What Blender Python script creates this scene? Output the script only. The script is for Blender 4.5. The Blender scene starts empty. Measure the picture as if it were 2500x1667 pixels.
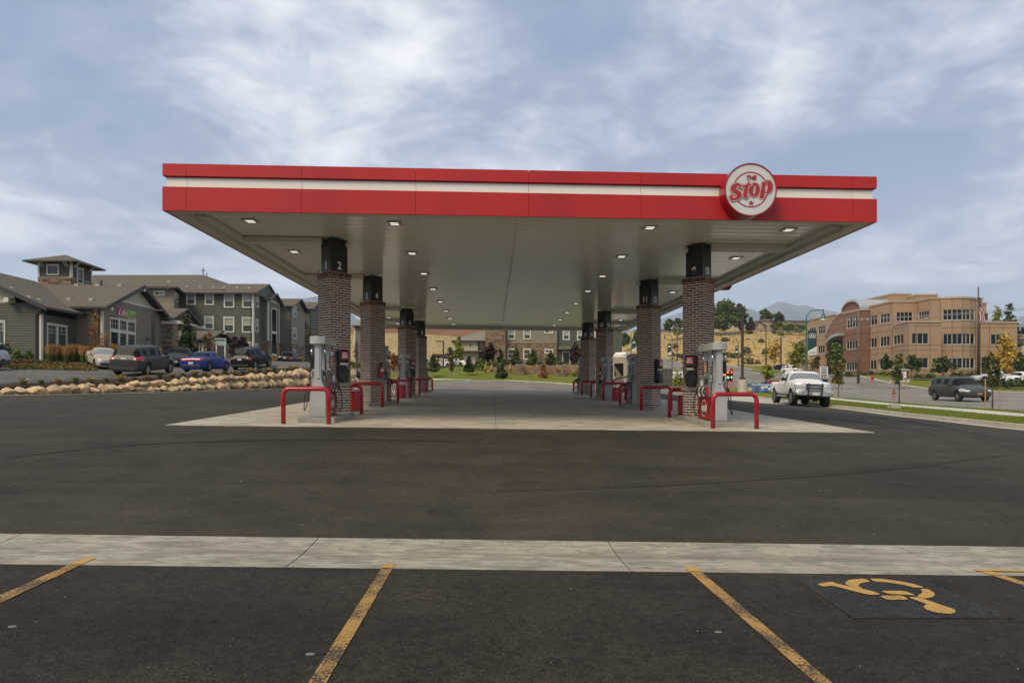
import bpy, bmesh, math, random
import numpy as np
from mathutils import Vector, Matrix
from mathutils.bvhtree import BVHTree
rnd = random.Random(7)
C = bpy.context.scene.collection
PI = math.pi
# ------------------------------------------------------------------ camera, sky, sun, exposure
CZ = 1.5                       # eye height used as the datum
FOC = 1600.0                   # focal length in photo pixels (photo is 2500 wide)
TH = math.atan(49/1600)
cam_d = bpy.data.cameras.new('camera'); cam = bpy.data.objects.new('camera', cam_d); C.objects.link(cam)
cam.location = (0, 0, CZ); cam.rotation_euler = (PI/2, 0, -TH)
cam_d.sensor_width = 36; cam_d.lens = 36*FOC/2500
cam_d.shift_y = (950-833.5)/2500; cam_d.shift_x = 0
cam_d.clip_start = .05; cam_d.clip_end = 30000
bpy.context.scene.camera = cam
vs = bpy.context.scene.view_settings
bpy.context.scene.display_settings.display_device = 'sRGB'
vs.view_transform = 'Standard'; vs.look = 'None'; vs.gamma = 1; vs.exposure = 0.95; vs.use_curve_mapping = False
SUN_EL, SUN_AZ = math.radians(48), math.radians(-115)
world = bpy.data.worlds.new('World'); bpy.context.scene.world = world; world.use_nodes = True
def build_sky():
    nt = world.node_tree; N = nt.nodes; L = nt.links; N.clear()
    out = N.new('ShaderNodeOutputWorld')
    sky = N.new('ShaderNodeTexSky'); sky.sky_type = 'NISHITA'; sky.sun_disc = False
    sky.sun_elevation = SUN_EL; sky.sun_rotation = SUN_AZ; sky.air_density = 1.2; sky.dust_density = 2
    b1 = N.new('ShaderNodeBackground'); b1.inputs[1].default_value = 0.075; L.new(sky.outputs[0], b1.inputs[0])
    tc = N.new('ShaderNodeTexCoord'); sep = N.new('ShaderNodeSeparateXYZ'); L.new(tc.outputs['Generated'], sep.inputs[0])
    def mth(op, a, b=None, c=None):
        n = N.new('ShaderNodeMath'); n.operation = op
        for i, v in enumerate((a, b, c)):
            if v is None: continue
            if isinstance(v, (int, float)): n.inputs[i].default_value = v
            else: L.new(v, n.inputs[i])
        return n.outputs[0]
    z = mth('MAXIMUM', sep.outputs[2], 0.0); zz = mth('ADD', z, 0.16)
    u = mth('DIVIDE', sep.outputs[0], zz); v = mth('DIVIDE', sep.outputs[1], zz)
    cmb = N.new('ShaderNodeCombineXYZ'); L.new(u, cmb.inputs[0]); L.new(v, cmb.inputs[1])
    def noise(scale, det, dist, off, sx=1.0, sy=1.0, rough=.55, rot=0):
        mp = N.new('ShaderNodeMapping'); mp.inputs['Location'].default_value = off; mp.inputs['Scale'].default_value = (sx, sy, 1)
        mp.inputs['Rotation'].default_value = (0, 0, rot)
        L.new(cmb.outputs[0], mp.inputs[0])
        n = N.new('ShaderNodeTexNoise'); n.inputs['Scale'].default_value = scale; n.inputs['Detail'].default_value = det
        n.inputs['Distortion'].default_value = dist; n.inputs['Roughness'].default_value = rough
        L.new(mp.outputs[0], n.inputs[0]); return n.outputs[0]
    n1 = noise(0.62, 3, .25, (3.1, 1.7, 0), .8, 1.1)
    n2 = noise(1.35, 12, .55, (7.3, -2.2, 0), 1.05, 1.1, .62, .35)
    n3 = noise(4.8, 10, .5, (1.3, 4.2, 0), 1.0, 1.1, .66, -.3)
    s = mth('ADD', mth('MULTIPLY', n1, .44), mth('ADD', mth('MULTIPLY', n2, .56), mth('MULTIPLY', n3, .26))); s = mth('SUBTRACT', s, .155)
    def blob(px, py, rad, amt):   # a brighter thin spot of the cloud deck seen in the photograph, in direction space
        a = (px-1250)/FOC; d = Vector((a*math.cos(TH)+math.sin(TH), -a*math.sin(TH)+math.cos(TH), (950-py)/FOC)).normalized()
        vd = N.new('ShaderNodeVectorMath'); vd.operation = 'DISTANCE'; L.new(tc.outputs['Generated'], vd.inputs[0]); vd.inputs[1].default_value = d
        mr = N.new('ShaderNodeMapRange'); mr.interpolation_type = 'SMOOTHSTEP'
        mr.inputs[1].default_value = 0; mr.inputs[2].default_value = rad; mr.inputs[3].default_value = amt; mr.inputs[4].default_value = 0
        L.new(vd.outputs['Value'], mr.inputs[0]); return mr.outputs[0]
    for px, py, r_, a_ in ((1150, 300, .32, .085), (520, 240, .26, .055), (60, 40, .32, -.08), (1300, 60, .2, -.03), (1930, 215, .085, .085), (1800, 130, .3, .03), (60, 470, .25, .05), (2420, 470, .22, .035),
                           (1500, 330, .16, .03), (1050, 20, .3, -.055), (2350, 60, .36, -.07), (150, 90, .25, -.03), (1500, 90, .2, -.04), (500, 600, .22, -.02), (2300, 300, .15, -.03), (2000, 330, .12, -.03), (330, 420, .16, -.06), (150, 600, .12, -.03), (2100, 420, .16, -.05), (2250, 250, .14, .03)):
        s = mth('ADD', s, blob(px, py, r_, a_))
    cr = N.new('ShaderNodeValToRGB'); L.new(s, cr.inputs[0]); e = cr.color_ramp.elements
    e[0].position = .37; e[0].color = (.235, .295, .43, 1); e[1].position = .665; e[1].color = (1.0, 1.0, .98, 1)
    m = e.new(.445); m.color = (.300, .358, .475, 1); m = e.new(.505); m.color = (.455, .50, .59, 1); m = e.new(.57); m.color = (.70, .72, .76, 1)
    # cloud deck turns paler and flatter towards the horizon, all the way round
    hz = N.new('ShaderNodeMapRange'); hz.inputs[1].default_value = 0.0; hz.inputs[2].default_value = .30; hz.inputs[3].default_value = .55; hz.inputs[4].default_value = 0
    L.new(z, hz.inputs[0])
    mx = N.new('ShaderNodeMix'); mx.data_type = 'RGBA'; L.new(hz.outputs[0], mx.inputs[0]); L.new(cr.outputs[0], mx.inputs[6]); mx.inputs[7].default_value = (.53, .57, .66, 1)
    b2 = N.new('ShaderNodeBackground'); b2.inputs[1].default_value = 0.70; L.new(mx.outputs[2], b2.inputs[0])
    ms = N.new('ShaderNodeMixShader'); ms.inputs[0].default_value = .86
    L.new(b1.outputs[0], ms.inputs[1]); L.new(b2.outputs[0], ms.inputs[2]); L.new(ms.outputs[0], out.inputs[0])
build_sky()
bpy.context.scene.cycles.volume_bounces = 2; bpy.context.scene.cycles.volume_max_steps = 64
sun_d = bpy.data.lights.new('sun', 'SUN'); sun = bpy.data.objects.new('sun', sun_d); C.objects.link(sun)
sun_d.energy = 1.5; sun_d.angle = math.radians(26); sun_d.color = (1, .84, .60)
sun.rotation_euler = (PI/2-SUN_EL, 0, math.radians(-40)); sun.location = (0, 0, 60)

# ------------------------------------------------------------------ picture geometry -> places
def ray(px):
    a = (px-1250)/FOC
    return a*math.cos(TH)+math.sin(TH), -a*math.sin(TH)+math.cos(TH)
def XY(px, Y):
    dx, dy = ray(px); return Y*dx/dy, Y
def W(px, py, Y):
    dx, dy = ray(px); d = Y/dy
    return Vector((Y*dx/dy, Y, (950-py)/FOC*d+CZ))
def HZ(py, px, Y):
    return W(px, py, Y).z
# ------------------------------------------------------------------ materials
MATS = {}
def mat(name, col, rough=.6, metal=0., var=.0, vscale=3., bump=0., bscale=40., island=0., spec=.5, coat=0., emit=None, estr=0., col2=None, det=4, trans=0., sheen=0, stretch=None):
    if name in MATS: return MATS[name]
    m = bpy.data.materials.new(name); m.use_nodes = True; MATS[name] = m
    nt = m.node_tree; N = nt.nodes; L = nt.links; b = N['Principled BSDF']
    b.inputs['Roughness'].default_value = rough; b.inputs['Metallic'].default_value = metal
    b.inputs['Specular IOR Level'].default_value = spec; b.inputs['Coat Weight'].default_value = coat; b.inputs['Coat Roughness'].default_value = .06
    b.inputs['Base Color'].default_value = (*col, 1)
    if emit: b.inputs['Emission Color'].default_value = (*emit, 1); b.inputs['Emission Strength'].default_value = estr
    if trans: b.inputs['Transmission Weight'].default_value = trans
    tc = N.new('ShaderNodeTexCoord'); mp = N.new('ShaderNodeMapping'); L.new(tc.outputs['Object'], mp.inputs[0])
    if stretch: mp.inputs['Scale'].default_value = stretch
    cur = None
    if var or col2:
        n = N.new('ShaderNodeTexNoise'); n.inputs['Scale'].default_value = vscale; n.inputs['Detail'].default_value = det; L.new(mp.outputs[0], n.inputs[0])
        mr = N.new('ShaderNodeMapRange'); mr.inputs[1].default_value = .3; mr.inputs[2].default_value = .7; L.new(n.outputs[0], mr.inputs[0])
        mx = N.new('ShaderNodeMix'); mx.data_type = 'RGBA'; L.new(mr.outputs[0], mx.inputs[0])
        if col2: mx.inputs[6].default_value = (*col, 1); mx.inputs[7].default_value = (*col2, 1)
        else: mx.inputs[6].default_value = (*[c*(1-var) for c in col], 1); mx.inputs[7].default_value = (*[min(1, c*(1+var)) for c in col], 1)
        cur = mx.outputs[2]
    if island:
        g = N.new('ShaderNodeNewGeometry'); oi = N.new('ShaderNodeObjectInfo')
        ad = N.new('ShaderNodeMath'); ad.operation = 'ADD'; L.new(g.outputs['Random Per Island'], ad.inputs[0]); L.new(oi.outputs['Random'], ad.inputs[1])
        fr = N.new('ShaderNodeMath'); fr.operation = 'FRACT'; L.new(ad.outputs[0], fr.inputs[0])
        hs = N.new('ShaderNodeHueSaturation')
        if cur: L.new(cur, hs.inputs['Color'])
        else: hs.inputs['Color'].default_value = (*col, 1)
        v = N.new('ShaderNodeMapRange'); v.inputs[3].default_value = 1-island; v.inputs[4].default_value = 1+island; L.new(fr.outputs[0], v.inputs[0]); L.new(v.outputs[0], hs.inputs['Value'])
        wn = N.new('ShaderNodeTexWhiteNoise'); wn.noise_dimensions = '1D'; L.new(fr.outputs[0], wn.inputs['W'])
        h = N.new('ShaderNodeMapRange'); h.inputs[3].default_value = .5-island*.05; h.inputs[4].default_value = .5+island*.05; L.new(wn.outputs[0], h.inputs[0]); L.new(h.outputs[0], hs.inputs['Hue'])
        cur = hs.outputs[0]
    if cur: L.new(cur, b.inputs['Base Color'])
    if bump:
        n = N.new('ShaderNodeTexNoise'); n.inputs['Scale'].default_value = bscale; n.inputs['Detail'].default_value = 5; L.new(mp.outputs[0], n.inputs[0])
        bp = N.new('ShaderNodeBump'); bp.inputs['Strength'].default_value = bump; bp.inputs['Distance'].default_value = .02; L.new(n.outputs[0], bp.inputs['Height']); L.new(bp.outputs[0], b.inputs['Normal'])
    return m
# ------------------------------------------------------------------ mesh builder
class MB:
    def __init__(s): s.v = []; s.f = []; s.m = []; s.mi = 0
    def quad(s, *p):
        n = len(s.v); s.v += [tuple(q) for q in p]; s.f.append(tuple(range(n, n+len(p)))); s.m.append(s.mi)
    def box(s, x0, x1, y0, y1, z0, z1, T=None):
        pts = [(x, y, z) for z in (z0, z1) for y in (y0, y1) for x in (x0, x1)]
        if T: pts = [T(*p) for p in pts]
        n = len(s.v); s.v += [tuple(p) for p in pts]
        for f in ((0, 2, 3, 1), (4, 5, 7, 6), (0, 1, 5, 4), (2, 6, 7, 3), (0, 4, 6, 2), (1, 3, 7, 5)):
            s.f.append(tuple(n+i for i in f)); s.m.append(s.mi)
    def hexa(s, pts):            # 4 bottom (ccw), 4 top
        n = len(s.v); s.v += [tuple(p) for p in pts]
        for f in ((3, 2, 1, 0), (4, 5, 6, 7), (0, 1, 5, 4), (1, 2, 6, 5), (2, 3, 7, 6), (3, 0, 4, 7)):
            s.f.append(tuple(n+i for i in f)); s.m.append(s.mi)
    def prism(s, poly, z0, z1, T=None):   # poly ccw
        k = len(poly); n = len(s.v)
        P = [(x, y, z0) for x, y in poly]+[(x, y, z1) for x, y in poly]
        if T: P = [T(*p) for p in P]
        s.v += [tuple(p) for p in P]
        s.f.append(tuple(n+i for i in range(k-1, -1, -1))); s.m.append(s.mi); s.f.append(tuple(n+k+i for i in range(k))); s.m.append(s.mi)
        for i in range(k):
            j = (i+1) % k; s.f.append((n+i, n+j, n+k+j, n+k+i)); s.m.append(s.mi)
    def tube(s, path, r, seg=8, cap=True):
        path = [Vector(p) for p in path]; k = len(path); n = len(s.v); up = Vector((0, 0, 1)); prev = None
        for i, p in enumerate(path):
            t = (path[min(i+1, k-1)]-path[max(i-1, 0)]).normalized()
            if prev is None:
                a = t.cross(up) if abs(t.z) < .95 else t.cross(Vector((1, 0, 0)))
                a.normalize()
            else:
                a = (prev-t*prev.dot(t)).normalized()
            prev = a; b = t.cross(a); rr = r[i] if isinstance(r, (list, tuple)) else r
            for q in range(seg):
                an = 2*PI*q/seg; s.v.append(tuple(p+(a*math.cos(an)+b*math.sin(an))*rr))
        for i in range(k-1):
            for q in range(seg):
                q2 = (q+1) % seg; s.f.append((n+i*seg+q, n+i*seg+q2, n+(i+1)*seg+q2, n+(i+1)*seg+q)); s.m.append(s.mi)
        if cap:
            s.f.append(tuple(n+q for q in range(seg-1, -1, -1))); s.m.append(s.mi); s.f.append(tuple(n+(k-1)*seg+q for q in range(seg))); s.m.append(s.mi)
    def lathe(s, prof, seg=20, T=None):    # prof (r,z)
        n = len(s.v); k = len(prof)
        for r, z in prof:
            for q in range(seg):
                an = 2*PI*q/seg; p = (r*math.cos(an), r*math.sin(an), z); s.v.append(tuple(T(*p)) if T else p)
        for i in range(k-1):
            for q in range(seg):
                q2 = (q+1) % seg; s.f.append((n+i*seg+q, n+i*seg+q2, n+(i+1)*seg+q2, n+(i+1)*seg+q)); s.m.append(s.mi)
        s.f.append(tuple(n+q for q in range(seg-1, -1, -1))); s.m.append(s.mi); s.f.append(tuple(n+(k-1)*seg+q for q in range(seg))); s.m.append(s.mi)
    def build(s, name, mats, parent=None, smooth=False, bevel=0., world=False):
        me = bpy.data.meshes.new(name); org = Vector((0, 0, 0))
        V = s.v
        if parent is not None and world:
            org = PO.get(parent.name, Vector((0, 0, 0))); V = [(x-org.x, y-org.y, z-org.z) for x, y, z in V]
        me.from_pydata(V, [], s.f)
        if not isinstance(mats, (list, tuple)): mats = [mats]
        for m in mats: me.materials.append(m)
        if len(mats) > 1: me.polygons.foreach_set('material_index', s.m)
        if smooth: me.polygons.foreach_set('use_smooth', [True]*len(me.polygons))
        me.update(); o = bpy.data.objects.new(name, me); C.objects.link(o)
        if parent is not None: o.parent = parent
        if bevel:
            bv = o.modifiers.new('bevel', 'BEVEL'); bv.width = bevel; bv.segments = 2; bv.limit_method = 'ANGLE'
        return o
PO = {}      # world base of things whose parts are written in world coordinates
def tag(o, label=None, cat=None, group=None, kind=None):
    if label: o['label'] = label
    if cat: o['category'] = cat
    if group: o['group'] = group
    if kind: o['kind'] = kind
    return o
def empty(name, loc, rz=0., label=None, cat=None, group=None):
    o = bpy.data.objects.new(name, None); C.objects.link(o); o.location = loc; o.rotation_euler = (0, 0, rz); o.empty_display_size = .2
    PO[o.name] = Vector(loc); return tag(o, label, cat, group)
KIDS = {}
def kids(o): return [c for c in bpy.data.objects if c.parent == o]
def copy_tree(o, label=None, cmap=None):
    if cmap is None:
        cmap = {}
        for c in bpy.data.objects:
            if c.parent: cmap.setdefault(c.parent.name, []).append(c)
    def rec(s, par):
        c = s.copy(); C.objects.link(c)
        if par is not None: c.parent = par
        for ch in cmap.get(s.name, []): rec(ch, c)
        return c
    r = rec(o, None)
    if label: r['label'] = label
    return r
def struct(o): o['kind'] = 'structure'; return o
def text_mesh(name, body, size, m, parent, T, extrude=.004, shear=0, bold=0., xs=1., align='CENTER', space=1.):
    cu = bpy.data.curves.new(name, 'FONT'); cu.body = body; cu.size = size; cu.extrude = extrude; cu.shear = shear; cu.offset = bold; cu.align_x = align; cu.align_y = 'CENTER'; cu.space_character = space; cu.space_line = .85
    t = bpy.data.objects.new(name, cu); C.objects.link(t); dg = bpy.context.evaluated_depsgraph_get()
    me = bpy.data.meshes.new_from_object(t.evaluated_get(dg)); bpy.data.objects.remove(t); bpy.data.curves.remove(cu)
    me.transform(Matrix.Scale(xs, 4, (1, 0, 0))); me.transform(T)      # text lies in x-y, T puts it in place
    me.materials.clear(); me.materials.append(m); me.name = name
    o = bpy.data.objects.new(name, me); C.objects.link(o); o.parent = parent; return o
def facing(loc, n):   # matrix: text x along the wall to the viewer's right, y up, normal n (horizontal)
    n = Vector((n[0], n[1], 0)).normalized(); up = Vector((0, 0, 1)); r = up.cross(n)
    M = Matrix((( r.x, up.x, n.x, loc[0]), (r.y, up.y, n.y, loc[1]), (r.z, up.z, n.z, loc[2]), (0, 0, 0, 1))); return M
def marching(sd, xs, ys, thr):
    """filled mesh of the region sd<thr: (verts2d, faces)"""
    verts = []; faces = []; idx = {}
    def add(p):
        k = (round(p[0], 6), round(p[1], 6))
        if k not in idx: idx[k] = len(verts); verts.append(k)
        return idx[k]
    a = sd-thr; ny, nx = a.shape
    for j in range(ny-1):
        for i in range(nx-1):
            c = ((i, j), (i+1, j), (i+1, j+1), (i, j+1)); vals = [a[q[1], q[0]] for q in c]
            if min(vals) >= 0: continue
            poly = []
            for k in range(4):
                p, q = c[k], c[(k+1) % 4]; vp, vq = vals[k], vals[(k+1) % 4]
                if vp < 0: poly.append((xs[p[0]], ys[p[1]]))
                if (vp < 0) != (vq < 0):
                    t = vp/(vp-vq); poly.append((xs[p[0]]+(xs[q[0]]-xs[p[0]])*t, ys[p[1]]+(ys[q[1]]-ys[p[1]])*t))
            ii = []
            for p in poly:
                k = add(p)
                if not ii or (ii[-1] != k and ii[0] != k): ii.append(k)
            if len(ii) > 2: faces.append(tuple(ii))
    return verts, faces
# ------------------------------------------------------------------ heights of the ground
def plane(x, y): return CZ-.926-.0125*x+.026*(y-15.35)
def near_h(x, y):
    if y <= 5.80: return CZ-1.596+.0256*(5.80-y)-.02*x
    if y <= 6.85: return CZ-1.596+.021*(y-5.80)/1.05-.02*x-.022*math.sin(PI*(y-5.80)/1.05)
    g = CZ-1.575-.02*x; t = (y-6.85)/8.5; p = plane(x, 15.35)
    return g+(p-g)*(t*.9+.1*t*t*(3-2*t))
class TPS:
    def __init__(s, P):
        P = np.array(P, float); s.X = P[:, :2]/50; n = len(P)
        K = s.k(np.linalg.norm(s.X[:, None]-s.X[None], axis=2))+np.eye(n)*2e-3
        A = np.zeros((n+3, n+3)); A[:n, :n] = K; A[:n, n] = 1; A[:n, n+1:] = s.X; A[n, :n] = 1; A[n+1:, :n] = s.X.T
        s.w = np.linalg.solve(A, np.concatenate([P[:, 2], np.zeros(3)]))
    @staticmethod
    def k(r): return np.where(r > 1e-9, r*r*np.log(np.maximum(r, 1e-9)), 0)
    def __call__(s, x, y):
        p = np.array([x, y])/50; r = np.linalg.norm(s.X-p, axis=1); n = len(s.X)
        return float(s.k(r) @ s.w[:n]+s.w[n]+s.w[n+1]*p[0]+s.w[n+2]*p[1])
def cp(px, py, Y): p = W(px, py, Y); return (p.x, p.y, p.z)
# edges of the street on the right (near and far kerb), the lot kerb, the lawns
ROAD_N = [(19.0, 4, .32), (21.4, 18, .36), (23.6, 29, .44), (29.9, 57.5, .79), cp(1795, 946, 96), cp(1705, 925, 126), cp(1640, 906, 150), cp(1560, 884, 184), cp(1480, 872, 215)]
ROAD_F = [(40, 4, .22), (42, 18, .30), (44.5, 32, .62), cp(2500, 959, 63.7), cp(2192, 938, 94), cp(2010, 926, 124), cp(1914, 915, 141), cp(1790, 894, 160), cp(1669, 883, 186), cp(1590, 872, 212), cp(1500, 862, 240)]
KERB_A = [(11.2, 0, .36), (13.2, 10, .33), (14.8, 18.2, .35), (16.6, 26.8, .42), (18.5, 35.5, .50), (21, 47, .64), (23.4, 58.5, .84), (23.6, 63, .95)]
LAWN = [cp(845, 937, 61), cp(1045, 935, 69), cp(1140, 932, 74), cp(1235, 929.6, 77), cp(1330, 934, 73), cp(1424, 941, 68), cp(1500, 946, 64), cp(1620, 948, 64)]
WALL = [(-23.5, 26.0), (-21.8, 29.7), (-18.6, 36.6), (-15.6, 43.5), (-13.6, 49), (-12.4, 55), (-12.6, 61)]
UPC = [cp(-60, 943, 30), cp(0, 940, 31.5), cp(200, 928.5, 35.5), cp(420, 918, 40), cp(600, 906, 46), cp(761, 896, 54), cp(840, 888, 62)]
low_pts = []
for x in (-16, -9, -3, 3, 9):
    for y in (12, 16, 24, 32, 40, 46): low_pts.append((x, y, plane(x, y)))
low_pts += ROAD_N+ROAD_F+KERB_A+LAWN
low_pts += [(WALL[i][0], WALL[i][1], z) for i, z in ((0, CZ-.30), (1, HZ(965, 27, 29.7)), (2, HZ(958, 340, 36.6)), (4, HZ(948, 730, 49)), (6, HZ(936, 865, 61)))]
low_pts += [(12, 15, .45), (12, 30, .72), (12, 45, .98), (16, 60, .9), cp(1250, 910, 90), cp(1050, 905, 88), cp(1424, 916, 88), cp(1250, 889, 99), cp(1050, 895, 105), cp(1400, 890, 99), cp(1500, 905, 110), cp(1600, 895, 135),
            cp(2040, 912, 118), cp(2200, 914, 112), cp(2350, 916, 106), cp(2480, 930, 100), cp(2700, 935, 95), (120, 20, .5), (180, 160, 9), cp(1900, 890, 165), cp(1980, 885, 180), cp(1960, 816, 250), cp(1880, 803, 255), cp(1817, 802, 255), cp(1748, 806, 255), cp(1660, 815, 255), cp(1560, 826, 258), cp(1800, 850, 205), cp(1900, 850, 205), cp(1700, 850, 212), cp(1620, 850, 226),
            cp(1100, 868, 160), cp(1000, 868, 160), cp(1100, 830, 220), cp(1000, 825, 220), cp(1200, 800, 300), cp(1000, 790, 300), cp(860, 800, 300), cp(800, 860, 170),
            (-20, 120, 5.2), (-10, 80, 2.5), (-12, 100, 4.2), (200, 300, 22), (100, 330, 26), (0, 380, 30), (-120, 300, 20), (-80, 160, 7), (-20, -20, 2.2), (40, -20, .4)]
T_low = TPS(low_pts)
def sstep(a, b, x):
    t = min(1, max(0, (x-a)/(b-a))); return t*t*(3-2*t)
def lowZ(x, y):
    if y < 15.35:
        a = near_h(x, max(y, -8))
        w = sstep(10, 15, x)
        return a*(1-w)+T_low(x, y)*w if w else a
    dx = max(-9.5-x, 0, x-10.3); dy = max(0, y-46); d = math.hypot(dx, dy)
    w = sstep(0, 6, d)
    if x < -9.5 and y < 22: w *= sstep(15.35, 22, y)
    return plane(x, y)*(1-w)+(T_low(x, y)*w if w else 0)
up_pts = list(UPC)+[(WALL[i][0]-.5, WALL[i][1]+.3, z) for i, z in ((0, CZ-.1), (1, HZ(956, 27, 29.7)+.05), (2, HZ(940, 340, 36.6)), (3, HZ(922, 600, 43.5)), (4, HZ(909, 740, 49)), (5, HZ(912, 830, 55)), (6, HZ(922, 865, 61)))]
up_pts += [cp(346, 919, 38.9), cp(500, 909, 47), cp(614, 905, 54), cp(704, 895, 80), cp(5, 908, 39.6), cp(245, 902, 47.6), cp(434, 898, 56), cp(100, 900, 44), (-50, 38, 2.1),
           cp(0, 893, 47), cp(90, 878, 50), cp(150, 872, 53), cp(250, 872, 54), cp(390, 868, 63), (-60, 52, 4.4), (-36, 75, 5.0), (-31, 78, 4.9), (-36, 84, 5.0), (-31, 98, 5.4), (-31, 118, 6.2), (-60, 120, 7), (-22, 100, 5.0), (-14, 90, 3.6), (-26, 140, 7), (-13, 70, 2.6)]
T_up = TPS(up_pts)
def upZ(x, y): return T_up(x, y)
def wall_x(y):
    for (x0, y0), (x1, y1) in zip(WALL, WALL[1:]):
        if y0 <= y <= y1: return x0+(x1-x0)*(y-y0)/(y1-y0)
    return WALL[0][0]+(y-WALL[0][1])*.45 if y < WALL[0][1] else WALL[-1][0]
def groundZ(x, y):
    if y < 14: return lowZ(x, y)
    wx = wall_x(y)
    if y <= 61: return upZ(x, y) if x < wx-.15 else lowZ(x, y)
    w = sstep(wx-5-(y-61)*.3, wx+3+(y-61)*.05, x)
    if y > 110:
        w = max(w, sstep(110, 170, y))
    return upZ(x, y)*(1-w)+lowZ(x, y)*w if w > 0 else upZ(x, y)
def Gp(px, py):                      # where the sight line through a pixel meets the ground near the lot
    dx, dy = ray(px); lo, hi = .5, 60.
    f = lambda Y: W(px, py, Y).z-lowZ(Y*dx/dy, Y)
    for _ in range(50):
        m = (lo+hi)/2
        if f(m) > 0: lo = m
        else: hi = m
    Y = (lo+hi)/2; return Vector((Y*dx/dy, Y, 0))
# ------------------------------------------------------------------ ground materials
def asphalt(name, base, warm, speck=.6, rough=.82, joint=0):
    m = bpy.data.materials.new(name); m.use_nodes = True; nt = m.node_tree; N = nt.nodes; L = nt.links; b = N['Principled BSDF']
    b.inputs['Roughness'].default_value = rough; b.inputs['Specular IOR Level'].default_value = .22
    tc = N.new('ShaderNodeTexCoord')
    def noise(sc, det=4, dist=0., stretch=None, r=.55):
        v = tc.outputs['Object']
        if stretch:
            mp = N.new('ShaderNodeMapping'); mp.inputs['Scale'].default_value = stretch; L.new(v, mp.inputs[0]); v = mp.outputs[0]
        n = N.new('ShaderNodeTexNoise'); n.inputs['Scale'].default_value = sc; n.inputs['Detail'].default_value = det; n.inputs['Distortion'].default_value = dist; n.inputs['Roughness'].default_value = r; L.new(v, n.inputs[0]); return n.outputs[0]
    def rng(v, a, bb, c, d):
        n = N.new('ShaderNodeMapRange'); n.inputs[1].default_value = a; n.inputs[2].default_value = bb; n.inputs[3].default_value = c; n.inputs[4].default_value = d; L.new(v, n.inputs[0]); return n.outputs[0]
    def mul(a, c):
        n = N.new('ShaderNodeMath'); n.operation = 'MULTIPLY'; L.new(a, n.inputs[0]); L.new(c, n.inputs[1]); return n.outputs[0]
    big = rng(noise(.16, 5, .4), .3, .7, .80, 1.20); mid = rng(noise(1.1, 6, .8), .3, .7, .82, 1.18); streak = rng(noise(.9, 6, .6, (.16, 1.5, 1)), .38, .62, .88, 1.12)
    fine = rng(noise(70, 3), .38, .62, 1-.28*speck, 1+.26*speck)
    coarse = rng(noise(13, 8, 0, None, .75), .36, .64, 1-.22*speck, 1+.20*speck)
    val = mul(mul(mul(big, mid), streak), mul(fine, coarse)); val = mul(val, rng(noise(.85, 3, .6), .60, .68, 1, .80)); val = mul(val, rng(noise(3.1, 2, .2), .67, .71, 1, .72))
    vo = N.new('ShaderNodeTexVoronoi'); vo.inputs['Scale'].default_value = 34; L.new(tc.outputs['Object'], vo.inputs[0])
    st = rng(vo.outputs['Distance'], .05, .12, 1, 0)        # pale stone chips
    wn = N.new('ShaderNodeTexWhiteNoise'); L.new(vo.outputs['Position'], wn.inputs[0]); pick = rng(wn.outputs[0], .93, .95, 0, 1)
    chip = mul(st, pick)
    hs = N.new('ShaderNodeHueSaturation'); L.new(val, hs.inputs['Value'])
    cm = N.new('ShaderNodeMix'); cm.data_type = 'RGBA'; L.new(rng(noise(.35, 4), .35, .65, 0, 1), cm.inputs[0]); cm.inputs[6].default_value = (*base, 1); cm.inputs[7].default_value = (*warm, 1)
    L.new(cm.outputs[2], hs.inputs['Color'])
    mx = N.new('ShaderNodeMix'); mx.data_type = 'RGBA'; L.new(chip, mx.inputs[0]); L.new(hs.outputs[0], mx.inputs[6]); mx.inputs[7].default_value = (.30, .28, .24, 1)
    L.new(mx.outputs[2], b.inputs['Base Color'])
    bp = N.new('ShaderNodeBump'); bp.inputs['Strength'].default_value = .55*speck; bp.inputs['Distance'].default_value = .012; L.new(noise(60, 6), bp.inputs['Height']); L.new(bp.outputs[0], b.inputs['Normal'])
    return m
M_asph = asphalt('asphalt_apron', (.041, .0355, .0235), (.052, .044, .029), 1.0)
M_asph2 = asphalt('asphalt_stalls', (.0275, .0240, .0175), (.042, .034, .0235), 1.8)
M_road = asphalt('asphalt_street', (.20, .185, .155), (.24, .22, .18), .25, .85)
M_upro = asphalt('asphalt_upper', (.11, .10, .085), (.14, .127, .105), .3, .8)
M_rear = asphalt('asphalt_rear', (.17, .155, .125), (.205, .185, .15), .3, .8)
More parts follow.
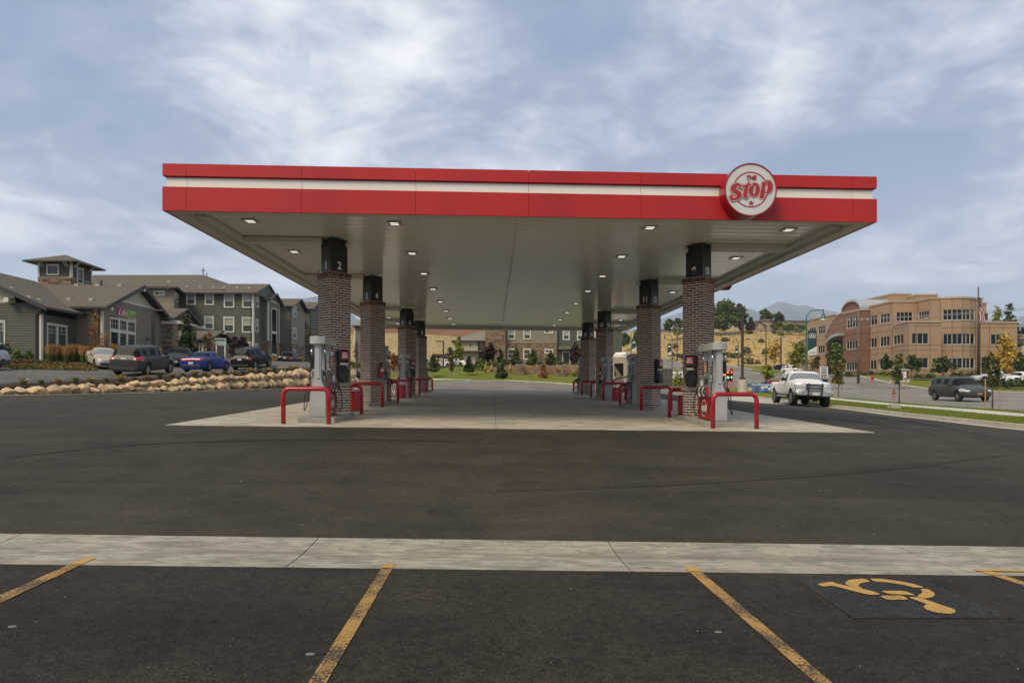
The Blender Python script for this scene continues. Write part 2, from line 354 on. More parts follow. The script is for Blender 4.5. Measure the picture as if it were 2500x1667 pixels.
def concrete(name, c1, c2, stain=.5, sc=1.):
    m = bpy.data.materials.new(name); m.use_nodes = True; nt = m.node_tree; N = nt.nodes; L = nt.links; b = N['Principled BSDF']; b.inputs['Roughness'].default_value = .75
    tc = N.new('ShaderNodeTexCoord')
    def noise(s, det, dist=0., st=(1, 1, 1), rot=0):
        mp = N.new('ShaderNodeMapping'); mp.inputs['Scale'].default_value = st; mp.inputs['Rotation'].default_value = (0, 0, rot); L.new(tc.outputs['Object'], mp.inputs[0])
        n = N.new('ShaderNodeTexNoise'); n.inputs['Scale'].default_value = s; n.inputs['Detail'].default_value = det; n.inputs['Distortion'].default_value = dist; L.new(mp.outputs[0], n.inputs[0]); return n.outputs[0]
    def rng(v, a, bb, c, d):
        n = N.new('ShaderNodeMapRange'); n.inputs[1].default_value = a; n.inputs[2].default_value = bb; n.inputs[3].default_value = c; n.inputs[4].default_value = d; L.new(v, n.inputs[0]); return n.outputs[0]
    cm = N.new('ShaderNodeMix'); cm.data_type = 'RGBA'; L.new(rng(noise(.8*sc, 6, .5), .3, .7, 0, 1), cm.inputs[0]); cm.inputs[6].default_value = (*c1, 1); cm.inputs[7].default_value = (*c2, 1)
    hs = N.new('ShaderNodeHueSaturation'); L.new(cm.outputs[2], hs.inputs['Color'])
    mu = N.new('ShaderNodeMath'); mu.operation = 'MULTIPLY'; L.new(rng(noise(2.2*sc, 8, 1.2, (.6, 1.8, 1), .4), .32, .62, 1-.42*stain, 1.08), mu.inputs[0]); L.new(rng(noise(14*sc, 5), .3, .7, .92, 1.08), mu.inputs[1])
    mu2 = N.new('ShaderNodeMath'); mu2.operation = 'MULTIPLY'; L.new(mu.outputs[0], mu2.inputs[0]); L.new(rng(noise(5*sc, 3, .3), .60, .68, 1, 1-.25*stain), mu2.inputs[1])
    L.new(mu2.outputs[0], hs.inputs['Value']); L.new(hs.outputs[0], b.inputs['Base Color'])
    bp = N.new('ShaderNodeBump'); bp.inputs['Strength'].default_value = .25; bp.inputs['Distance'].default_value = .01; L.new(noise(40, 6), bp.inputs['Height']); L.new(bp.outputs[0], b.inputs['Normal'])
    return m
M_pad = concrete('concrete_pad', (.42, .375, .29), (.56, .505, .40), 1.0)
M_gut = concrete('concrete_gutter', (.295, .268, .205), (.385, .350, .268), .95, 1.9)
def flowline(m):        # dirt washed into the low line of the gutter, a stain with a place of its own
    nt = m.node_tree; N = nt.nodes; L = nt.links; b = N['Principled BSDF']; src = b.inputs['Base Color'].links[0].from_socket
    tc = N.new('ShaderNodeTexCoord'); sp = N.new('ShaderNodeSeparateXYZ'); L.new(tc.outputs['Object'], sp.inputs[0]); n = N.new('ShaderNodeTexNoise'); mp = N.new('ShaderNodeMapping'); mp.inputs['Scale'].default_value = (.7, 5, 1); L.new(tc.outputs['Object'], mp.inputs[0]); L.new(mp.outputs[0], n.inputs[0]); n.inputs['Scale'].default_value = 1.5; n.inputs['Detail'].default_value = 7
    a = N.new('ShaderNodeMath'); a.operation = 'SUBTRACT'; L.new(sp.outputs[1], a.inputs[0]); a.inputs[1].default_value = 6.33; ab = N.new('ShaderNodeMath'); ab.operation = 'ABSOLUTE'; L.new(a.outputs[0], ab.inputs[0])
    mr = N.new('ShaderNodeMapRange'); mr.interpolation_type = 'SMOOTHSTEP'; mr.inputs[1].default_value = .02; mr.inputs[2].default_value = .20; mr.inputs[3].default_value = 1; mr.inputs[4].default_value = 0; L.new(ab.outputs[0], mr.inputs[0])
    nr = N.new('ShaderNodeMapRange'); nr.inputs[1].default_value = .42; nr.inputs[2].default_value = .62; nr.inputs[3].default_value = 0; nr.inputs[4].default_value = .65; L.new(n.outputs[0], nr.inputs[0])
    mu = N.new('ShaderNodeMath'); mu.operation = 'MULTIPLY'; L.new(mr.outputs[0], mu.inputs[0]); L.new(nr.outputs[0], mu.inputs[1])
    mx = N.new('ShaderNodeMix'); mx.data_type = 'RGBA'; L.new(mu.outputs[0], mx.inputs[0]); L.new(src, mx.inputs[6]); mx.inputs[7].default_value = (.17, .135, .09, 1); L.new(mx.outputs[2], b.inputs['Base Color'])
flowline(M_gut)
M_kerb = concrete('concrete_kerb', (.42, .39, .32), (.50, .46, .38), .4)
M_walk = concrete('concrete_walk', (.50, .47, .39), (.57, .53, .44), .3)
M_curb_island = concrete('concrete_island', (.30, .285, .235), (.37, .35, .29), .5)
M_lawn = mat('lawn_grass', (.115, .140, .018), .95, col2=(.185, .195, .034), vscale=1.6, det=8, bump=.9, bscale=55, spec=.1)
M_dry = mat('dry_grass', (.36, .25, .09), .95, col2=(.50, .365, .15), vscale=.9, det=14, bump=1., bscale=3, spec=.05)
M_dry2 = mat('dry_scrub', (.30, .225, .10), .95, col2=(.46, .36, .18), vscale=1.2, det=12, bump=1., bscale=2, spec=.05)
M_terr = mat('bare_soil', (.17, .125, .07), .95, col2=(.24, .19, .10), vscale=.3, det=8, bump=.6, bscale=5, spec=.05)
M_mulch = mat('bark_mulch', (.040, .026, .017), .95, col2=(.085, .058, .036), vscale=14, det=8, bump=1., bscale=60, spec=.1)
# ------------------------------------------------------------------ draped sheets
def drape(name, poly, step, zf, off, m, skirt=0., lines=(), parent=None, label=None, sub=None):
    bm = bmesh.new(); vs_ = [bm.verts.new((x, y, 0)) for x, y in poly]; bm.faces.new(vs_)
    bmesh.ops.triangulate(bm, faces=bm.faces[:])
    x0, x1 = min(p[0] for p in poly), max(p[0] for p in poly); y0, y1 = min(p[1] for p in poly), max(p[1] for p in poly)
    def cut(co, no): bmesh.ops.bisect_plane(bm, geom=bm.verts[:]+bm.edges[:]+bm.faces[:], plane_co=co, plane_no=no, dist=1e-5)
    k = math.floor(x0/step)+1
    while k*step < x1: cut((k*step, 0, 0), (1, 0, 0)); k += 1
    k = math.floor(y0/step)+1
    while k*step < y1: cut((0, k*step, 0), (0, 1, 0)); k += 1
    for y in lines:
        if y0 < y < y1: cut((0, y, 0), (0, 1, 0))
    for v in bm.verts: v.co.z = zf(v.co.x, v.co.y)+off
    bm.normal_update()
    for f in bm.faces:
        if f.normal.z < 0: f.normal_flip()
    if skirt:
        ed = [e for e in bm.edges if e.is_boundary]; r = bmesh.ops.extrude_edge_only(bm, edges=ed)
        for v in r['geom']:
            if isinstance(v, bmesh.types.BMVert): v.co.z -= skirt
    bmesh.ops.recalc_face_normals(bm, faces=bm.faces[:]) if skirt else None
    me = bpy.data.meshes.new(name); bm.to_mesh(me); bm.free(); me.materials.append(m)
    me.polygons.foreach_set('use_smooth', [False]*len(me.polygons))
    o = bpy.data.objects.new(name, me); C.objects.link(o)
    if parent is not None: o.parent = parent
    else: struct(o)
    if label: o['label'] = label
    return o
def xy(L): return [(p[0], p[1]) for p in L]
def ribbon(line, half, side=0):     # polygon round a polyline, offset to one side or centred
    P = [Vector(p[:2]) for p in line]; A = []; B = []
    for i, p in enumerate(P):
        t = (P[min(i+1, len(P)-1)]-P[max(0, i-1)]).normalized(); n = Vector((-t.y, t.x))
        A.append(tuple(p+n*(half[0] if isinstance(half, tuple) else half))); B.append(tuple(p+n*(half[1] if isinstance(half, tuple) else -half)))
    return A+B[::-1]
# terrain: one sheet with a ledge along the boulder wall, sunk a little under the paved and planted sheets
def in_poly(x, y, P):
    c = False; j = len(P)-1
    for i in range(len(P)):
        if (P[i][1] > y) != (P[j][1] > y) and x < (P[j][0]-P[i][0])*(y-P[i][1])/(P[j][1]-P[i][1])+P[i][0]: c = not c
        j = i
    return c
def build_terrain():
    xs = sorted(set([-2500, -1200, -600, -300]+list(np.arange(-150, -30, 5))+list(np.arange(-30, 60, 1.5))+list(np.arange(60, 240, 6))+[300, 450, 800, 1500, 2500]))
    ys = sorted(set([-400, -150, -60]+list(np.arange(-30, 20, 3))+list(np.arange(20, 130, 1.5))+list(np.arange(130, 400, 5))+[450, 600, 900, 1500, 2500, 4000]))
    V = []; nx = len(xs)
    for y in ys:
        for x in xs:
            cx = min(max(x, -120), 200); cy = min(max(y, -25), 330)
            z = groundZ(cx, cy)-.14
            d = math.hypot(x-cx, y-cy)
            z = z*math.exp(-d/300)-4*(1-math.exp(-d/300)) if d > 0 else z
            V.append((x, y, z))
    F_ = [(j*nx+i, j*nx+i+1, (j+1)*nx+i+1, (j+1)*nx+i) for j in range(len(ys)-1) for i in range(nx-1)]
    b = MB(); b.v = V; b.f = F_; b.m = [0]*len(F_)
    return struct(b.build('ground', [M_terr], smooth=True))
build_terrain()
lot_poly = [(-60, -12), (11, -12)]+[(p[0]-.02, p[1]) for p in KERB_A]+[(26, 66), (22, 72), (14, 67)]+[(p[0], p[1]) for p in LAWN[::-1]]+[(WALL[6][0], 61)]+[(x+.35, y) for x, y in WALL[5::-1]]+[(-27, 22), (-40, 16), (-60, 12)]
stall_poly = [(-60, -12), (11, -12), (11.8, 0)]+[(12.4, 5.80), (-60, 5.80)]
apron = [(-60, 6.85), (12.5, 6.85)]+[(p[0]-.02, p[1]) for p in KERB_A[1:]]+[(26, 66), (22, 70), (14, 66.5)]+[(p[0], p[1]) for p in LAWN[::-1]]+[(WALL[6][0], 61)]+[(x+.35, y) for x, y in WALL[5::-1]]+[(-27, 22), (-40, 16), (-60, 12)]
drape('parking_stalls_asphalt', stall_poly, 3, lowZ, 0, M_asph2, .3)
drape('forecourt_asphalt', apron, 2, lowZ, 0, M_asph, .3, lines=(6.85, 15.35))
# concrete pad under the canopy: slabs with sawn joints
PX0, PX1, PY0, PY1 = -7.52, 9.12, 15.35, 45.2
pxs = [PX0, -5.1, -2.5, .10, 2.7, 5.3, PX1]; pys = [PY0, 20.3, 25.2, 30.2, 35.2, 40.1, PY1]
for j in range(6):
    for i in range(6):
        a = .005
        drape('concrete_slab', [(pxs[i]+(a if i else 0), pys[j]+(a if j else 0)), (pxs[i+1]-(a if i < 5 else 0), pys[j]+(a if j else 0)), (pxs[i+1]-(a if i < 5 else 0), pys[j+1]-(a if j < 5 else 0)), (pxs[i]+(a if i else 0), pys[j+1]-(a if j < 5 else 0))], 2.5, lowZ, .012, M_pad, .08, label='pale concrete slab of the fuelling pad')
# the rear drive, paler asphalt
drape('rear_drive', [(PX0-4.4, 46), (PX0, 45.3), (PX1, 45.3), (17, 46), (22, 58)]+[(22.6, 62), (14, 66)]+[(p[0], p[1]-.1) for p in LAWN[-2::-1]]+[(-12.1, 60), (-12, 50)], 2, lowZ, .010, M_rear, .02)
# concrete drive entrance on the right and its darker lane
drape('drive_entrance', [(13.2, 37.5), (17.6, 38), (20.9, 47.2), (23.2, 58.3), (22, 62), (17, 57), (12.5, 46)], 2, lowZ, .018, M_kerb, .03)
# valley gutter in five lengths
gj = [(-30, -30), (Gp(51, 1304).x, Gp(-12, 1330).x), (Gp(773, 1318).x, Gp(689, 1390).x), (Gp(1485, 1323).x, Gp(1547, 1401).x), (Gp(2190, 1335).x, Gp(2365, 1394).x), (12.4, 12.35)]
for (a1, a0), (b1, b0) in zip(gj, gj[1:]):
    e = .006; k = [0, .35, .7, 1]
    bow = [0, .06*(1 if a1 > a0 else -1), .04, 0]
    L_ = [(a0+(a1-a0)*t+e, 5.802+1.046*t) for t in k]; R_ = [(b0+(b1-b0)*t-e, 5.802+1.046*t) for t in k]
    drape('gutter_slab', [L_[0], R_[0], R_[1], R_[2], R_[3], L_[3], L_[2], L_[1]], 1.0, lowZ, .003, M_gut, .2, lines=(6.05, 6.2, 6.36, 6.5, 6.7), label='stained concrete length of the valley gutter')
# ------------------------------------------------------------------ painted marks
def worn(name, c, under, amt, sc=60):
    m = bpy.data.materials.new(name); m.use_nodes = True; nt = m.node_tree; N = nt.nodes; L = nt.links; b = N['Principled BSDF']; b.inputs['Roughness'].default_value = .8
    tc = N.new('ShaderNodeTexCoord'); n = N.new('ShaderNodeTexNoise'); n.inputs['Scale'].default_value = sc; n.inputs['Detail'].default_value = 6; n.inputs['Roughness'].default_value = .7; L.new(tc.outputs['Object'], n.inputs[0])
    n2 = N.new('ShaderNodeTexNoise'); n2.inputs['Scale'].default_value = 3; n2.inputs['Detail'].default_value = 4; L.new(tc.outputs['Object'], n2.inputs[0])
    ad = N.new('ShaderNodeMath'); ad.operation = 'MULTIPLY_ADD'; L.new(n2.outputs[0], ad.inputs[0]); ad.inputs[1].default_value = .5; L.new(n.outputs[0], ad.inputs[2])
    mr = N.new('ShaderNodeMapRange'); mr.inputs[1].default_value = amt-.04; mr.inputs[2].default_value = amt+.04; L.new(ad.outputs[0], mr.inputs[0])
    mx = N.new('ShaderNodeMix'); mx.data_type = 'RGBA'; L.new(mr.outputs[0], mx.inputs[0]); mx.inputs[6].default_value = (*c, 1); mx.inputs[7].default_value = (*under, 1); L.new(mx.outputs[2], b.inputs['Base Color'])
    return m
M_yel = worn('yellow_paint_worn', (.40, .225, .055), (.045, .037, .026), .755)
M_yel2 = worn('yellow_paint_fresh', (.48, .28, .07), (.12, .09, .045), .87)
M_blue = worn('blue_paint_faded', (.040, .041, .047), (.033, .029, .022), .67, 30)
def mark(name, pts, off, m, step=.5, label=None):
    P = [Gp(*p) for p in pts]; o = drape(name, [(p.x, p.y) for p in P], step, lowZ, off, m, lines=(5.80, 6.36))
    if label: o['label'] = label
    return o
# stall lines, cut where they run from asphalt on to the gutter
def stall(p0l, p0r, p1l, p1r, lab):
    a, b, c, d = Gp(*p0l), Gp(*p0r), Gp(*p1l), Gp(*p1r)   # tip left/right, near-end left/right
    a.y = b.y = (a.y+b.y)/2
    def at(p, q, y): return p+(q-p)*((y-p.y)/(q.y-p.y))
    yn = -4.0
    al, ar = at(a, c, 5.80), at(b, d, 5.80); nl, nr = at(a, c, yn), at(b, d, yn)
    o = drape('stall_line', [(a.x, a.y), (b.x, b.y), (ar.x, 5.805), (al.x, 5.805)][::-1], .5, lowZ, .008, M_yel2, lines=(6.2, 6.36)); o['label'] = 'fresh yellow end of the '+lab
    o = drape('stall_line', [(al.x, 5.795), (ar.x, 5.795), (nr.x, yn), (nl.x, yn)][::-1], .5, lowZ, .006, M_yel, lines=()); o['label'] = 'worn yellow '+lab
stall((938, 1378), (966, 1376), (753, 1667), (797, 1667), 'stall line left of the middle')
stall((1669, 1385), (1697, 1384), (1990, 1667), (2030, 1667), 'stall line left of the wheelchair symbol')
stall((207, 1363), (235, 1363), (-60, 1480), (-42, 1493), 'stall line at the left')
stall((2375, 1391), (2404, 1391), (2600, 1463), (2622, 1460), 'stall line at the right')
mark('stall_line', [(2383, 1391.5), (2383, 1395.5), (2700, 1401), (2700, 1396)], .012, M_yel2, label='yellow line along the gutter edge at the right')
def S6(x, y): return (1600+x/2.613, 1280+y/2.613)
M_blue = asphalt('blue_paint_faded', (.0325, .0310, .0305), (.0420, .0395, .0395), 1.8)
mark('blue_symbol_ground', [S6(900, 352), S6(1700, 350), S6(2290, 600), S6(1265, 600)], .004, M_blue, label='faded blue square under the wheelchair symbol')
for poly in ([(1030, 385), (1070, 402), (1130, 395), (1300, 440), (1370, 455), (1440, 452), (1385, 430), (1165, 385), (1125, 370)],
             [(1210, 378), (1215, 390), (1290, 410), (1325, 416), (1292, 396), (1312, 380), (1375, 368), (1330, 350), (1235, 358)],
             [(1365, 350), (1400, 370), (1480, 375), (1590, 392), (1650, 408), (1720, 408), (1650, 385), (1560, 368), (1450, 352)],
             [(1690, 415), (1705, 440), (1680, 455), (1670, 465), (1720, 478), (1775, 468), (1785, 445), (1740, 418)],
             [(1430, 430), (1500, 450), (1590, 453), (1665, 460), (1590, 428)], [(1425, 460), (1480, 487), (1620, 485), (1575, 458)],
             [(1610, 470), (1735, 515), (1714, 524), (1712, 537), (1735, 552), (1785, 567), (1840, 575), (1890, 575), (1915, 566), (1912, 551), (1880, 537), (1830, 523), (1680, 468)]):
    k_ = len(poly); poly = [q for i in range(k_) for q in ((poly[i][0]*.84+poly[(i+1) % k_][0]*.16, poly[i][1]*.84+poly[(i+1) % k_][1]*.16), (poly[i][0]*.16+poly[(i+1) % k_][0]*.84, poly[i][1]*.16+poly[(i+1) % k_][1]*.84))]
    mark('wheelchair_symbol_stroke', [S6(*p) for p in poly], .010, M_yel2, label='yellow stroke of the wheelchair symbol')
# ------------------------------------------------------------------ right-hand strips, street, hill, lawns
def kerb(name, line, zf, h=.14, w=.16, m=None, out=1):
    P = [Vector(p[:2]) for p in line]; b = MB(); prev = None; Q = []
    for i in range(len(P)-1):
        n = max(1, int((P[i+1]-P[i]).length/2)); Q += [P[i].lerp(P[i+1], k/n) for k in range(n)]
    Q.append(P[-1]); R = []
    for i, p in enumerate(Q):
        t = (Q[min(i+1, len(Q)-1)]-Q[max(0, i-1)]).normalized(); n = Vector((-t.y, t.x))*out; z = zf(p.x, p.y)
        a = p-n*.30; c = p+n*w
        R.append([(a.x, a.y, z+.014), (p.x, p.y, z+.016), (p.x+n.x*.02, p.y+n.y*.02, z+h), (c.x, c.y, z+h+.005), (c.x, c.y, z-.1)])
    for r, s in zip(R, R[1:]):
        for k in range(4): b.quad(*((r[k], s[k], s[k+1], r[k+1]) if out < 0 else (r[k+1], s[k+1], s[k], r[k])))
    return struct(b.build(name, [m or M_kerb]))
kerb('kerb', KERB_A, lowZ, out=-1)
hz_ = lambda x, y: lowZ(x, y)+.10
strip_near = [(p[0]+.16, p[1]) for p in KERB_A]; 
WALKN = [(17.2, 4), (18.2, 14), (19.5, 24.1), (22.3, 36), (25.4, 50), (27.6, 58), (30.2, 72), (32.6, 84), cp(1792, 949, 92)[:2]]
WALKF = [(x+1.5, y) for x, y in WALKN]
drape('verge_lawn', [(11.4, -4)]+xy(strip_near)+[(24.2, 66), (26, 75), (29, 86)]+[(x-.02, y) for x, y in WALKN[:-1][::-1]]+[(16.6, -4)], 2, hz_, .03, M_lawn, .3)
drape('verge_lawn', [(18.1, -4)]+[(x+.02, y) for x, y in WALKF[:-1]]+[(p[0]-.22, p[1]) for p in ROAD_N[4::-1]]+[(18.6, -4)], 2, hz_, .03, M_lawn, .3)
drape('pavement', WALKN+WALKF[::-1], 2, hz_, .035, M_walk, .2)
kerb('street_kerb', ROAD_N, lowZ, out=1)
road = drape('street', xy(ROAD_N)+xy(ROAD_F)[::-1], 3, lowZ, .0, M_road, .3)
kerb('street_kerb', ROAD_F, lowZ, out=-1)
office_lawn = xy(ROAD_F)[1:7]
drape('office_lawn', [(p[0]+.2, p[1]) for p in office_lawn]+[(60, 150), (64, 158), (120, 150), (120, 20)], 4, lowZ, .10, M_lawn, .3)
drape('dry_hill', [cp(1790, 894, 161)[:2], cp(1669, 883, 187)[:2], cp(1590, 872, 213)[:2], cp(1500, 862, 242)[:2], (40, 300), (120, 325), (190, 300), (190, 205), (120, 165), (86, 160)], 5, lowZ, .15, M_dry, .3)
drape('dry_slope', [(-110, 300), (-110, 190), (-60, 160), (-22, 146), (20, 146), (30, 170), (44, 230), (38, 300), (0, 325), (-60, 325)], 5, groundZ, .15, M_dry2, .3)
drape('brown_field', [(-110, 240), (40, 236), (40, 300), (0, 328), (-110, 328)], 6, groundZ, .25, mat('brown_soil', (.20, .095, .055), .95, col2=(.26, .14, .08), vscale=.15, spec=.05), .3)
# lawn behind the station with a path
drape('station_lawn', [(WALL[6][0]+.1, 61.2)]+[(p[0], p[1]+.15) for p in LAWN]+[(18.5, 66), (20, 78), (19, 92), (12, 99), (-8, 99), (-24, 96), (-24, 84), (-20, 70)], 2.5, groundZ, .06, M_lawn, .3)
kerb('lawn_kerb', [(p[0], p[1]) for p in LAWN], lowZ, h=.10, out=1)
drape('garden_path', [XY(1020, 79.2), XY(1045, 79), XY(1100, 77.8), XY(1150, 76.9), XY(1150, 78.0), XY(1100, 79.2), XY(1045, 80.6), XY(1020, 80.9)], 2, groundZ, .09, M_walk)
# upper car park on the left
up_in = [(x-.75, y+.4) for x, y in WALL]
drape('upper_lot_asphalt', [(p[0]-.1, p[1]+.1) for p in UPC]+[(-12.6, 74), (-13, 90), (-18, 118), (-22, 140), (-28, 140), (-28.5, 112), (-28.5, 84), (-30, 66), (-30.6, 54)]+[cp(225, 895, 48.6)[:2], cp(110, 899, 45.1)[:2], cp(-10, 902, 42.7)[:2], cp(-300, 905, 38.1)[:2]]+[(-60, 22), (-38, 25)], 2, upZ, .0, M_upro, .3)
drape('mulch_bed', [(p[0]+.1, p[1]-.1) for p in UPC[1:]]+[(-13.2, 66), (-12.9, 61.3)]+up_in[-2:0:-1]+[(-23.6, 28.4)], 2, upZ, .05, M_mulch, .3)
kerb('upper_kerb', UPC, upZ, m=M_kerb, out=-1)
PLK = [cp(-300, 905, 38)[:2], cp(-10, 902, 42.6)[:2], cp(110, 899, 45)[:2], cp(225, 895, 48.5)[:2], (-30.6, 54), (-30.1, 66), (-28.6, 84), (-28.6, 112)]
kerb('planting_kerb', PLK, upZ, out=1)
drape('planting_bed', [(x-.16, y+.16) for x, y in PLK]+[(-29, 140), (-90, 140), (-90, 40)], 3, upZ, .08, mat('ground_cover_soil', (.060, .058, .028), .95, col2=(.12, .10, .045), vscale=2.5, bump=1, bscale=30, spec=.1), .3)

# cracks, sealed joints and small stones on the near asphalt
def crack(pts, w, m, lab, off=.004):
    P = [Gp(*p) for p in pts]; Q = []
    for a, c in zip(P, P[1:]):
        n = max(2, int((c-a).length/.12))
        for k in range(n): Q.append(a.lerp(c, k/n)+Vector((rnd.uniform(-.018, .018), rnd.uniform(-.018, .018), 0)))
    b = MB()
    for i in range(len(Q)-1):
        t = (Q[i+1]-Q[i]).normalized(); n = Vector((-t.y, t.x, 0))*w*rnd.uniform(.5, 1); 
        p = [Q[i]-n, Q[i]+n, Q[i+1]+n*.9, Q[i+1]-n*.9]; b.quad(*[(q.x, q.y, lowZ(q.x, q.y)+off) for q in p][::-1])
    o = struct(b.build('asphalt_crack', m)); o['label'] = lab
M_crk = mat('crack_shade', (.020, .017, .013), .95); M_scuff = mat('scuff', (.062, .054, .043), .9, var=.2, vscale=20); M_tar = mat('tyre_mark', (.034, .030, .024), .75, var=.15, vscale=12)
crack([S6(470, 440), S6(620, 470), S6(760, 560), S6(830, 600)], .0055, M_crk, 'thin crack in the stall left of the wheelchair symbol')
crack([S6(5, 820), S6(60, 760), S6(190, 735), S6(230, 690), S6(420, 680), S6(520, 640)], .0055, M_crk, 'long wandering crack below the stall line')
crack([(1100, 1430), (1180, 1445), (1240, 1470), (1330, 1478)], .0045, M_crk, 'faint crack in the middle stall')
rs = np.random.default_rng(77); b = MB()
for _ in range(230):
    if _ < 150: x, y = rs.uniform(-6, 7), rs.uniform(2.2, 5.8)
    else: x, y = rs.uniform(-9, 10), rs.uniform(6.9, 15)
    r = rs.uniform(.0015, .0045)*(1 if y < 6 else 1.4); z = lowZ(x, y); a = rs.uniform(0, 6.28); T = lambda X, Y, Z: (x+X*math.cos(a)-Y*math.sin(a), y+X*math.sin(a)+Y*math.cos(a), z+Z)
    b.box(-r, r, -r*.7, r*.7, -.001, r*1.1, T)
o = b.build('loose_grit', mat('grit', (.30, .27, .22), .8, island=.5)); o['kind'] = 'stuff'; tag(o, 'pale grit and small stones scattered over the near asphalt', 'grit')
for (px, py, lab) in ((30, 1529, 'left-hand'), (757, 1596, 'beside the middle-left stall line'), (1753, 1542, 'near the right-hand crack')):
    p = Gp(px, py); bb = MB(); bb.lathe([(.022, 0), (.018, .004), (.004, .005)], 10, lambda X, Y, Z: (p.x+X*1.3, p.y+Y*.8, lowZ(p.x, p.y)+Z)); o = bb.build('gum_spot', mat('gum', (.16, .15, .13), .7)); tag(o, 'pale flattened spot on the near asphalt, '+lab, 'spot', 'pale spots on the near asphalt')

drape('lot_edge_strip', ribbon([(x+.52, y) for x, y in WALL], .14), 2, lowZ, .02, M_kerb, .05)

def track(pts, w, m, lab):
    P = [Gp(*p) for p in pts]; Q = []
    for i in range(len(P)-1):
        p0, p1, p2, p3 = [P[min(max(i+k, 0), len(P)-1)] for k in (-1, 0, 1, 2)]
        for u in np.linspace(0, 1, 9)[:-1]: Q.append(.5*((2*p1)+(-p0+p2)*u+(2*p0-5*p1+4*p2-p3)*u*u+(-p0+3*p1-3*p2+p3)*u**3))
    Q.append(P[-1]); n = len(Q); b = MB()
    for i in range(n-1):
        t = (Q[i+1]-Q[i]).normalized(); k0, k1 = [w*min(1, 4*min(j, n-1-j)/n+.05) for j in (i, i+1)]; nn = Vector((-t.y, t.x, 0))
        b.quad(*[(q.x, q.y, lowZ(q.x, q.y)+.006) for q in (Q[i]-nn*k0, Q[i+1]-nn*k1, Q[i+1]+nn*k1, Q[i]+nn*k0)])
    o = struct(b.build('tyre_mark', m)); o['label'] = lab
M_tr = asphalt('asphalt_tyre_mark', (.034, .0295, .020), (.043, .036, .025), .8)
track([(1990, 1008), (2120, 1016), (2260, 1036), (2400, 1062), (2560, 1100)], .09, M_tr, 'dark curved tyre mark on the exit lane at the right'); track([(1930, 1018), (2080, 1028), (2230, 1050), (2380, 1082)], .08, M_tr, 'second dark curved tyre mark on the exit lane')
track([(0, 1120), (330, 1085), (760, 1072), (1150, 1078)], .10, M_tr, 'faint long tyre mark in front of the left pumps'); track([(1200, 1200), (1650, 1180), (2100, 1150), (2500, 1105)], .11, M_tr, 'faint long tyre mark in front of the right pumps')
# ------------------------------------------------------------------ canopy
R_ = lambda z: z+CZ
TILT = .0085
def cz(x, z): return CZ+z-TILT*(x-.66)
M_red = mat('red_panel', (.46, .021, .020), .42, var=.13, vscale=.5, spec=.35, stretch=(1, 1, .35), bump=.05, bscale=.8)
M_redk = mat('red_enamel', (.36, .006, .014), .30, var=.06, vscale=3, coat=.35)
M_white = mat('white_band', (.80, .78, .70), .42, var=.04, vscale=.4)
M_deck = mat('deck_paint', (.78, .77, .70), .15, var=.04, vscale=1.5, spec=.75, bump=.10, bscale=1.2, stretch=(.25, 3, 1))
M_deck2 = mat('beam_paint', (.60, .59, .53), .42, var=.05, vscale=1.5)
M_black = mat('black_cladding', (.012, .011, .010), .42)
M_blackp = mat('black_plastic', (.010, .010, .011), .38)
M_num = mat('number_vinyl', (.85, .84, .80), .5)
M_led = mat('led_strip', (.9, .9, .85), .4, emit=(1, .95, .84), estr=.55)
M_dim = mat('light_trim', (.42, .40, .35), .5)
M_galv = mat('grey_enamel', (.40, .405, .40), .36, var=.04, vscale=2)
M_galvd = mat('grey_enamel_dark', (.19, .19, .185), .45, var=.05)
M_chrome = mat('chrome', (.75, .75, .75), .12, metal=1)
M_hose = mat('rubber', (.012, .012, .012), .45)
canopy = empty('canopy', (.66, 30, CZ), label='large flat fuel canopy with red and white fascia on brick columns', cat='canopy')
CX0, CX1, CY0, CY1 = -7.60, 9.18, 15.35, 45.0
def TC(x, y, z): return (x, y, cz(x, z))
LO, MI, HI, TOPZ = 4.05, 4.60, 4.855, 5.135
def fascia(side, s0, s1, z0, z1, out, m, name, lab=None):
    b = MB(); t = .05
    if side == 'f': b.box(s0, s1, CY0-out, CY0-out+t, z0, z1, TC)
    if side == 'b': b.box(s0, s1, CY1+out-t, CY1+out, z0, z1, TC)
    if side == 'l': b.box(CX0-out, CX0-out+t, s0, s1, z0, z1, TC)
    if side == 'r': b.box(CX1+out-t, CX1+out, s0, s1, z0, z1, TC)
    o = b.build(name, m, canopy, world=True)
    if lab: o['label'] = lab
xj = [CX0, -7.06, -4.42, -1.78, .86, 3.52, 6.16, 8.60, CX1]
for a, c in zip(xj, xj[1:]):
    g = .004
    for sd in 'fb':
        fascia(sd, a+g, c-g, LO, MI, .0, M_red, 'lower_fascia_panel'); fascia(sd, a+g, c-g, HI, TOPZ, -.005, M_red, 'upper_fascia_panel'); fascia(sd, a+g+(.07 if a == CX0 else 0), c-g-(.07 if c == CX1 else 0), MI, HI, -.07, M_white, 'white_band')
yj = [CY0+.052]+[CY0+2.65*k for k in range(1, 11)]+[CY1-.052]
for a, c in zip(yj, yj[1:]):
    for sd in 'lr':
        fascia(sd, a+.004, c-.004, LO, MI, .0, M_red, 'lower_fascia_panel'); fascia(sd, a+.004, c-.004, HI, TOPZ, -.005, M_red, 'upper_fascia_panel'); fascia(sd, a+.075 if a < 16 else a, c-.075 if c > 44 else c, MI, HI, -.07, M_white, 'white_band')
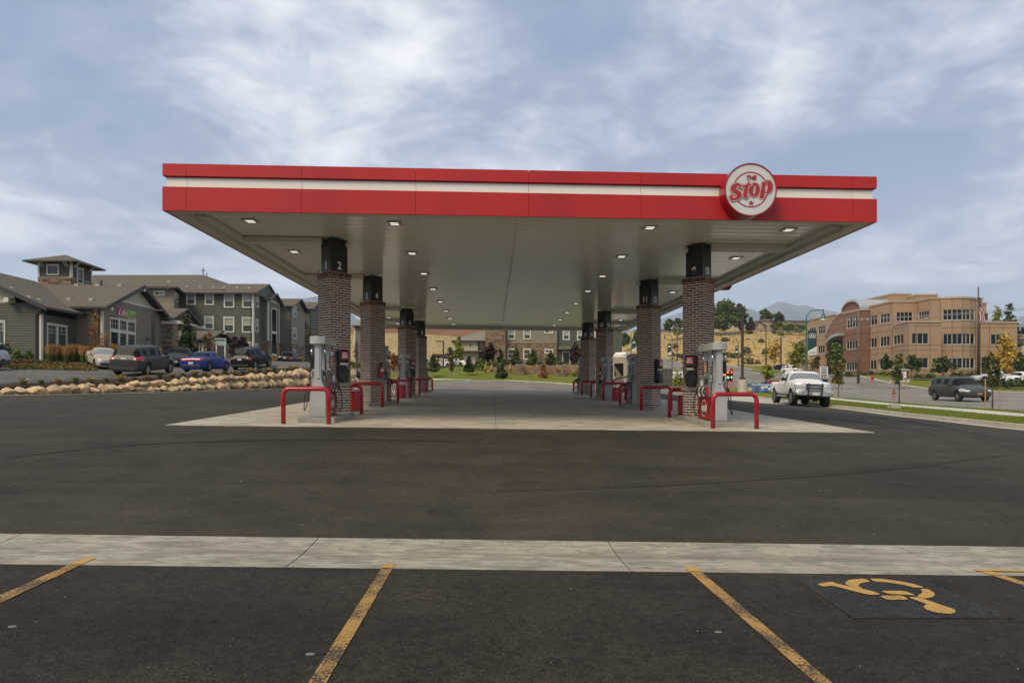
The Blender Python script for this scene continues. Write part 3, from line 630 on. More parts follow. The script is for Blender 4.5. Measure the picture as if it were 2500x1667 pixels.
for (x0, x1, y0, y1) in ((CX0+.058, CX1-.058, CY0+.125, CY0+.15), (CX0+.058, CX1-.058, CY1-.15, CY1-.125), (CX0+.125, CX0+.15, CY0+.15, CY1-.15), (CX1-.15, CX1-.125, CY0+.15, CY1-.15)):
    b = MB(); b.box(x0, x1, y0, y1, LO+.03, TOPZ-.01, TC); b.build('fascia_backing', M_redk, canopy, world=True)
    b = MB(); ex = .068; b.box(x0 if x1-x0 < 1 else x0, x1, y0 if y1-y0 > 1 else (y0-ex if y0 < 20 else y0), y1 if y1-y0 > 1 else (y1 if y0 < 20 else y1+ex), HI-.03, HI-.001, TC) if x1-x0 > 1 else b.box(x0-(ex if x0 < 0 else 0), x1+(ex if x0 > 0 else 0), y0, y1, HI-.03, HI-.001, TC); b.build('fascia_return', M_redk, canopy, world=True)
b = MB()                                            # roof sheet, lip round the soffit and gutter box behind it
b.box(CX0+.15, CX1-.15, CY0+.15, CY1-.15, 4.75, 4.80, TC)
b.build('roof_sheet', M_galvd, canopy, world=True)
for (x0, x1, y0, y1) in ((CX0+.052, CX1-.052, CY0+.052, CY0+.30), (CX0+.052, CX1-.052, CY1-.30, CY1-.052), (CX0+.052, CX0+.36, CY0+.302, CY1-.302), (CX1-.36, CX1-.052, CY0+.302, CY1-.302)):
    b = MB(); b.box(x0, x1, y0, y1, LO+.006, LO+.028, TC)
    if x1-x0 > 3: yy = y1-.03 if y0 < 20 else y0; b.box(x0+.32, x1-.32, yy, yy+.03, LO+.03, 4.24, TC)
    else: xx = x1-.03 if x0 < 0 else x0; b.box(xx, xx+.03, y0, y1, LO+.03, 4.24, TC)
    b.build('soffit_lip', M_deck2, canopy, world=True)
# gutter boxes along the two long sides
for x0, x1 in ((CX0+.37, CX0+.62), (CX1-.62, CX1-.37)):
    b = MB(); b.box(x0, x1, CY0+.9, CY1-.4, LO+.09, 4.235, TC); b.build('gutter_box', M_deck2, canopy, bevel=.01, world=True)
# ceiling: standing-seam deck panels running across, one set each side of the centre seam
def deck_mesh(w):
    b = MB(); p = .398
    prof = [(0, .0), (.010, 0), (.014, -.014), (.20, -.016), (p-.014, -.014), (p-.010, 0), (p, 0)]
    for (y0, z0), (y1, z1) in zip(prof, prof[1:]): b.quad((0, y0, z0), (0, y1, z1), (w, y1, z1), (w, y0, z0))
    b.quad((0, 0, .02), (w, 0, .02), (w, p, .02), (0, p, .02))
    me = bpy.data.meshes.new('deck_panel'); me.from_pydata(b.v, [], b.f); me.materials.append(M_deck); return me
ny = 72; yy0 = CY0+.31; pit = (CY1-.31-yy0)/ny
for x0, x1, dz in ((CX0+.36, .655, .0), (.665, CX1-.36, -.012)):
    me = deck_mesh(x1-x0)
    for k in range(ny):
        o = bpy.data.objects.new('deck_panel', me); C.objects.link(o); o.parent = canopy
        o.location = (x0-.66, yy0+k*pit-30, 4.265+dz-TILT*(x0-.66)); o.rotation_euler = (0, math.atan(TILT), 0); o.scale = (1, pit/.4, 1)
b = MB(); b.box(.645, .675, CY0+.31, CY1-.31, 4.205, 4.26, TC); b.build('centre_seam', M_deck2, canopy, world=True)
COLX = (-4.50, 6.00); COLY = (18.87, 24.9, 34.8, 40.8)
for y in COLY:
    for x0, x1 in ((CX0+.63, COLX[0]-.30), (COLX[1]+.30, CX1-.63)):
        b = MB(); b.box(x0, x1, y-.24, y+.24, LO+.04, 4.232, TC); b.build('drop_beam', M_deck2, canopy, bevel=.012, world=True)
n = 0
for y in (16.9, 20.6, 24.2, 27.9, 31.9, 35.7, 39.3, 42.9):
    for x in (-6.15, -2.50, 4.10, 7.75):
        t = empty('light_fitting', TC(x, y, 4.232)); t.parent = canopy; t.location = Vector(TC(x, y, 4.232))-Vector((.66, 30, CZ)); PO[t.name] = Vector((0, 0, 0))
        s = 1 if x < .66 else -1
        b = MB(); b.box(-.175, .175, -.175, .175, -.018, .03); b.build('light_trim', M_dim, t)
        for k in (-1, 1):
            b = MB(); b.box(-.10, .10, .075*k-.028, .075*k+.028, -.024, -.019); b.build('led_strip', M_led, t)
        n += 1
PLACE = {(i, j): ('left-hand', 'right-hand')[i]+' '+('nearest', 'second nearest', 'third', 'farthest')[j] for i in (0, 1) for j in range(4)}
# small cameras / speaker horns hung beside the columns
for cx, cy, s in ((COLX[0]+.42, 18.75, 1), (COLX[1]-.42, 18.75, -1), (COLX[1]-.42, 24.8, -1), (COLX[0]+.38, 34.7, 1), (COLX[0]+.38, 40.7, 1), (COLX[1]-.38, 40.7, -1)):
    t = empty('security_camera', TC(cx, cy, 4.23), label='small pale camera under the canopy beside the %s column' % PLACE[(0 if s > 0 else 1, {18: 0, 24: 1, 34: 2, 40: 3}[int(cy)])], cat='camera', group='security cameras under the canopy')
    b = MB(); b.lathe([(.02, 0), (.02, -.10), (.012, -.12)], 8); b.build('stem', M_deck2, t)
    b = MB(); b.lathe([(.05, -.10), (.085, -.14), (.085, -.20), (.05, -.25), (.01, -.26)], 12); b.build('dome', M_deck2, t, smooth=True)
# logo discs: front fascia, and the one on the right-hand side fascia
M_lred = mat('logo_red', (.37, .022, .028), .45); M_ldk = mat('logo_outline', (.16, .012, .016), .5); M_lcr = mat('logo_cream', (.72, .60, .54), .5); M_lwh = mat('logo_face', (.62, .625, .60), .35, var=.02)
def logo_mesh_layers():
    S = [(690, 655, 30), (672, 672, 34), (640, 672, 36), (600, 625, 26), (575, 622, 33), (540, 640, 44), (505, 668, 56), (480, 705, 66), (470, 745, 64), (505, 780, 62), (560, 815, 60), (605, 850, 62), (618, 895, 60), (600, 940, 50), (555, 970, 38), (500, 985, 32), (440, 978, 40), (412, 945, 34), (418, 910, 28), (450, 893, 24), (485, 905, 14)]
    t1 = [(858, 560, 5), (840, 605, 24), (800, 670, 42), (775, 760, 50), (762, 860, 52), (760, 905, 48), (785, 925, 34), (815, 920, 18), (832, 905, 8)]
    t2 = [(672, 712, 8), (725, 672, 26), (800, 655, 26), (905, 632, 18)]
    p1 = [(1182, 605, 14), (1215, 590, 40), (1212, 700, 52), (1190, 820, 56), (1172, 935, 56)]
    xs = np.arange(340, 1480, 9.); ys = np.arange(480, 1040, 9.); X, Y = np.meshgrid(xs, ys)
    def stroke(P):
        d = np.full(X.shape, 1e9)
        for (x0, y0, r0), (x1, y1, r1) in zip(P, P[1:]):
            L2 = (x1-x0)**2+(y1-y0)**2; t = np.clip(((X-x0)*(x1-x0)+(Y-y0)*(y1-y0))/L2, 0, 1)
            d = np.minimum(d, np.hypot(X-x0-t*(x1-x0), Y-y0-t*(y1-y0))-(r0+(r1-r0)*t))
        return d
    def ell(cx, cy, a, b_, rot):
        c, s = math.cos(rot), math.sin(rot); u = (X-cx)*c+(Y-cy)*s; v = -(X-cx)*s+(Y-cy)*c; k = np.hypot(u/a, v/b_); return (k-1)*np.where(k > 1e-6, np.hypot(u, v)/np.maximum(k, 1e-6), min(a, b_))
    o = np.maximum(ell(985, 750, 138, 172, .10), -ell(985, 755, 28, 112, .12))
    pb = np.maximum(ell(1320, 680, 118, 165, .14), -ell(1280, 690, 28, 118, .12)); pst = np.maximum(stroke(p1), -(ell(1280, 690, 28, 118, .12))); pst = np.maximum(pst, Y-965+.1*(X-1110))
    out = []
    for k, sd in enumerate((np.minimum(pb, pst), o, stroke(S), np.minimum(stroke(t1), stroke(t2)))):
        for j, thr in enumerate((20, 13, 0)):
            v, f = marching(sd, xs, ys, thr); out.append((v, f, k*.0045+j*.0015, j))
    return out
LAY = logo_mesh_layers()
def logo(loc, rz, label, R=.615):
    t = empty('logo_sign', loc, rz, label=label, cat='sign')
    K = R/640.
    def ring(r0, r1, y, m, name):
        b = MB(); k = 64
        for q in range(k):
            a0, a1 = 2*PI*q/k, 2*PI*(q+1)/k
            b.quad((r0*math.cos(a0), y, r0*math.sin(a0)), (r0*math.cos(a1), y, r0*math.sin(a1)), (r1*math.cos(a1), y, r1*math.sin(a1)), (r1*math.cos(a0), y, r1*math.sin(a0)))
        return b.build(name, m, t)
    b = MB(); b.lathe([(R, .36), (R, -.01), (R*.995, -.02), (R*.955, -.02), (R*.95, 0)], 72, lambda x, y, z: (x, z, y)); b.build('rim', M_redk, t, smooth=False)
    b = MB(); b.lathe([(R*.948, .01), (R*.948, -.002)], 72, lambda x, y, z: (x, z, y)); b.build('face', M_lwh, t)
    ring(.385, .415, -.006, M_lred, 'ring')
    for (v, f, sink, j) in LAY:
        m = (M_ldk, M_lcr, M_lred)[j]; nm = ('letter_outline', 'letter_edge', 'letter')[j]; b = MB(); b.v = [((x-900)*K, -.010-sink, (745-y)*K) for x, y in v]; b.f = f; b.m = [0]*len(f); b.build(nm, m, t)
    T = Matrix.Translation((0.008, -.014, .272)) @ Matrix.Rotation(PI/2, 4, 'X')
    text_mesh('word_the', 'THE', .135, M_lred, t, T, bold=.006, xs=.95, shear=.12)
    b = MB(); P = []
    for k in range(10):
        r = .078 if k % 2 == 0 else .031; a = PI/2+k*PI/5; P.append((r*math.cos(a), r*math.sin(a)))
    c = (0.010, -.310)
    for k in range(10): b.quad((c[0], -.014, c[1]), (c[0]+P[k][0], -.014, c[1]+P[k][1]), (c[0]+P[(k+1) % 10][0], -.014, c[1]+P[(k+1) % 10][1]))
    b.build('star', M_lred, t)
    b = MB(); b.box(-.25, .25, .12, .34, -.56, -.42); b.build('bracket', M_galvd, t)
    return t
p = W(1832.5, 463.5, 14.98)
logo(p, 0, 'round red and white THE Stop sign on the front fascia of the canopy')
logo((CX1+.36, 26.2, p.z), PI/2, 'second round red sign, on the right-hand side fascia of the canopy, seen from below')
# ------------------------------------------------------------------ brick columns
M_brick = mat('red_brown_brick', (.155, .082, .056), .85, island=.48, var=.25, vscale=14, bump=.5, bscale=90)
M_mortar = mat('mortar', (.84, .75, .62), .95, var=.10, vscale=8, bump=.4, bscale=60)
M_band = concrete('cast_stone', (.30, .28, .23), (.36, .34, .28), .4)
def brick_me(L_, depth=.04, hh=.048):
    b = MB(); b.box(-L_/2, L_/2, 0, depth, -hh/2, hh/2); me = bpy.data.meshes.new('brick'); me.from_pydata(b.v, [], b.f); me.materials.append(M_brick); return me
BF, BH = brick_me(.200), brick_me(.090); BS = brick_me(.056, .05, .125); BQ = brick_me(.206+.02)
PLACE = {(i, j): ('left-hand', 'right-hand')[i]+' '+('nearest', 'second nearest', 'third', 'farthest')[j] for i in (0, 1) for j in range(4)}
NUMS = {(0, 0): ('1', '2'), (0, 1): ('3', '4'), (0, 2): ('5', '6'), (0, 3): ('7', '8'), (1, 0): ('9', '10'), (1, 1): ('11', '12'), (1, 2): ('13', '14'), (1, 3): ('15', '16')}
SB = .66
def column(ix, iy):
    x, y = COLX[ix], COLY[iy]; g = plane(x, y)+.135; nums = NUMS[(ix, iy)]
    t = empty('brick_column', (x, y, g), PI/4, PLACE[(ix, iy)]+' brick canopy column, black top numbered %s and %s' % nums, 'column', 'brick columns under the canopy')
    top = cz(x, 3.24)-g; ceil_ = cz(x, 4.20)-g
    h = SB/2; zb = .74
    b = MB(); b.box(-h+.008, h-.008, -h+.008, h-.008, 0, zb); b.box(-h+.008, h-.008, -h+.008, h-.008, zb+.085, top); b.build('mortar_core', M_mortar, t)
    b = MB(); b.box(-h-.035, h+.035, -h-.035, h+.035, zb+.002, zb+.083); b.build('stone_band', M_band, t, bevel=.008)
    bs = .265; b = MB(); b.box(-bs, bs, -bs, bs, top-.05, ceil_); b.build('steel_cladding', M_black, t, bevel=.006)
    b = MB(); b.box(-h+.01, h-.01, -h+.01, h-.01, top, top+.012); b.build('cap', M_mortar, t)
    single = iy < 2; items = []; stuff = MB()
    # local faces: f0 normal -y, f1 normal +x, f2 +y, f3 -x. rotated 45 deg, f0 looks to front-right, f3 to front-left
    def place(f, s, z, me, L_):
        items.append((f, s, z, me, L_))
    nlow = int(zb/.068); nup = int((top-.13-zb-.085)/.068)
    for f in range(4):
        for sec, (z0, nn, pitch) in enumerate(((0, nlow, zb/nlow), (zb+.085, nup, (top-.13-zb-.085)/nup))):
            for k in range(nn):
                z = z0+(k+.5)*pitch; odd = (k+f) % 2
                for s, me, L_ in (((-.22, BF, .200), (0, BF, .200), (.22, BF, .200)) if not odd else ((-.275, BH, .090), (-.11, BF, .200), (.11, BF, .200), (.275, BH, .090))): place(f, s, z, me, L_)
        k = 0
        for s in np.linspace(-h+.036, h-.036, 10): place(f, float(s), top-.066, BS, .056)
    vis = [it for it in items if it[0] in (0, 3)]
    if single:
        vis.sort(key=lambda it: (it[4] < .1, abs(it[2]-1.9)+(0 if it[3] is not BS else -5)))
        keep = vis[:300]
    else: keep = []
    ks = set(id(i) for i in keep)
    for it in items:
        f, s, z, me, L_ = it; a = f*PI/2; prot = .03 if me is BS else .002
        c_, s_ = math.cos(a), math.sin(a); lx, ly = s, -h-prot+rnd.uniform(-.002, .002)
        px, py = lx*c_-ly*s_, lx*s_+ly*c_
        if id(it) in ks:
            o = bpy.data.objects.new('brick', me); C.objects.link(o); o.parent = t; o.location = (px, py, z); o.rotation_euler = (0, 0, a)
        else:
            hh = .0625 if me is BS else .024; dp = .05 if me is BS else .04
            T = lambda X, Y, Z, a=a, px=px, py=py, z=z: (px+X*math.cos(a)-Y*math.sin(a), py+X*math.sin(a)+Y*math.cos(a), z+Z)
            stuff.box(-L_/2, L_/2, 0, dp, -hh, hh, T)
    o = stuff.build('brick_courses', M_brick, t); o['kind'] = 'stuff'
    zc = top+.20
    for body, f in ((nums[0], 3), (nums[1], 0)):
        a = f*PI/2; n_ = (math.sin(a), -math.cos(a)); loc = (n_[0]*(bs+.003), n_[1]*(bs+.003), zc)
        text_mesh('number', body, .30, M_num, t, facing(loc, n_), bold=.009, xs=.84, extrude=.002)
    return t, top
COLS = {}
for ix in (0, 1):
    for iy in range(4): COLS[(ix, iy)] = column(ix, iy)
# ------------------------------------------------------------------ islands, guards
PAIR = {(0, 0): ('pump 1 and 2'), (0, 1): ('pump 3 and 4'), (0, 2): ('pump 5 and 6'), (0, 3): ('pump 7 and 8'), (1, 0): ('pump 9 and 10'), (1, 1): ('pump 11 and 12'), (1, 2): ('pump 13 and 14'), (1, 3): ('pump 15 and 16')}
def island(ix, iy):
    x, y = COLX[ix], COLY[iy]; s = -1 if iy % 2 == 0 else 1     # pump in front of the column, or behind it
    b = MB(); k_ = (.12, -.17)[ix]; P = [(-.46+k_, s*2.40), (-.46+k_, s*.9), (-.5, -s*.25), (0, -s*.88), (.5, -s*.25), (.46+k_, s*.9), (.46+k_, s*2.40)]
    P = [(x+px, y+py) for px, py in P]
    if s > 0: P = P[::-1]
    P2 = P if sum((P[i][0]*P[(i+1) % 7][1]-P[(i+1) % 7][0]*P[i][1]) for i in range(7)) > 0 else P[::-1]
    t = empty('pump_island', (x, y, plane(x, y)), label='concrete island under the %s column' % PLACE[(ix, iy)], cat='island', group='concrete pump islands')
    b.prism(P2, -.1, .135, lambda X, Y, Z: (X, Y, plane(X, Y)+Z if Z < 0 else plane(x, y)+.135-.026*0+(plane(X, Y)-plane(x, y))*.85))
    b.build('kerb_block', M_curb_island, t, bevel=.012, world=True)
for k in PAIR: island(*k)
def guard_me():
    b = MB(); w, h, r = .545, .905, .057; R = .15; path = [(-w, 0, -.05)]
    path += [(-w, 0, h-r-R)]+[(-w+R-R*math.cos(a), 0, h-r-R+R*math.sin(a)) for a in np.linspace(.2, PI/2, 6)]
    path += [(w-R+R*math.sin(a), 0, h-r-R+R*math.cos(a)) for a in np.linspace(0, PI/2-.2, 6)]+[(w, 0, h-r-R), (w, 0, -.05)]
    b.tube(path, r, 14); return b
GUARD = {}
gl = {0: ('in front of', 'on its camera side'), 1: ('behind', 'on its far side')}
proto = None
for ix in (0, 1):
    for iy in range(4):
        x, y0 = COLX[ix], COLY[iy]; s = -1 if iy % 2 == 0 else 1
        for kk, yy in ((0, y0+s*2.85), (1, y0-s*1.12)):
            word = 'beyond' if yy > y0 else 'in front of'
            what = ('the pump of the ' if kk == 0 else 'the bricks of the ')+PLACE[(ix, iy)]+' column'
            if proto is None: proto = guard_me().build('guard_rail', M_redk, smooth=True); o = proto
            else: o = proto.copy(); C.objects.link(o)
            o.location = (x, yy, plane(x, yy)+.012); o.rotation_euler = (0, -.0125*0, 0)
            tag(o, 'red hoop guard %s %s' % (word, what), 'guard rail', 'red hoop guards round the pump islands')
# ------------------------------------------------------------------ fuel pumps
M_sign = mat('poster_red', (.42, .02, .03), .4); M_wht = mat('white_sticker', (.75, .74, .70), .5); M_scr = mat('screen_dark', (.02, .025, .03), .15)
M_poster = mat('poster_mix', (.45, .03, .04), .4, col2=(.55, .45, .35), vscale=9)
def pump(ix, iy):
    x, y0 = COLX[ix]+(.14, -.19)[ix], COLY[iy]; s = -1 if iy % 2 == 0 else 1; y = y0+s*1.75; z = plane(x, y0)+.135+(plane(x, y)-plane(x, y0))*.85
    a, c_ = NUMS[(ix, iy)]
    t = empty('fuel_pump', (x, y, z), label='grey and red fuel dispenser %s the %s brick column' % ('in front of' if s < 0 else 'behind', PLACE[(ix, iy)]), cat='fuel pump', group='fuel pumps under the canopy')
    # main cabinet between two bottle-shaped end pillars
    b = MB(); b.box(-.20, .20, -.50, .50, .02, .60); b.build('cabinet', M_galvd, t)
    b = MB(); b.box(-.17, .17, -.46, .46, .60, 1.24); b.build('upper_cabinet', M_galv, t, bevel=.02)
    for sx in (-1, 1):
        b = MB(); b.box(sx*.205-.012, sx*.205+.012, -.52, .52, .03, .62); b.build('skirt_panel', M_redk, t, bevel=.006)
        # oval logo on the skirt
        M = Matrix.Translation((sx*.2185, 0, .33)) @ Matrix.Rotation(PI/2*sx, 4, 'Z') @ Matrix.Rotation(PI/2, 4, 'X')
        bb = MB(); k = 32
        for r0, r1 in ((.205, .225),):
            for q in range(k):
                a0, a1 = 2*PI*q/k, 2*PI*(q+1)/k
                bb.quad(*[M @ Vector((r*math.cos(an), r*math.sin(an), .001)) for r, an in ((r0, a0), (r1, a0), (r1, a1), (r0, a1))])
        o = bb.build('logo_ring', M_wht, t)
        for v, f, _, j in LAY:
            if j == 2: bb = MB(); bb.v = [tuple(M @ Vector(((X-900)*.00042, (745-Y)*.00050, .002))) for X, Y in v]; bb.f = f; bb.m = [0]*len(f); bb.build('logo_letter', M_wht, t)
        # operating face: screen, keypad, price window, nozzles
        b = MB(); b.box(sx*.172, sx*.215, -.40, .40, .64, 1.20); b.build('face_panel', M_galvd, t, bevel=.01)
        b = MB(); b.box(sx*.2152-.003, sx*.2152+.006, -.30, -.02, .98, 1.14); b.build('screen', M_scr, t)
        b = MB(); b.box(sx*.2152-.003, sx*.2152+.006, .10, .30, .94, 1.10); b.build('keypad', M_wht, t)
        M = Matrix.Translation((sx*.222, -.30, 1.30)) 
        b = MB(); b.box(sx*.17, sx*.19, -.50, -.38, 1.06, 1.20); b.build('pump_number_plate', M_wht, t)
        T = facing((sx*.1925, -.44, 1.13), (sx, 0)); text_mesh('pump_number', c_ if sx > 0 else a, .12, M_blackp, t, T, bold=.004, extrude=.001)
        for q, yy in enumerate((-.30, .0, .30)):
            b = MB(); b.box(sx*.20, sx*.27, yy-.05, yy+.05, .66, .90); n_ = b.build('nozzle_holster', M_wht if q else M_sign, t, bevel=.01)
            b = MB(); b.tube([(sx*.25, yy, .90), (sx*.31, yy, .86), (sx*.33, yy, .78), (sx*.29, yy, .68)], [.02, .028, .026, .014], 8); b.tube([(sx*.29, yy, .70), (sx*.27, yy, .60)], .010, 6); n_ = b.build('nozzle', M_blackp, t)
            b = MB(); b.box(sx*.222, sx*.228, yy-.035, yy+.035, .74, .84); b.build('grade_button', (M_sign, M_wht, M_sign)[q], t)
        for q, yy in enumerate((-.43, .30)):      # hoses from the head to the nozzles
            b = MB(); yn = (-.30, .30)[q]; H_ = [(sx*(.155 if q == 0 else .17), yy-.06, 1.93), (sx*.17, yy-.09, 1.6), (sx*.19, yy-.11, 1.1), (sx*.24, yy-.12, .55), (sx*.30, yy-.10, .24), (sx*.37, yy-.02, .17), (sx*.41, yn, .36), (sx*.38, yn, .62), (sx*.33, yn, .77)]
            P = []
            for i in range(len(H_)-1):
                p0, p1, p2, p3 = [Vector(H_[min(max(i+k, 0), len(H_)-1)]) for k in (-1, 0, 1, 2)]
                for u in (0, .25, .5, .75): P.append(.5*((2*p1)+(-p0+p2)*u+(2*p0-5*p1+4*p2-p3)*u*u+(-p0+3*p1-3*p2+p3)*u**3))
            P.append(Vector(H_[-1])); b.tube(P, .013, 7); b.build('hose', M_hose, t, smooth=True)
            b = MB(); b.tube([(sx*.165, yy-.08, 1.78), (sx*.167, yy-.085, 1.70), (sx*.17, yy-.09, 1.62)], [.014, .026, .014], 8); b.build('hose_coupling', M_chrome, t, smooth=True)
    for sy in (-1, 1):   # end pillars, wide at the foot and slim above
        ye = sy*.53; P = [(-.195, .0), (.195, .0), (.195, .56), (.185, .66), (.15, .78), (.10, .90), (.078, 1.02), (.076, 2.0), (-.076, 2.0), (-.078, 1.02), (-.10, .90), (-.15, .78), (-.185, .66), (-.195, .56)]
        b = MB(); y0_, y1_ = sorted((ye-sy*.05, ye+sy*.035))
        b.prism(P, y0_, y1_, lambda X, Z, Y: (X, Y, Z)); b.build('end_pillar', M_galv, t)
        b = MB(); b.prism([(-.045, 1.0), (.045, 1.0), (.045, 1.97), (-.045, 1.97)], *sorted((ye+sy*.036, ye+sy*.055)), T=lambda X, Z, Y: (X, Y, Z)); b.build('pillar_rib', M_galv, t)
    for yy in (-.10,):
        b = MB(); b.box(-.08, .08, yy-.10, yy+.10, 1.24, 1.95); b.build('hose_mast', M_galv, t)
    b = MB(); b.box(-.13, .13, -.6, .62, 1.98, 2.0)
    A = [(.185*math.cos(an)+0, -.60-.05*math.sin(an)) for an in np.linspace(0, PI, 9)]
    out = [(-.19, .60), (-.19, -.60)]+[(-.19+.38*k/8, -.60-.075*math.sin(PI*k/8)) for k in range(1, 8)]+[(.19, -.60), (.19, .60)]+[(.19-.38*k/8, .60+.075*math.sin(PI*k/8)) for k in range(1, 8)]
    b.prism(out, 1.90, 2.10); b.build('hose_canopy', M_galv, t, bevel=.012)
    for sx in (-1, 1):
        b = MB(); b.box(sx*.24-.012, sx*.24+.012, -.34, -.06, 1.27, 1.60); tp = b.build('topper_frame', M_blackp, t)
        b = MB(); b.box(sx*.254-.001, sx*.254+.001, -.32, -.08, 1.29, 1.58); b.build('topper_poster', M_poster, tp)
        b = MB(); b.tube([(sx*.08, -.2, 1.45), (sx*.23, -.2, 1.45)], .008, 6); b.build('topper_bracket', M_blackp, tp)
    t.scale = (1, 1, .955)
    for q, zz in enumerate((1.06, .86)):         # instruction stickers on the end of the cabinet
        b = MB(); b.box(.105, .165, -.4635, -.4610, zz, zz+.14); b.build('sticker', (M_scr, M_galvd)[q], t)
    return t
for k in PAIR: pump(*k)
# ------------------------------------------------------------------ towel and squeegee units on the columns
def service_unit(ix, iy, f):
    x, y = COLX[ix], COLY[iy]; g = COLS[(ix, iy)][0].location.z; a = PI/4+f*PI/2
    side = {3: 'left', 0: 'right'}[f]
    t = empty('windshield_service_unit', (x, y, g), a, 'black SELF SERVE towel unit on the %s brick column' % PLACE[(ix, iy)], 'dispenser', 'windshield service units on the columns')
    h = -SB/2-.006; zt = .86 if iy == 0 else .86
    zt += .02
    def T(X, Y, Z): return (X, h-Y, Z+zt)
    b = MB(); b.box(-.15, .15, 0, .20, .52, .86, T); b.build('towel_box', M_blackp, t, bevel=.035)
    b = MB(); b.box(-.13, .13, .0, .10, .30, .52, T); b.build('back_plate', M_blackp, t, bevel=.01)
    b = MB(); b.prism([(-.15, .33), (.15, .33), (.155, .12), (.10, -.02), (-.10, -.02), (-.155, .12)][::-1], 0, .22, lambda X, Z, Y: T(X, Y, Z)); b.build('bucket', M_blackp, t, bevel=.025)
    b = MB(); b.box(-.105, .105, .2005, .206, .60, .815, T); b.build('sign', mat('sign_red', (.55, .012, .03), .4), t)
    Mx = facing((0, h-.208, zt+.7075), (0, -1)); text_mesh('sign_text', 'SELF\nSERVE', .088, M_wht, t, Mx, bold=.004, xs=.80, extrude=.001)
    b = MB(); b.box(-.09, .09, .08, .19, .44, .505, T); b.build('paper_towel', mat('paper', (.62, .58, .48), .9), t)
    b = MB(); sgn = 1 if f == 0 else -1; b.tube([T(.02*sgn, .12, .25), T(.16*sgn, .14, .38), T(.24*sgn, .15, .50)], .012, 6); b.tube([T(.20*sgn, .15, .50), T(.28*sgn, .15, .50)], .012, 6); b.build('squeegee', M_blackp, t)
for ix, iy, f in ((0, 0, 0), (1, 0, 3), (0, 2, 0), (1, 1, 0)): service_unit(ix, iy, f)
# ------------------------------------------------------------------ litter bins
M_binred = mat('bin_red', (.40, .004, .010), .33, coat=.3, var=.05)
def bin_(x, y, lab):
    t = empty('litter_bin', (x, y, plane(x, y)+.014), label=lab, cat='bin', group='red litter bins beside the pumps')
    b = MB(); b.prism([(.24*math.cos(a), .22*math.sin(a)) for a in np.linspace(0, 2*PI, 17)[:-1]], .02, .60); b.build('body', M_binred, t, bevel=.015)
    b = MB(); b.lathe([(.235, .60), (.235, .625), (.20, .64), (.10, .645)], 20); b.build('lid_ring', M_redk, t, smooth=True)
    for q in range(3):
        b = MB(); b.tube([(-.12+.10*q, .05, .63), (-.12+.10*q, .05, .80)], .006, 6); b.build('rod', M_chrome, t)
    b = MB(); b.tube([(-.14, .05, .80), (.14, .05, .80)], .006, 6); b.build('rail', M_chrome, t)
bin_(-4.50, 21.4, 'red litter bin between the first and second column on the left')
bin_(6.30, 21.2, 'red litter bin between the first and second column on the right')
bin_(-4.38, 31.7, 'red litter bin by the hoop guard before the left-hand third column')
bin_(6.02, 31.4, 'red litter bin by the hoop guard before the right-hand third column')
# ------------------------------------------------------------------ fire extinguishers
def extinguisher(ix, iy, f, lab):
    x, y = COLX[ix], COLY[iy]; g = COLS[(ix, iy)][0].location.z; a = PI/4+f*PI/2
    t = empty('fire_extinguisher', (x, y, g), a, lab, 'fire extinguisher', 'fire extinguishers on the columns'); cx = .07
    T = lambda X, Y, Z: (X+cx, Y-SB/2-.11, Z+.93)
    b = MB(); b.lathe([(.075, 0), (.085, .03), (.085, .34), (.06, .42), (.025, .45), (.02, .48)], 16, T); b.build('cylinder', M_redk, t, smooth=True)
    b = MB(); b.box(-.03, .03, -.03, .05, .47, .53, T); b.box(-.01, .09, -.02, .02, .52, .55, T); b.build('valve', M_blackp, t)
    b = MB(); b.tube([T(-.03, 0, .5), T(-.12, 0, .42), T(-.11, 0, .10)], .012, 6); b.build('hose', M_hose, t)
    b = MB(); b.box(-.05, .05, -.089, -.075, .22, .34, T); b.build('label_plate', M_wht, t)
extinguisher(0, 1, 0, 'red fire extinguisher on the left-hand second brick column')
extinguisher(1, 2, 3, 'red fire extinguisher on the right-hand third brick column')
# ------------------------------------------------------------------ building materials
M_green = mat('green_siding', (.088, .094, .062), .7, var=.06, vscale=1.5)
M_tan = mat('taupe_siding', (.235, .198, .138), .7, var=.05, vscale=1.5)
M_stucco = mat('taupe_stucco', (.250, .220, .165), .9, var=.06, vscale=1, bump=.3, bscale=30)
M_creamw = mat('cream_board', (.52, .48, .36), .7, var=.04, vscale=1)
M_trim = mat('cream_trim', (.66, .63, .52), .6)
M_dkfas = mat('dark_fascia', (.045, .036, .034), .5)
M_shing = mat('roof_shingles', (.090, .078, .058), .9, col2=(.175, .152, .115), vscale=7, det=10, bump=.6, bscale=12, spec=.15)
M_shing2 = mat('roof_shingles_grey', (.20, .185, .16), .9, col2=(.27, .25, .215), vscale=5, det=10, bump=.6, bscale=12, spec=.15)
M_stone = mat('ledge_stone', (.235, .165, .105), .9, island=.45, var=.2, vscale=5, bump=.5, bscale=12)
M_stonej = mat('stone_joint', (.10, .075, .05), .95)
M_glass = mat('window_glass', (.030, .034, .036), .08, spec=.6)
M_glassb = mat('window_blind', (.30, .31, .26), .25, col2=(.40, .40, .34), vscale=2)
M_glassg = mat('green_glass', (.060, .075, .060), .12)
M_vent = mat('roof_vent_metal', (.42, .38, .30), .5)
M_dark = mat('deep_shade', (.012, .010, .009), .9)
M_rail = mat('dark_rail', (.02, .018, .017), .5)
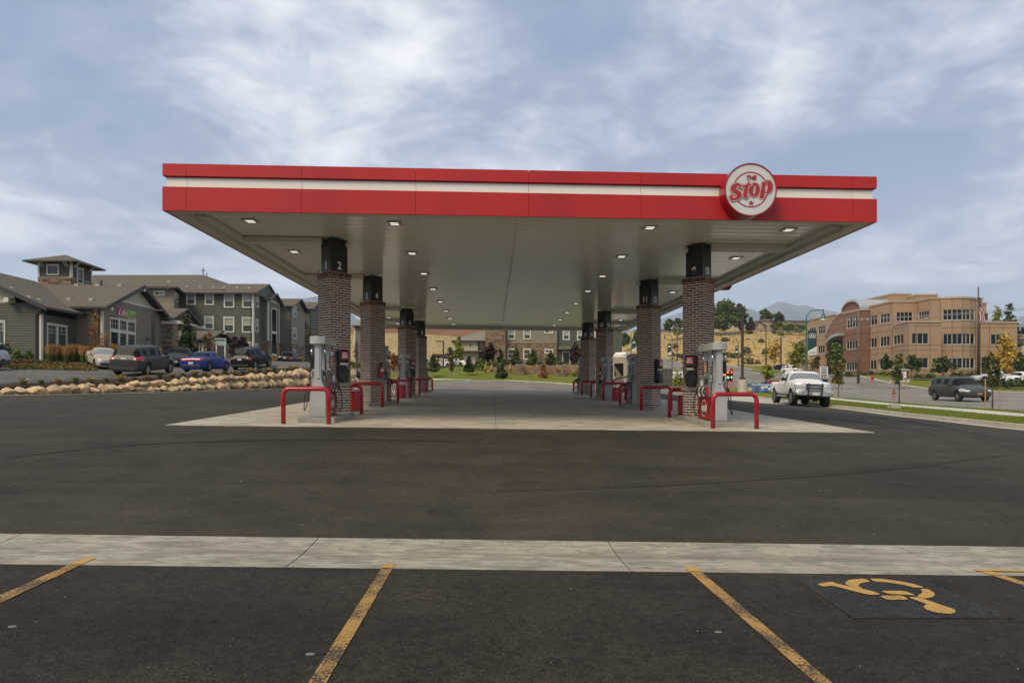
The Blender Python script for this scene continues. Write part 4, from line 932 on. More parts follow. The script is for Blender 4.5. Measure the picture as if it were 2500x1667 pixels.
class Face:
    """vertical wall plane from p0 to p1 (outside on the right-hand side going p0 -> p1)"""
    def __init__(s, p0, p1):
        s.p0 = Vector(p0[:2]); s.p1 = Vector(p1[:2]); s.d = (s.p1-s.p0).normalized(); s.n = Vector((s.d.y, -s.d.x)); s.L = (s.p1-s.p0).length
    def pt(s, u, z, o=0.): q = s.p0+s.d*u+s.n*o; return (q.x, q.y, z)
    def uv(s, px, py):
        dx, dy = ray(px); den = s.n.x*dx+s.n.y*dy; t = (s.n @ s.p0)/den; q = Vector((dx*t, dy*t)); return (q-s.p0) @ s.d, (950-py)/FOC*t+CZ
    def box(s, b, u0, u1, z0, z1, o0, o1):
        T = lambda U, O, Z: s.pt(U, Z, O)
        b.box(u0, u1, -o1, -o0, z0, z1, lambda U, O, Z: s.pt(U, Z, -O))
    def rect(s, f, a, c, e, g):
        # top edge is read at the nearer end, bottom edge at the farther one (all openings lie above eye level)
        def dist(x, y):
            dx, dy = ray(f(x, y)[0]); return (s.n @ s.p0)/(s.n.x*dx+s.n.y*dy)
        na, fa_ = (a, e) if dist(a, c) <= dist(e, c) else (e, a)
        ua = s.uv(*f(a, c))[0]; ue = s.uv(*f(e, c))[0]; z1 = s.uv(*f(na, c))[1]; z0 = s.uv(*f(fa_, g))[1]
        return min(ua, ue), max(ua, ue), z0, z1
def subtract(segs, a, c):
    out = []
    for x0, x1 in segs:
        if c <= x0 or a >= x1: out.append((x0, x1)); continue
        if a > x0: out.append((x0, a))
        if c < x1: out.append((c, x1))
    return out
def holes_at(H, z0, z1): return [(u0, u1) for (u0, u1, a, b_) in H if a < z1-.01 and b_ > z0+.01]
def siding(par, F, u0, u1, z0, z1, H=(), m=None, ext=.19, xr=None, name='siding', vertical=False):
    b = MB(); n = max(1, round((z1-z0)/ext)); e = (z1-z0)/n
    if vertical:
        k = max(1, round((u1-u0)/.42)); w = (u1-u0)/k
        for i in range(k+1):
            u = u0+i*w; zt = min(xr(u-.03), xr(u+.03)) if xr else z1
            if zt > z0+.05: F.box(b, u-.03, u+.03, z0, zt, .01, .035)
        P = [(u0, z0), (u1, z0)]+[(u, xr(u)) for u in np.linspace(u1, u0, 9)] if xr else [(u0, z0), (u1, z0), (u1, z1), (u0, z1)]
        b.quad(*[F.pt(u, z, .01) for u, z in P])
    else:
        for i in range(n):
            a = z0+i*e; c = a+e
            lo, hi = (u0, u1), (u0, u1)
            if xr: lo, hi = xr(a), xr(c)
            if lo[1]-lo[0] < .05: continue
            segs = [(lo[0], lo[1])]
            for h in holes_at(H, a, c): segs = subtract(segs, *h)
            for s0, s1 in segs:
                t0 = hi[0] if s0 == lo[0] else s0; t1 = hi[1] if s1 == lo[1] else s1
                if t1 < t0: t0 = t1 = (t0+t1)/2
                b.quad(F.pt(s0, a, .05), F.pt(s1, a, .05), F.pt(t1, c, .004), F.pt(t0, c, .004)); b.quad(F.pt(s0, a, .0), F.pt(s1, a, .0), F.pt(s1, a, .05), F.pt(s0, a, .05))
    o = b.build(name, m, par, world=True); o['kind'] = 'stuff'; return o
def panel(par, F, u0, u1, z0, z1, H=(), m=None, name='wall', th=.3, o=0.):
    """flat wall with openings"""
    us = sorted(set([u0, u1]+[min(max(v, u0), u1) for h in H for v in h[:2]])); zs = sorted(set([z0, z1]+[min(max(v, z0), z1) for h in H for v in h[2:]]))
    b = MB()
    for i in range(len(us)-1):
        for j in range(len(zs)-1):
            cu, c_ = (us[i]+us[i+1])/2, (zs[j]+zs[j+1])/2
            if any(h[0] < cu < h[1] and h[2] < c_ < h[3] for h in H): continue
            b.quad(F.pt(us[i], zs[j], o), F.pt(us[i+1], zs[j], o), F.pt(us[i+1], zs[j+1], o), F.pt(us[i], zs[j+1], o))
    for h in H:      # reveals
        a, c, e, f = h
        b.quad(F.pt(a, e, o), F.pt(a, f, o), F.pt(a, f, o-th), F.pt(a, e, o-th)); b.quad(F.pt(c, f, o), F.pt(c, e, o), F.pt(c, e, o-th), F.pt(c, f, o-th))
        b.quad(F.pt(a, f, o), F.pt(c, f, o), F.pt(c, f, o-th), F.pt(a, f, o-th)); b.quad(F.pt(c, e, o), F.pt(a, e, o), F.pt(a, e, o-th), F.pt(c, e, o-th))
    return b.build(name, m, par, world=True)
def stonework(par, F, u0, u1, z0, z1, H=(), name='stone_veneer', hmin=.14, hmax=.26, lmin=.22, lmax=.60, m=None):
    b = MB(); z = z0
    while z < z1-.05:
        h = min(rnd.uniform(hmin, hmax), z1-z); segs = [(u0, u1)]
        for q in holes_at(H, z, z+h): segs = subtract(segs, *q)
        for s0, s1 in segs:
            u = s0
            while u < s1-.03:
                l = rnd.uniform(lmin, lmax); e = min(u+l, s1)
                if s1-e < .12: e = s1
                hh = h if rnd.random() < .8 else h*.97
                F.box(b, u+.012, e-.012, z+.012, z+hh-.006, .0, rnd.uniform(.035, .085)); u = e
        z += h
    o = b.build(name, m or M_stone, par, world=True); o['kind'] = 'stuff'; return o
def window(par, F, u0, u1, z0, z1, style='hung', out=.03, fr=.10, glass=None, label=None, sill=True):
    """trimmed window: part 'window' with its panes as sub-parts"""
    b = MB(); o1 = out+.05
    F.box(b, u0, u1, z1-fr, z1, -.02, o1); F.box(b, u0, u1, z0, z0+fr, -.02, o1); F.box(b, u0, u0+fr, z0+fr, z1-fr, -.02, o1); F.box(b, u1-fr, u1, z0+fr, z1-fr, -.02, o1)
    if sill: F.box(b, u0-.05, u1+.05, z1, z1+.07, -.01, o1+.03)
    a, c, e, f = u0+fr, u1-fr, z0+fr, z1-fr; panes = []
    s = .035
    if style == 'hung':
        zm = (e+f)/2; F.box(b, a, c, zm-s, zm+s, -.02, out+.02); panes = [(a, c, e, zm-s, M_glassg), (a, c, zm+s, f, M_glassb)]
    elif style == 'hunggrid':
        zm = (e+f)/2; F.box(b, a, c, zm-s, zm+s, -.02, out+.02); um = (a+c)/2; F.box(b, um-.015, um+.015, zm+s, f, -.02, out+.005); panes = [(a, c, e, zm-s, M_glassg), (a, um-.015, zm+s, f, M_glassb), (um+.015, c, zm+s, f, M_glassb)]
    elif style == 'slider':
        um = (a+c)/2; F.box(b, um-s, um+s, e, f, -.02, out+.02); panes = [(a, um-s, e, f, M_glass), (um+s, c, e, f, M_glassb)]
    elif style == 'plain': panes = [(a, c, e, f, glass or M_glass)]
    elif style == 'double':
        um = (a+c)/2; F.box(b, um-.10, um+.10, e, f, -.02, o1)
        for p, q in ((a, um-.10), (um+.10, c)):
            mm = (p+q)/2; zz = f-(f-e)*.36
            F.box(b, mm-.012, mm+.012, zz, f, -.02, out-.005); F.box(b, p, q, zz-.012, zz+.012, -.02, out-.005); F.box(b, p, q, f-(f-e)*.18-.012, f-(f-e)*.18+.012, -.02, out-.006); panes.append((p, q, e, f, M_glassg))
    elif style == 'grid3x2':
        w = (c-a)/3; zt = e+(f-e)*.62
        for k in (1, 2): F.box(b, a+w*k-.11, a+w*k+.11, e, f, -.02, o1)
        F.box(b, a, c, zt-.14, zt+.14, -.019, o1-.002)
        for k in range(3):
            p, q = a+w*k+(.11 if k else 0), a+w*(k+1)-(.11 if k < 2 else 0)
            panes.append((p, q, e, zt-.14, M_glass)); panes.append((p, q, zt+.14, f, M_glass))
            for j in (1, 2): F.box(b, p+(q-p)*j/3-.012, p+(q-p)*j/3+.012, zt+.14, f, -.02, out-.005)
            F.box(b, p, q, f-.35-.012, f-.35+.012, -.02, out-.006)
    w = b.build('window', M_trim, par, world=True)
    if label: w['label'] = label
    PO[w.name] = PO[par.name]
    for p, q, r, t, g in panes:
        b = MB(); b.quad(F.pt(p, r, -.005), F.pt(q, r, -.005), F.pt(q, t, -.005), F.pt(p, t, -.005)); b.build('pane', g, w, world=True)
    return w
def trimbox(par, F, u0, u1, z0, z1, m=None, o=.05, name='corner_board'):
    b = MB(); F.box(b, u0, u1, z0, z1, -.02, o); return b.build(name, m or M_trim, par, world=True)
def slab(par, pts, th=.18, m=None, name='roof', fas=None):
    """sloping roof plane with thickness; pts in world, ccw seen from above"""
    b = MB(); k = len(pts); T_ = [Vector(p) for p in pts]; B_ = [p-Vector((0, 0, th)) for p in T_]
    b.mi = 0; b.quad(*T_); b.mi = 1; b.quad(*B_[::-1])
    for i in range(k): j = (i+1) % k; b.quad(B_[i], B_[j], T_[j], T_[i])
    return b.build(name, [m or M_shing, fas or M_dkfas], par, world=True)
def roof_vents(par, pts, n=None):
    for p in pts:
        x, y, z = p; b = MB(); b.box(x-.17, x+.17, y-.16, y+.16, z-.08, z+.12); b.build('roof_vent', M_vent, par, world=True)
def C1(x, y): return x/4.355, 600+y/4.355
def C2(x, y): return 400+x/4.48, 650+y/4.48
def C4(x, y): return 900+x/4.055, 720+y/4.055
def C7(x, y): return 1950+x/4.125, 680+y/4.125
def CM(x, y): return 1040+x/6.19, 780+y/6.19
# ------------------------------------------------------------------ clubhouse on the left
club = empty('clubhouse', (-38, 54, 4.2), label='low clubhouse with grey shingle roof, green and taupe siding and a lookout tower', cat='building')
ZC = CZ
GX = -33.62        # right corner of the green wing
Fg = Face((-60, 50), (GX, 50)); Fgs = Face((GX, 50), (GX, 54.1)); Ft = Face((GX, 54.1), (-31.55, 54.1)); Fw = Face((-31.55, 54.1), (-31.55, 64.2))
gz = 3.6
w0 = Fg.rect(C1, -80, 805, 62, 1075)
w1 = Fgs.rect(C1, 492, 825, 706, 1098)
w2 = Fw.rect(C1, 1163, 760, 1435, 1130)
rgx = -40.45; eavz = ZC+5.72; slope = .44
def gz_at(x): return eavz+ .25 + (GX+.9-x)*slope if x > rgx else eavz+.25+(GX+.9-rgx)*slope-(rgx-x)*slope
zb_ = HZ(716, 10, 50)+0; zb_ = CZ+(950-744)/1600*50*1.0
siding(club, Fg, 9.0, Fg.L, gz, zb_, [w0], M_green)
siding(club, Fgs, 0, Fgs.L, gz, eavz-.1, [w1], M_green)
b = MB(); F = Fg
zz = zb_+.0; L_ = F.L
def xr_g(u): return gz_at(-60+u)-.30
siding(club, Fg, max(0, 60-48.2+0), L_-2.0, zz+.14, 20, (), M_creamw, xr=lambda u: max(zz+.14, xr_g(u)), vertical=True, name='board_and_batten')
trimbox(club, Fg, 9.0, L_-1.9, zz, zz+.14, name='band_board', o=.06)
siding(club, Fg, L_-2.4, L_, zb_, gz_at(GX)-.25, (), M_green, xr=lambda z: (L_-2.4, min(L_, L_-(z-(gz_at(GX)-.28))/slope)))
trimbox(club, Fg, L_-.13, L_, gz, eavz-.1); trimbox(club, Fgs, 0, .12, gz, eavz-.1)
b = MB(); b.tube([Fg.pt(L_-.32, eavz-.15, .12), Fg.pt(L_-.32, gz, .12)], .05, 6); b.tube([Fg.pt(L_-.32, eavz-.15, .12), Fg.pt(L_+.5, eavz+.05, .12)], .05, 6); b.build('downpipe', M_dkfas, club, world=True)
b = MB(); 
for F_, u0, u1 in ((Fg, 9, L_), (Fgs, 0, Fgs.L), (Ft, 0, Ft.L), (Fw, 0, Fw.L)): F_.box(b, u0, u1, 2.0, gz, -.1, .01)
b.build('foundation', M_kerb, club, world=True)
window(club, Fg, *w0, style='double', label='tall window cut by the left edge of the photo'); window(club, Fgs, *w1, style='double', label='double window on the green return wall')
we = CZ+6.53
siding(club, Ft, 0, Ft.L, gz, we-.1, (), M_tan)
wr = 9.2+CZ; midu = 5.05
def xr_w(z):
    t = (z-(we-.05))/(wr-.2-(we-.05)); t = max(0, min(1, t)); return (midu*t, Fw.L-(Fw.L-midu)*t)
gb = CZ+ (950-733)/1600*54.0+.0
gbz = Fw.uv(*C1(1310, 585))[1]
siding(club, Fw, 0, Fw.L, gz, we-.05, [w2], M_tan)
siding(club, Fw, 0, Fw.L, we-.05, gbz-.12, (), M_tan, xr=xr_w)
trimbox(club, Fw, xr_w(gbz)[0]-.2, xr_w(gbz)[1]+.2, gbz-.12, gbz+.04, name='band_board', o=.06)
siding(club, Fw, xr_w(gbz)[0], xr_w(gbz)[1], gbz+.04, wr, (), M_creamw, vertical=True, name='board_and_batten', xr=lambda u: max(gbz+.04, we-.05+(wr-.2-(we-.05))*(u/midu if u < midu else (Fw.L-u)/(Fw.L-midu))))
trimbox(club, Fw, 0, .14, gz, we-.1); trimbox(club, Ft, Ft.L-.12, Ft.L, gz, we-.1)
b = MB(); b.tube([Ft.pt(Ft.L-.25, we-.15, .08), Ft.pt(Ft.L-.25, gz, .08)], .05, 6); b.build('downpipe', M_dkfas, club, world=True)
window(club, Fw, *w2, style='grid3x2', label='six-part window under the Life Style sign')
b = MB(); Fw.box(b, *(lambda r: (r[0], r[1], r[2], r[3]))(Fw.rect(C1, 1545, 985, 1560, 1000)), 0, .35); b.build('wall_light', M_dkfas, club, world=True)
# roofs
Yf, Yr, Yb = 53.4, 59.3, 65.2
zr, ze = wr+.08, we+.08
slab(club, [(-70, Yf, ze), (-30.9, Yf, ze), (-30.9, Yr, zr), (-70, Yr, zr)])
slab(club, [(-70, Yr, zr), (-30.9, Yr, zr), (-30.9, Yb-1.0, ze+.2), (-70, Yb-1.0, ze+.2)])
for k in (0, 1):   # bargeboards
    b = MB(); y0, y1 = (Yf, Yr) if k == 0 else (Yb-1.0, Yr); b.hexa([(-30.9, y0, ze-.34+(.2 if k else 0)), (-30.85, y0, ze-.34+(.2 if k else 0)), (-30.85, y1, zr-.34), (-30.9, y1, zr-.34), (-30.9, y0, ze+(.2 if k else 0)), (-30.85, y0, ze+(.2 if k else 0)), (-30.85, y1, zr), (-30.9, y1, zr)]); b.build('bargeboard', M_dkfas, club, world=True)
for y_, z_ in ((Yr, zr-.45), (Yf+.9, ze-.05), ):
    b = MB(); b.box(-31.6, -30.87, y_-.13, y_+.13, z_-.14, z_+.14); b.build('rafter_end', M_trim, club, world=True)
gr = gz_at(rgx)+.1; ge = gz_at(GX+.9)
yk = Yf+(gr-ze)/(zr-ze)*(Yr-Yf); yk = min(yk, Yr)
slab(club, [(GX+.9, 49.2, ge+.1), (GX+.9, 54.6, ge+.1), (rgx, yk, gr+.1), (rgx, 49.2, gr+.1)])
slab(club, [(rgx, 49.2, gr+.1), (rgx, yk, gr+.1), (-48.2, 54.6, ge+.1), (-48.2, 49.2, ge+.1)])
b = MB(); b.hexa([(GX+.9, 49.14, ge-.2), (GX+.9, 49.2, ge-.2), (rgx, 49.2, gr-.2), (rgx, 49.14, gr-.2), (GX+.9, 49.14, ge+.12), (GX+.9, 49.2, ge+.12), (rgx, 49.2, gr+.12), (rgx, 49.14, gr+.12)]); b.build('bargeboard', M_dkfas, club, world=True)
b = MB(); b.box(GX-2.25, GX-1.9, 49.25, 50.0, zb_-.02, zb_+.3); b.build('rafter_end', M_trim, club, world=True)
for sx, sy in ((740, 565), (975, 568), (820, 415), (1040, 420), (1275, 420), (200, 410), (10, 405)):
    px, py = C1(sx, sy); 
    for Y in np.arange(Yf+.3, Yr, .05):
        if W(px, py, Y).z <= ze+(Y-Yf)/(Yr-Yf)*(zr-ze)+.05: break
    q = W(px, py, Y); roof_vents(club, [(q.x, q.y, ze+(Y-Yf)/(Yr-Yf)*(zr-ze)+.0)])
for sx, Y in ((310, 49.9), (415, 50.6), (125, 50.5)):
    px = C1(sx, 0)[0]; x = XY(px, Y)[0]; roof_vents(club, [(x, Y, gz_at(x)+.1)])
b = MB(); q = XY(C1(1077, 0)[0], 59.2); b.tube([(q[0], q[1], zr-.1), (q[0], q[1], zr+.35)], .08, 8); b.build('flue', M_rail, club, world=True)
# lookout tower
tx0, tx1, ty0, ty1 = -41.3, -38.35, 61, 64
Ff = Face((tx0, ty0), (tx1, ty0)); Fr = Face((tx1, ty0), (tx1, ty1))
zs_, zt_ = CZ+10.18, CZ+11.6
wf = Ff.rect(C1, 500, 203, 630, 312); wr_ = Fr.rect(C1, 812, 232, 880, 412)
for F in (Ff, Fr, Face((tx1, ty1), (tx0, ty1)), Face((tx0, ty1), (tx0, ty0))):
    H = [wf] if F is Ff else [wr_] if F is Fr else []
    siding(club, F, 0, F.L, zs_, zt_, H, mat('tower_siding', (.075, .070, .060), .7)); stonework(club, F, 0, F.L, CZ+8.5, zs_, H)
    b = MB(); F.box(b, -.02, F.L+.02, CZ+8.3, zs_, -.12, 0); b.build('tower_wall', M_stonej, club, world=True)
    trimbox(club, F, 0, .13, zs_, zt_, o=.06); trimbox(club, F, F.L-.13, F.L, zs_, zt_, o=.06)
    trimbox(club, F, -.05, F.L+.05, zs_-.06, zs_+.03, m=M_band, name='stone_cap', o=.10)
    for u in (.28, .50, F.L-.50, F.L-.28):
        b = MB(); b.tube([F.pt(u, zt_-.42, .04), F.pt(u, zt_+.02, .50)], .055, 4); b.build('bracket', M_trim, club, world=True)
window(club, Ff, *wf, style='plain', fr=.09); window(club, Fr, *wr_, style='plain', fr=.09)
ov = .85; ap = Vector(((tx0+tx1)/2, (ty0+ty1)/2, CZ+12.55)); cs = [Vector((tx0-ov, ty0-ov, zt_)), Vector((tx1+ov, ty0-ov, zt_)), Vector((tx1+ov, ty1+ov, zt_)), Vector((tx0-ov, ty1+ov, zt_))]
for i in range(4): slab(club, [cs[i], cs[(i+1) % 4], ap], .13, name='tower_roof')
# entrance porch with stone pillars
px0, px1, py0, py1 = -35, -30.2, 63.2, 69.2; pe, pr = CZ+6.75, CZ+8.05; pm = (py0+py1)/2
slab(club, [(px0, py0, pe), (px1, py0, pe), (px1, pm, pr), (px0, pm, pr)]); slab(club, [(px0, pm, pr), (px1, pm, pr), (px1, py1, pe), (px0, py1, pe)])
for (ax, ay, w) in ((-31.25, 64.3, .62), (-31.05, 68.2, .5)):
    F4 = [Face((ax-w, ay-w), (ax+w, ay-w)), Face((ax+w, ay-w), (ax+w, ay+w))]
    b = MB(); b.box(ax-w, ax+w, ay-w, ay+w, 3.4, pe-.5); b.build('pillar_core', M_stonej, club, world=True)
    for F in F4: stonework(club, F, 0, F.L, 3.6, pe-.5, name='pillar_stone')
for a in (py0+.35, py1-.35):
    b = MB(); b.box(-33.8, px1+.5, a-.14, a+.14, pe-.52, pe-.22); b.build('porch_beam', M_trim, club, world=True)
b = MB(); b.box(px1-.5, px1-.25, py0+.1, py1-.1, pe-.32, pe-.12); b.build('porch_beam', M_trim, club, world=True)
Fp = Face((px1-.35, py0), (px1-.35, py1)); siding(club, Fp, .3, 5.7, pe-.1, pr-.2, (), mat('stained_gable', (.12, .055, .03), .7), xr=lambda z: (.3+(z-pe+.1)/(pr-pe)*2.7, 5.7-(z-pe+.1)/(pr-pe)*2.7))
Fd = Face((-34.6, 66.6), (-29.9, 66.6))
b = MB(); Fd.box(b, 0, 2.6, 3.2, pe, -.2, 0); b.build('wall', M_tan, club, world=True)
b = MB(); Fd.box(b, .5, 1.9, 3.4, 6.0, 0, .03); b.build('doorway', M_dark, club, world=True)
trimbox(club, Fd, .36, .5, 3.4, 6.15); trimbox(club, Fd, 1.9, 2.04, 3.4, 6.15); trimbox(club, Fd, .5, 1.9, 6.0, 6.15, name='door_head')
Fwb = Face((-31.55, 64.2), (-45, 64.2)); siding(club, Fwb, 0, Fwb.L, gz, we, (), M_tan)
# sign over the window
u0, z1 = Fw.uv(*C1(1241, 660)); u1 = Fw.uv(*C1(1443, 700))[0]; z0 = Fw.uv(*C1(1241, 768))[1]
sg = empty('banner_sign', Fw.pt((u0+u1)/2, z0, .06), label='pink and lime banner reading Life Style on the taupe gable', cat='sign')
def fb(F, u0, u1, z0, z1, o0, o1, name, m, par): b = MB(); F.box(b, u0, u1, z0, z1, o0, o1); return b.build(name, m, par, world=True)
um = u0+(u1-u0)*.5; zl = z0+(z1-z0)*.24
fb(Fw, u0, um, zl, z1, .04, .06, 'pink_panel', mat('sign_pink', (.42, .03, .11), .5), sg); fb(Fw, um, u1, zl, z1, .04, .06, 'lime_panel', mat('sign_lime', (.33, .50, .10), .5), sg)
fb(Fw, u0, um, z0, zl, .04, .06, 'lime_strip', mat('sign_lime2', (.25, .48, .06), .5), sg); fb(Fw, um, u1, z0, zl, .04, .06, 'red_strip', mat('sign_red2', (.50, .05, .04), .5), sg)
base = Vector(sg.location)
def wtext(body, F, u, z, o, size, m, par, **k):
    p = Vector(F.pt(u, z, o))-PO[par.name]; return text_mesh(k.pop('name', 'lettering'), body, size, m, par, facing(p, F.n), **k)
wtext('Life', Fw, (u0+um)/2, (zl+z1)/2, .066, .78, M_wht, sg, shear=.35, xs=1.15, extrude=.002); wtext('Style', Fw, (um+u1)/2, (zl+z1)/2-.05, .066, .68, M_blackp, sg, shear=.35, xs=1.1, extrude=.002)
wtext('WORK LIVE', Fw, (u0+um)/2, (z0+zl)/2, .066, .26, M_blackp, sg, xs=1.2, extrude=.002); wtext('CENTER', Fw, (um+u1)/2, (z0+zl)/2, .066, .26, M_wht, sg, xs=1.3, extrude=.002)
# ------------------------------------------------------------------ three-storey apartments behind it
apt = empty('apartment_building', (-34, 90, 5), label='long three-storey green and taupe apartment building with shingle gables', cat='building')
Ya = 84.; XA0, XA1 = XY(428, Ya)[0], XY(619, Ya)[0]
Fa = Face((XA0, Ya), (XA1, Ya)); Fas = Face((XA1, Ya), (XA1, 87.0)); za, zb2 = 4.6, CZ+12.02
wins = [('hung', C2, a) for a in ((247, 298, 350, 425), (449, 300, 550, 426), (658, 302, 772, 455), (859, 305, 972, 457), (443, 553, 549, 693), (654, 557, 772, 724), (856, 562, 970, 726), (880, 830, 968, 960))]
H = []
for st, cf, a in wins:
    r = Fa.rect(cf, *a); H.append(r); window(apt, Fa, *r, style=st, fr=.15)
H.append((0, 0, 0, 0)); siding(apt, Fa, 0, Fa.L, za, zb2, H[:-1], M_green)
H = [Fas.rect(C2, *a) for a in ((1001, 308, 1031, 458), (998, 578, 1029, 723), (994, 846, 1026, 910))]
for r in H: window(apt, Fas, *r, style='hung', fr=.13)
siding(apt, Fas, 0, Fas.L, za, zb2, H, mat('sage_siding', (.125, .130, .085), .7))
trimbox(apt, Fa, Fa.L-.16, Fa.L, za, zb2, o=.06); trimbox(apt, Fas, 0, .16, za, zb2, o=.06)
b = MB(); b.tube([Fa.pt(Fa.L-.28, zb2, .1), Fa.pt(Fa.L-.28, za, .1)], .05, 6); b.build('downpipe', M_dkfas, apt, world=True)
# balcony bay
def bay(y0, y1, x0, x1, zt, zst):
    F0 = Face((x0, y0), (x1, y0)); F1 = Face((x1, y0), (x1, y1)); F2 = Face((x1, y1), (x0, y1))
    op = (1.3, F1.L-1.2, 4.6, zt-.9)
    b = MB(); F0.box(b, 0, F0.L, za, zt, -.1, 0); F1.box(b, 0, op[0], za, zt, -.1, 0); F1.box(b, op[1], F1.L, za, zt, -.1, 0); F1.box(b, op[0], op[1], zt-.9, zt, -.1, 0); F2.box(b, 0, F2.L, za, zt, -.1, 0); F1.box(b, op[0], op[1], za, zt-.9, -1.55, -1.5); b.build('bay_wall', mat('sage_siding', (.125, .130, .085), .7), apt, world=True)
    trimbox(apt, F1, 0, .16, zst, zt, o=.05); trimbox(apt, F0, F0.L-.14, F0.L, zst, zt, o=.05); trimbox(apt, F1, F1.L-.15, F1.L, zst, zt, o=.05); trimbox(apt, F1, op[0]-.12, op[0], zst, zt-.8, o=.05, name='opening_trim'); trimbox(apt, F1, op[1], op[1]+.12, zst, zt-.8, o=.05, name='opening_trim'); trimbox(apt, F1, op[0], op[1], zt-.92, zt-.78, o=.05, name='opening_trim')
    stonework(apt, F1, 0, op[0], za, zst); stonework(apt, F1, op[1], F1.L, za, zst); stonework(apt, F0, 0, F0.L, za, zst)
    for z in (zt-3.9, zt-6.9):
        b = MB(); F1.box(b, op[0], op[1], z-.28, z, -1.5, .06); b.build('balcony_slab', M_trim, apt, world=True)
        b = MB(); F1.box(b, op[0], op[1], z+.98, z+1.04, -.05, 0)
        for u in np.arange(op[0]+.05, op[1], .16): F1.box(b, u, u+.05, z, z+.98, -.04, -.01)
        b.build('balcony_rail', M_rail, apt, world=True)
    ym = (y0+y1)/2; rz = zt+1.25; e = .5
    slab(apt, [(x0-2.5, y0-e, zt+.05), (x1+e, y0-e, zt+.05), (x1+e, ym, rz), (x0-2.5, ym, rz)], name='bay_roof'); slab(apt, [(x0-2.5, ym, rz), (x1+e, ym, rz), (x1+e, y1+e, zt+.05), (x0-2.5, y1+e, zt+.05)], name='bay_roof')
    siding(apt, F1, 0, F1.L, zt, rz-.1, (), mat('sage_siding', (.125, .130, .085), .7), xr=lambda z: ((z-zt)/(rz-zt)*F1.L/2, F1.L-(z-zt)/(rz-zt)*F1.L/2))
    trimbox(apt, F1, .1, F1.L-.1, zt-.02, zt+.12, name='band_board', o=.06)
bay(87.0, 91.4, XA1, -29.35, zb2-.35, 7.9)
# recessed taupe wing and the next ones beyond
def wing(yf, yb, xl, xr2, zt, low, m_up, wn_side, front_wins=()):
    F0 = Face((xl, yf), (xr2, yf)); F1 = Face((xr2, yf), (xr2, yb))
    H0 = [F0.rect(C2, *a) for a in front_wins]; H1 = [F1.rect(C2, *a) for a in wn_side]
    panel(apt, F0, 0, F0.L, low, zt, H0, m_up); panel(apt, F1, 0, F1.L, low, zt, H1, m_up)
    stonework(apt, F0, 0, F0.L, za, low, H0); stonework(apt, F1, 0, F1.L, za, low, H1)
    b = MB(); F0.box(b, 0, F0.L, za, low, -.12, -.0); F1.box(b, 0, F1.L, za, low, -.12, .0); b.build('base_wall', M_stonej, apt, world=True)
    for F, HH in ((F0, H0), (F1, H1)):
        for r in HH: window(apt, F, *r, style='hung', fr=.13)
    b = MB(); b.tube([F0.pt(F0.L-.1, zt, .1), F0.pt(F0.L-.1, za, .1)], .05, 6); b.build('downpipe', M_dkfas, apt, world=True)
    ym = (yf+yb)/2; rz = zt+1.6
    slab(apt, [(xl-3, yf-.6, zt), (xr2+.6, yf-.6, zt), (xr2+.6, ym, rz), (xl-3, ym, rz)]); slab(apt, [(xl-3, ym, rz), (xr2+.6, ym, rz), (xr2+.6, yb+.6, zt), (xl-3, yb+.6, zt)])
    b = MB(); b.quad(F1.pt(0, zt-.1), F1.pt(F1.L, zt-.1), F1.pt(F1.L/2, rz-.15)); b.build('gable', m_up, apt, world=True)
wing(98, 105, -34.5, XY(711, 98)[0], CZ+12.3, CZ+6.75, M_stucco, ((1410, 430, 1447, 562), (1406, 670, 1446, 800), (1406, 908, 1442, 965)))
wing(112, 119, -36, XY(759, 112)[0], CZ+13.6, CZ+10.1, M_green, ())
b = MB(); b.box(-40.5, -32.0, 84.4, 128, 4, CZ+12.2); b.build('inner_walls', M_stucco, apt, world=True)
panel(apt, Face((-32., 91.4), (-32., 98)), 0, 6.6, za, CZ+12.2, (), M_stucco)
# main roofs: high hip at the left, long gable to the right
slab(apt, [(-44, 83.3, CZ+12.15), (-29.55, 83.3, CZ+12.15), (-29.55, 88.2, CZ+14.0), (-44, 88.2, CZ+14.0)]); slab(apt, [(-44, 88.2, CZ+14.0), (-29.55, 88.2, CZ+14.0), (-29.55, 93, CZ+12.15), (-44, 93, CZ+12.15)])
b = MB(); b.quad((-29.8, 83.9, CZ+12.0), (-29.8, 92.5, CZ+12.0), (-29.8, 88.2, CZ+13.8)); b.build('gable', mat('sage_siding', (.125, .130, .085), .7), apt, world=True)
pk = W(496, 671, 94); e1 = W(395, 687, 90.5); 
slab(apt, [(XA0-16, 84.5, CZ+12.2), (XY(560, 86)[0], 84.5, CZ+12.7), tuple(pk), (XA0-16, 94, pk.z-.1)], name='hip_roof')
slab(apt, [(XY(560, 86)[0], 84.5, CZ+12.7), (XY(560, 86)[0]+2, 100, CZ+13.2), tuple(pk)], name='hip_roof')
slab(apt, [(-36, 93, CZ+12.4), (-31.2, 93, CZ+12.4), (-31.2, 99, CZ+13.3), (-36, 99, CZ+13.3)], name='link_roof')
for sx, sy in ((75, 172), (165, 172), (258, 172), (340, 172), (433, 174), (535, 176), (256, 234), (400, 234), (548, 237), (662, 239), (804, 241), (936, 243)):
    px, py = C2(sx, sy); Y = 86.0
    for Y in np.arange(83.6, 93.6, .1):
        rf = CZ+12.15+(Y-83.3)/4.9*1.85 if Y < 88.2 and (px > 560 or sy > 200) else CZ+12.1+(Y-84.5)/9.5*(pk.z-CZ-12.1)
        if W(px, py, Y).z <= rf: break
    q = W(px, py, Y); roof_vents(apt, [(q.x, q.y, rf+.05)])
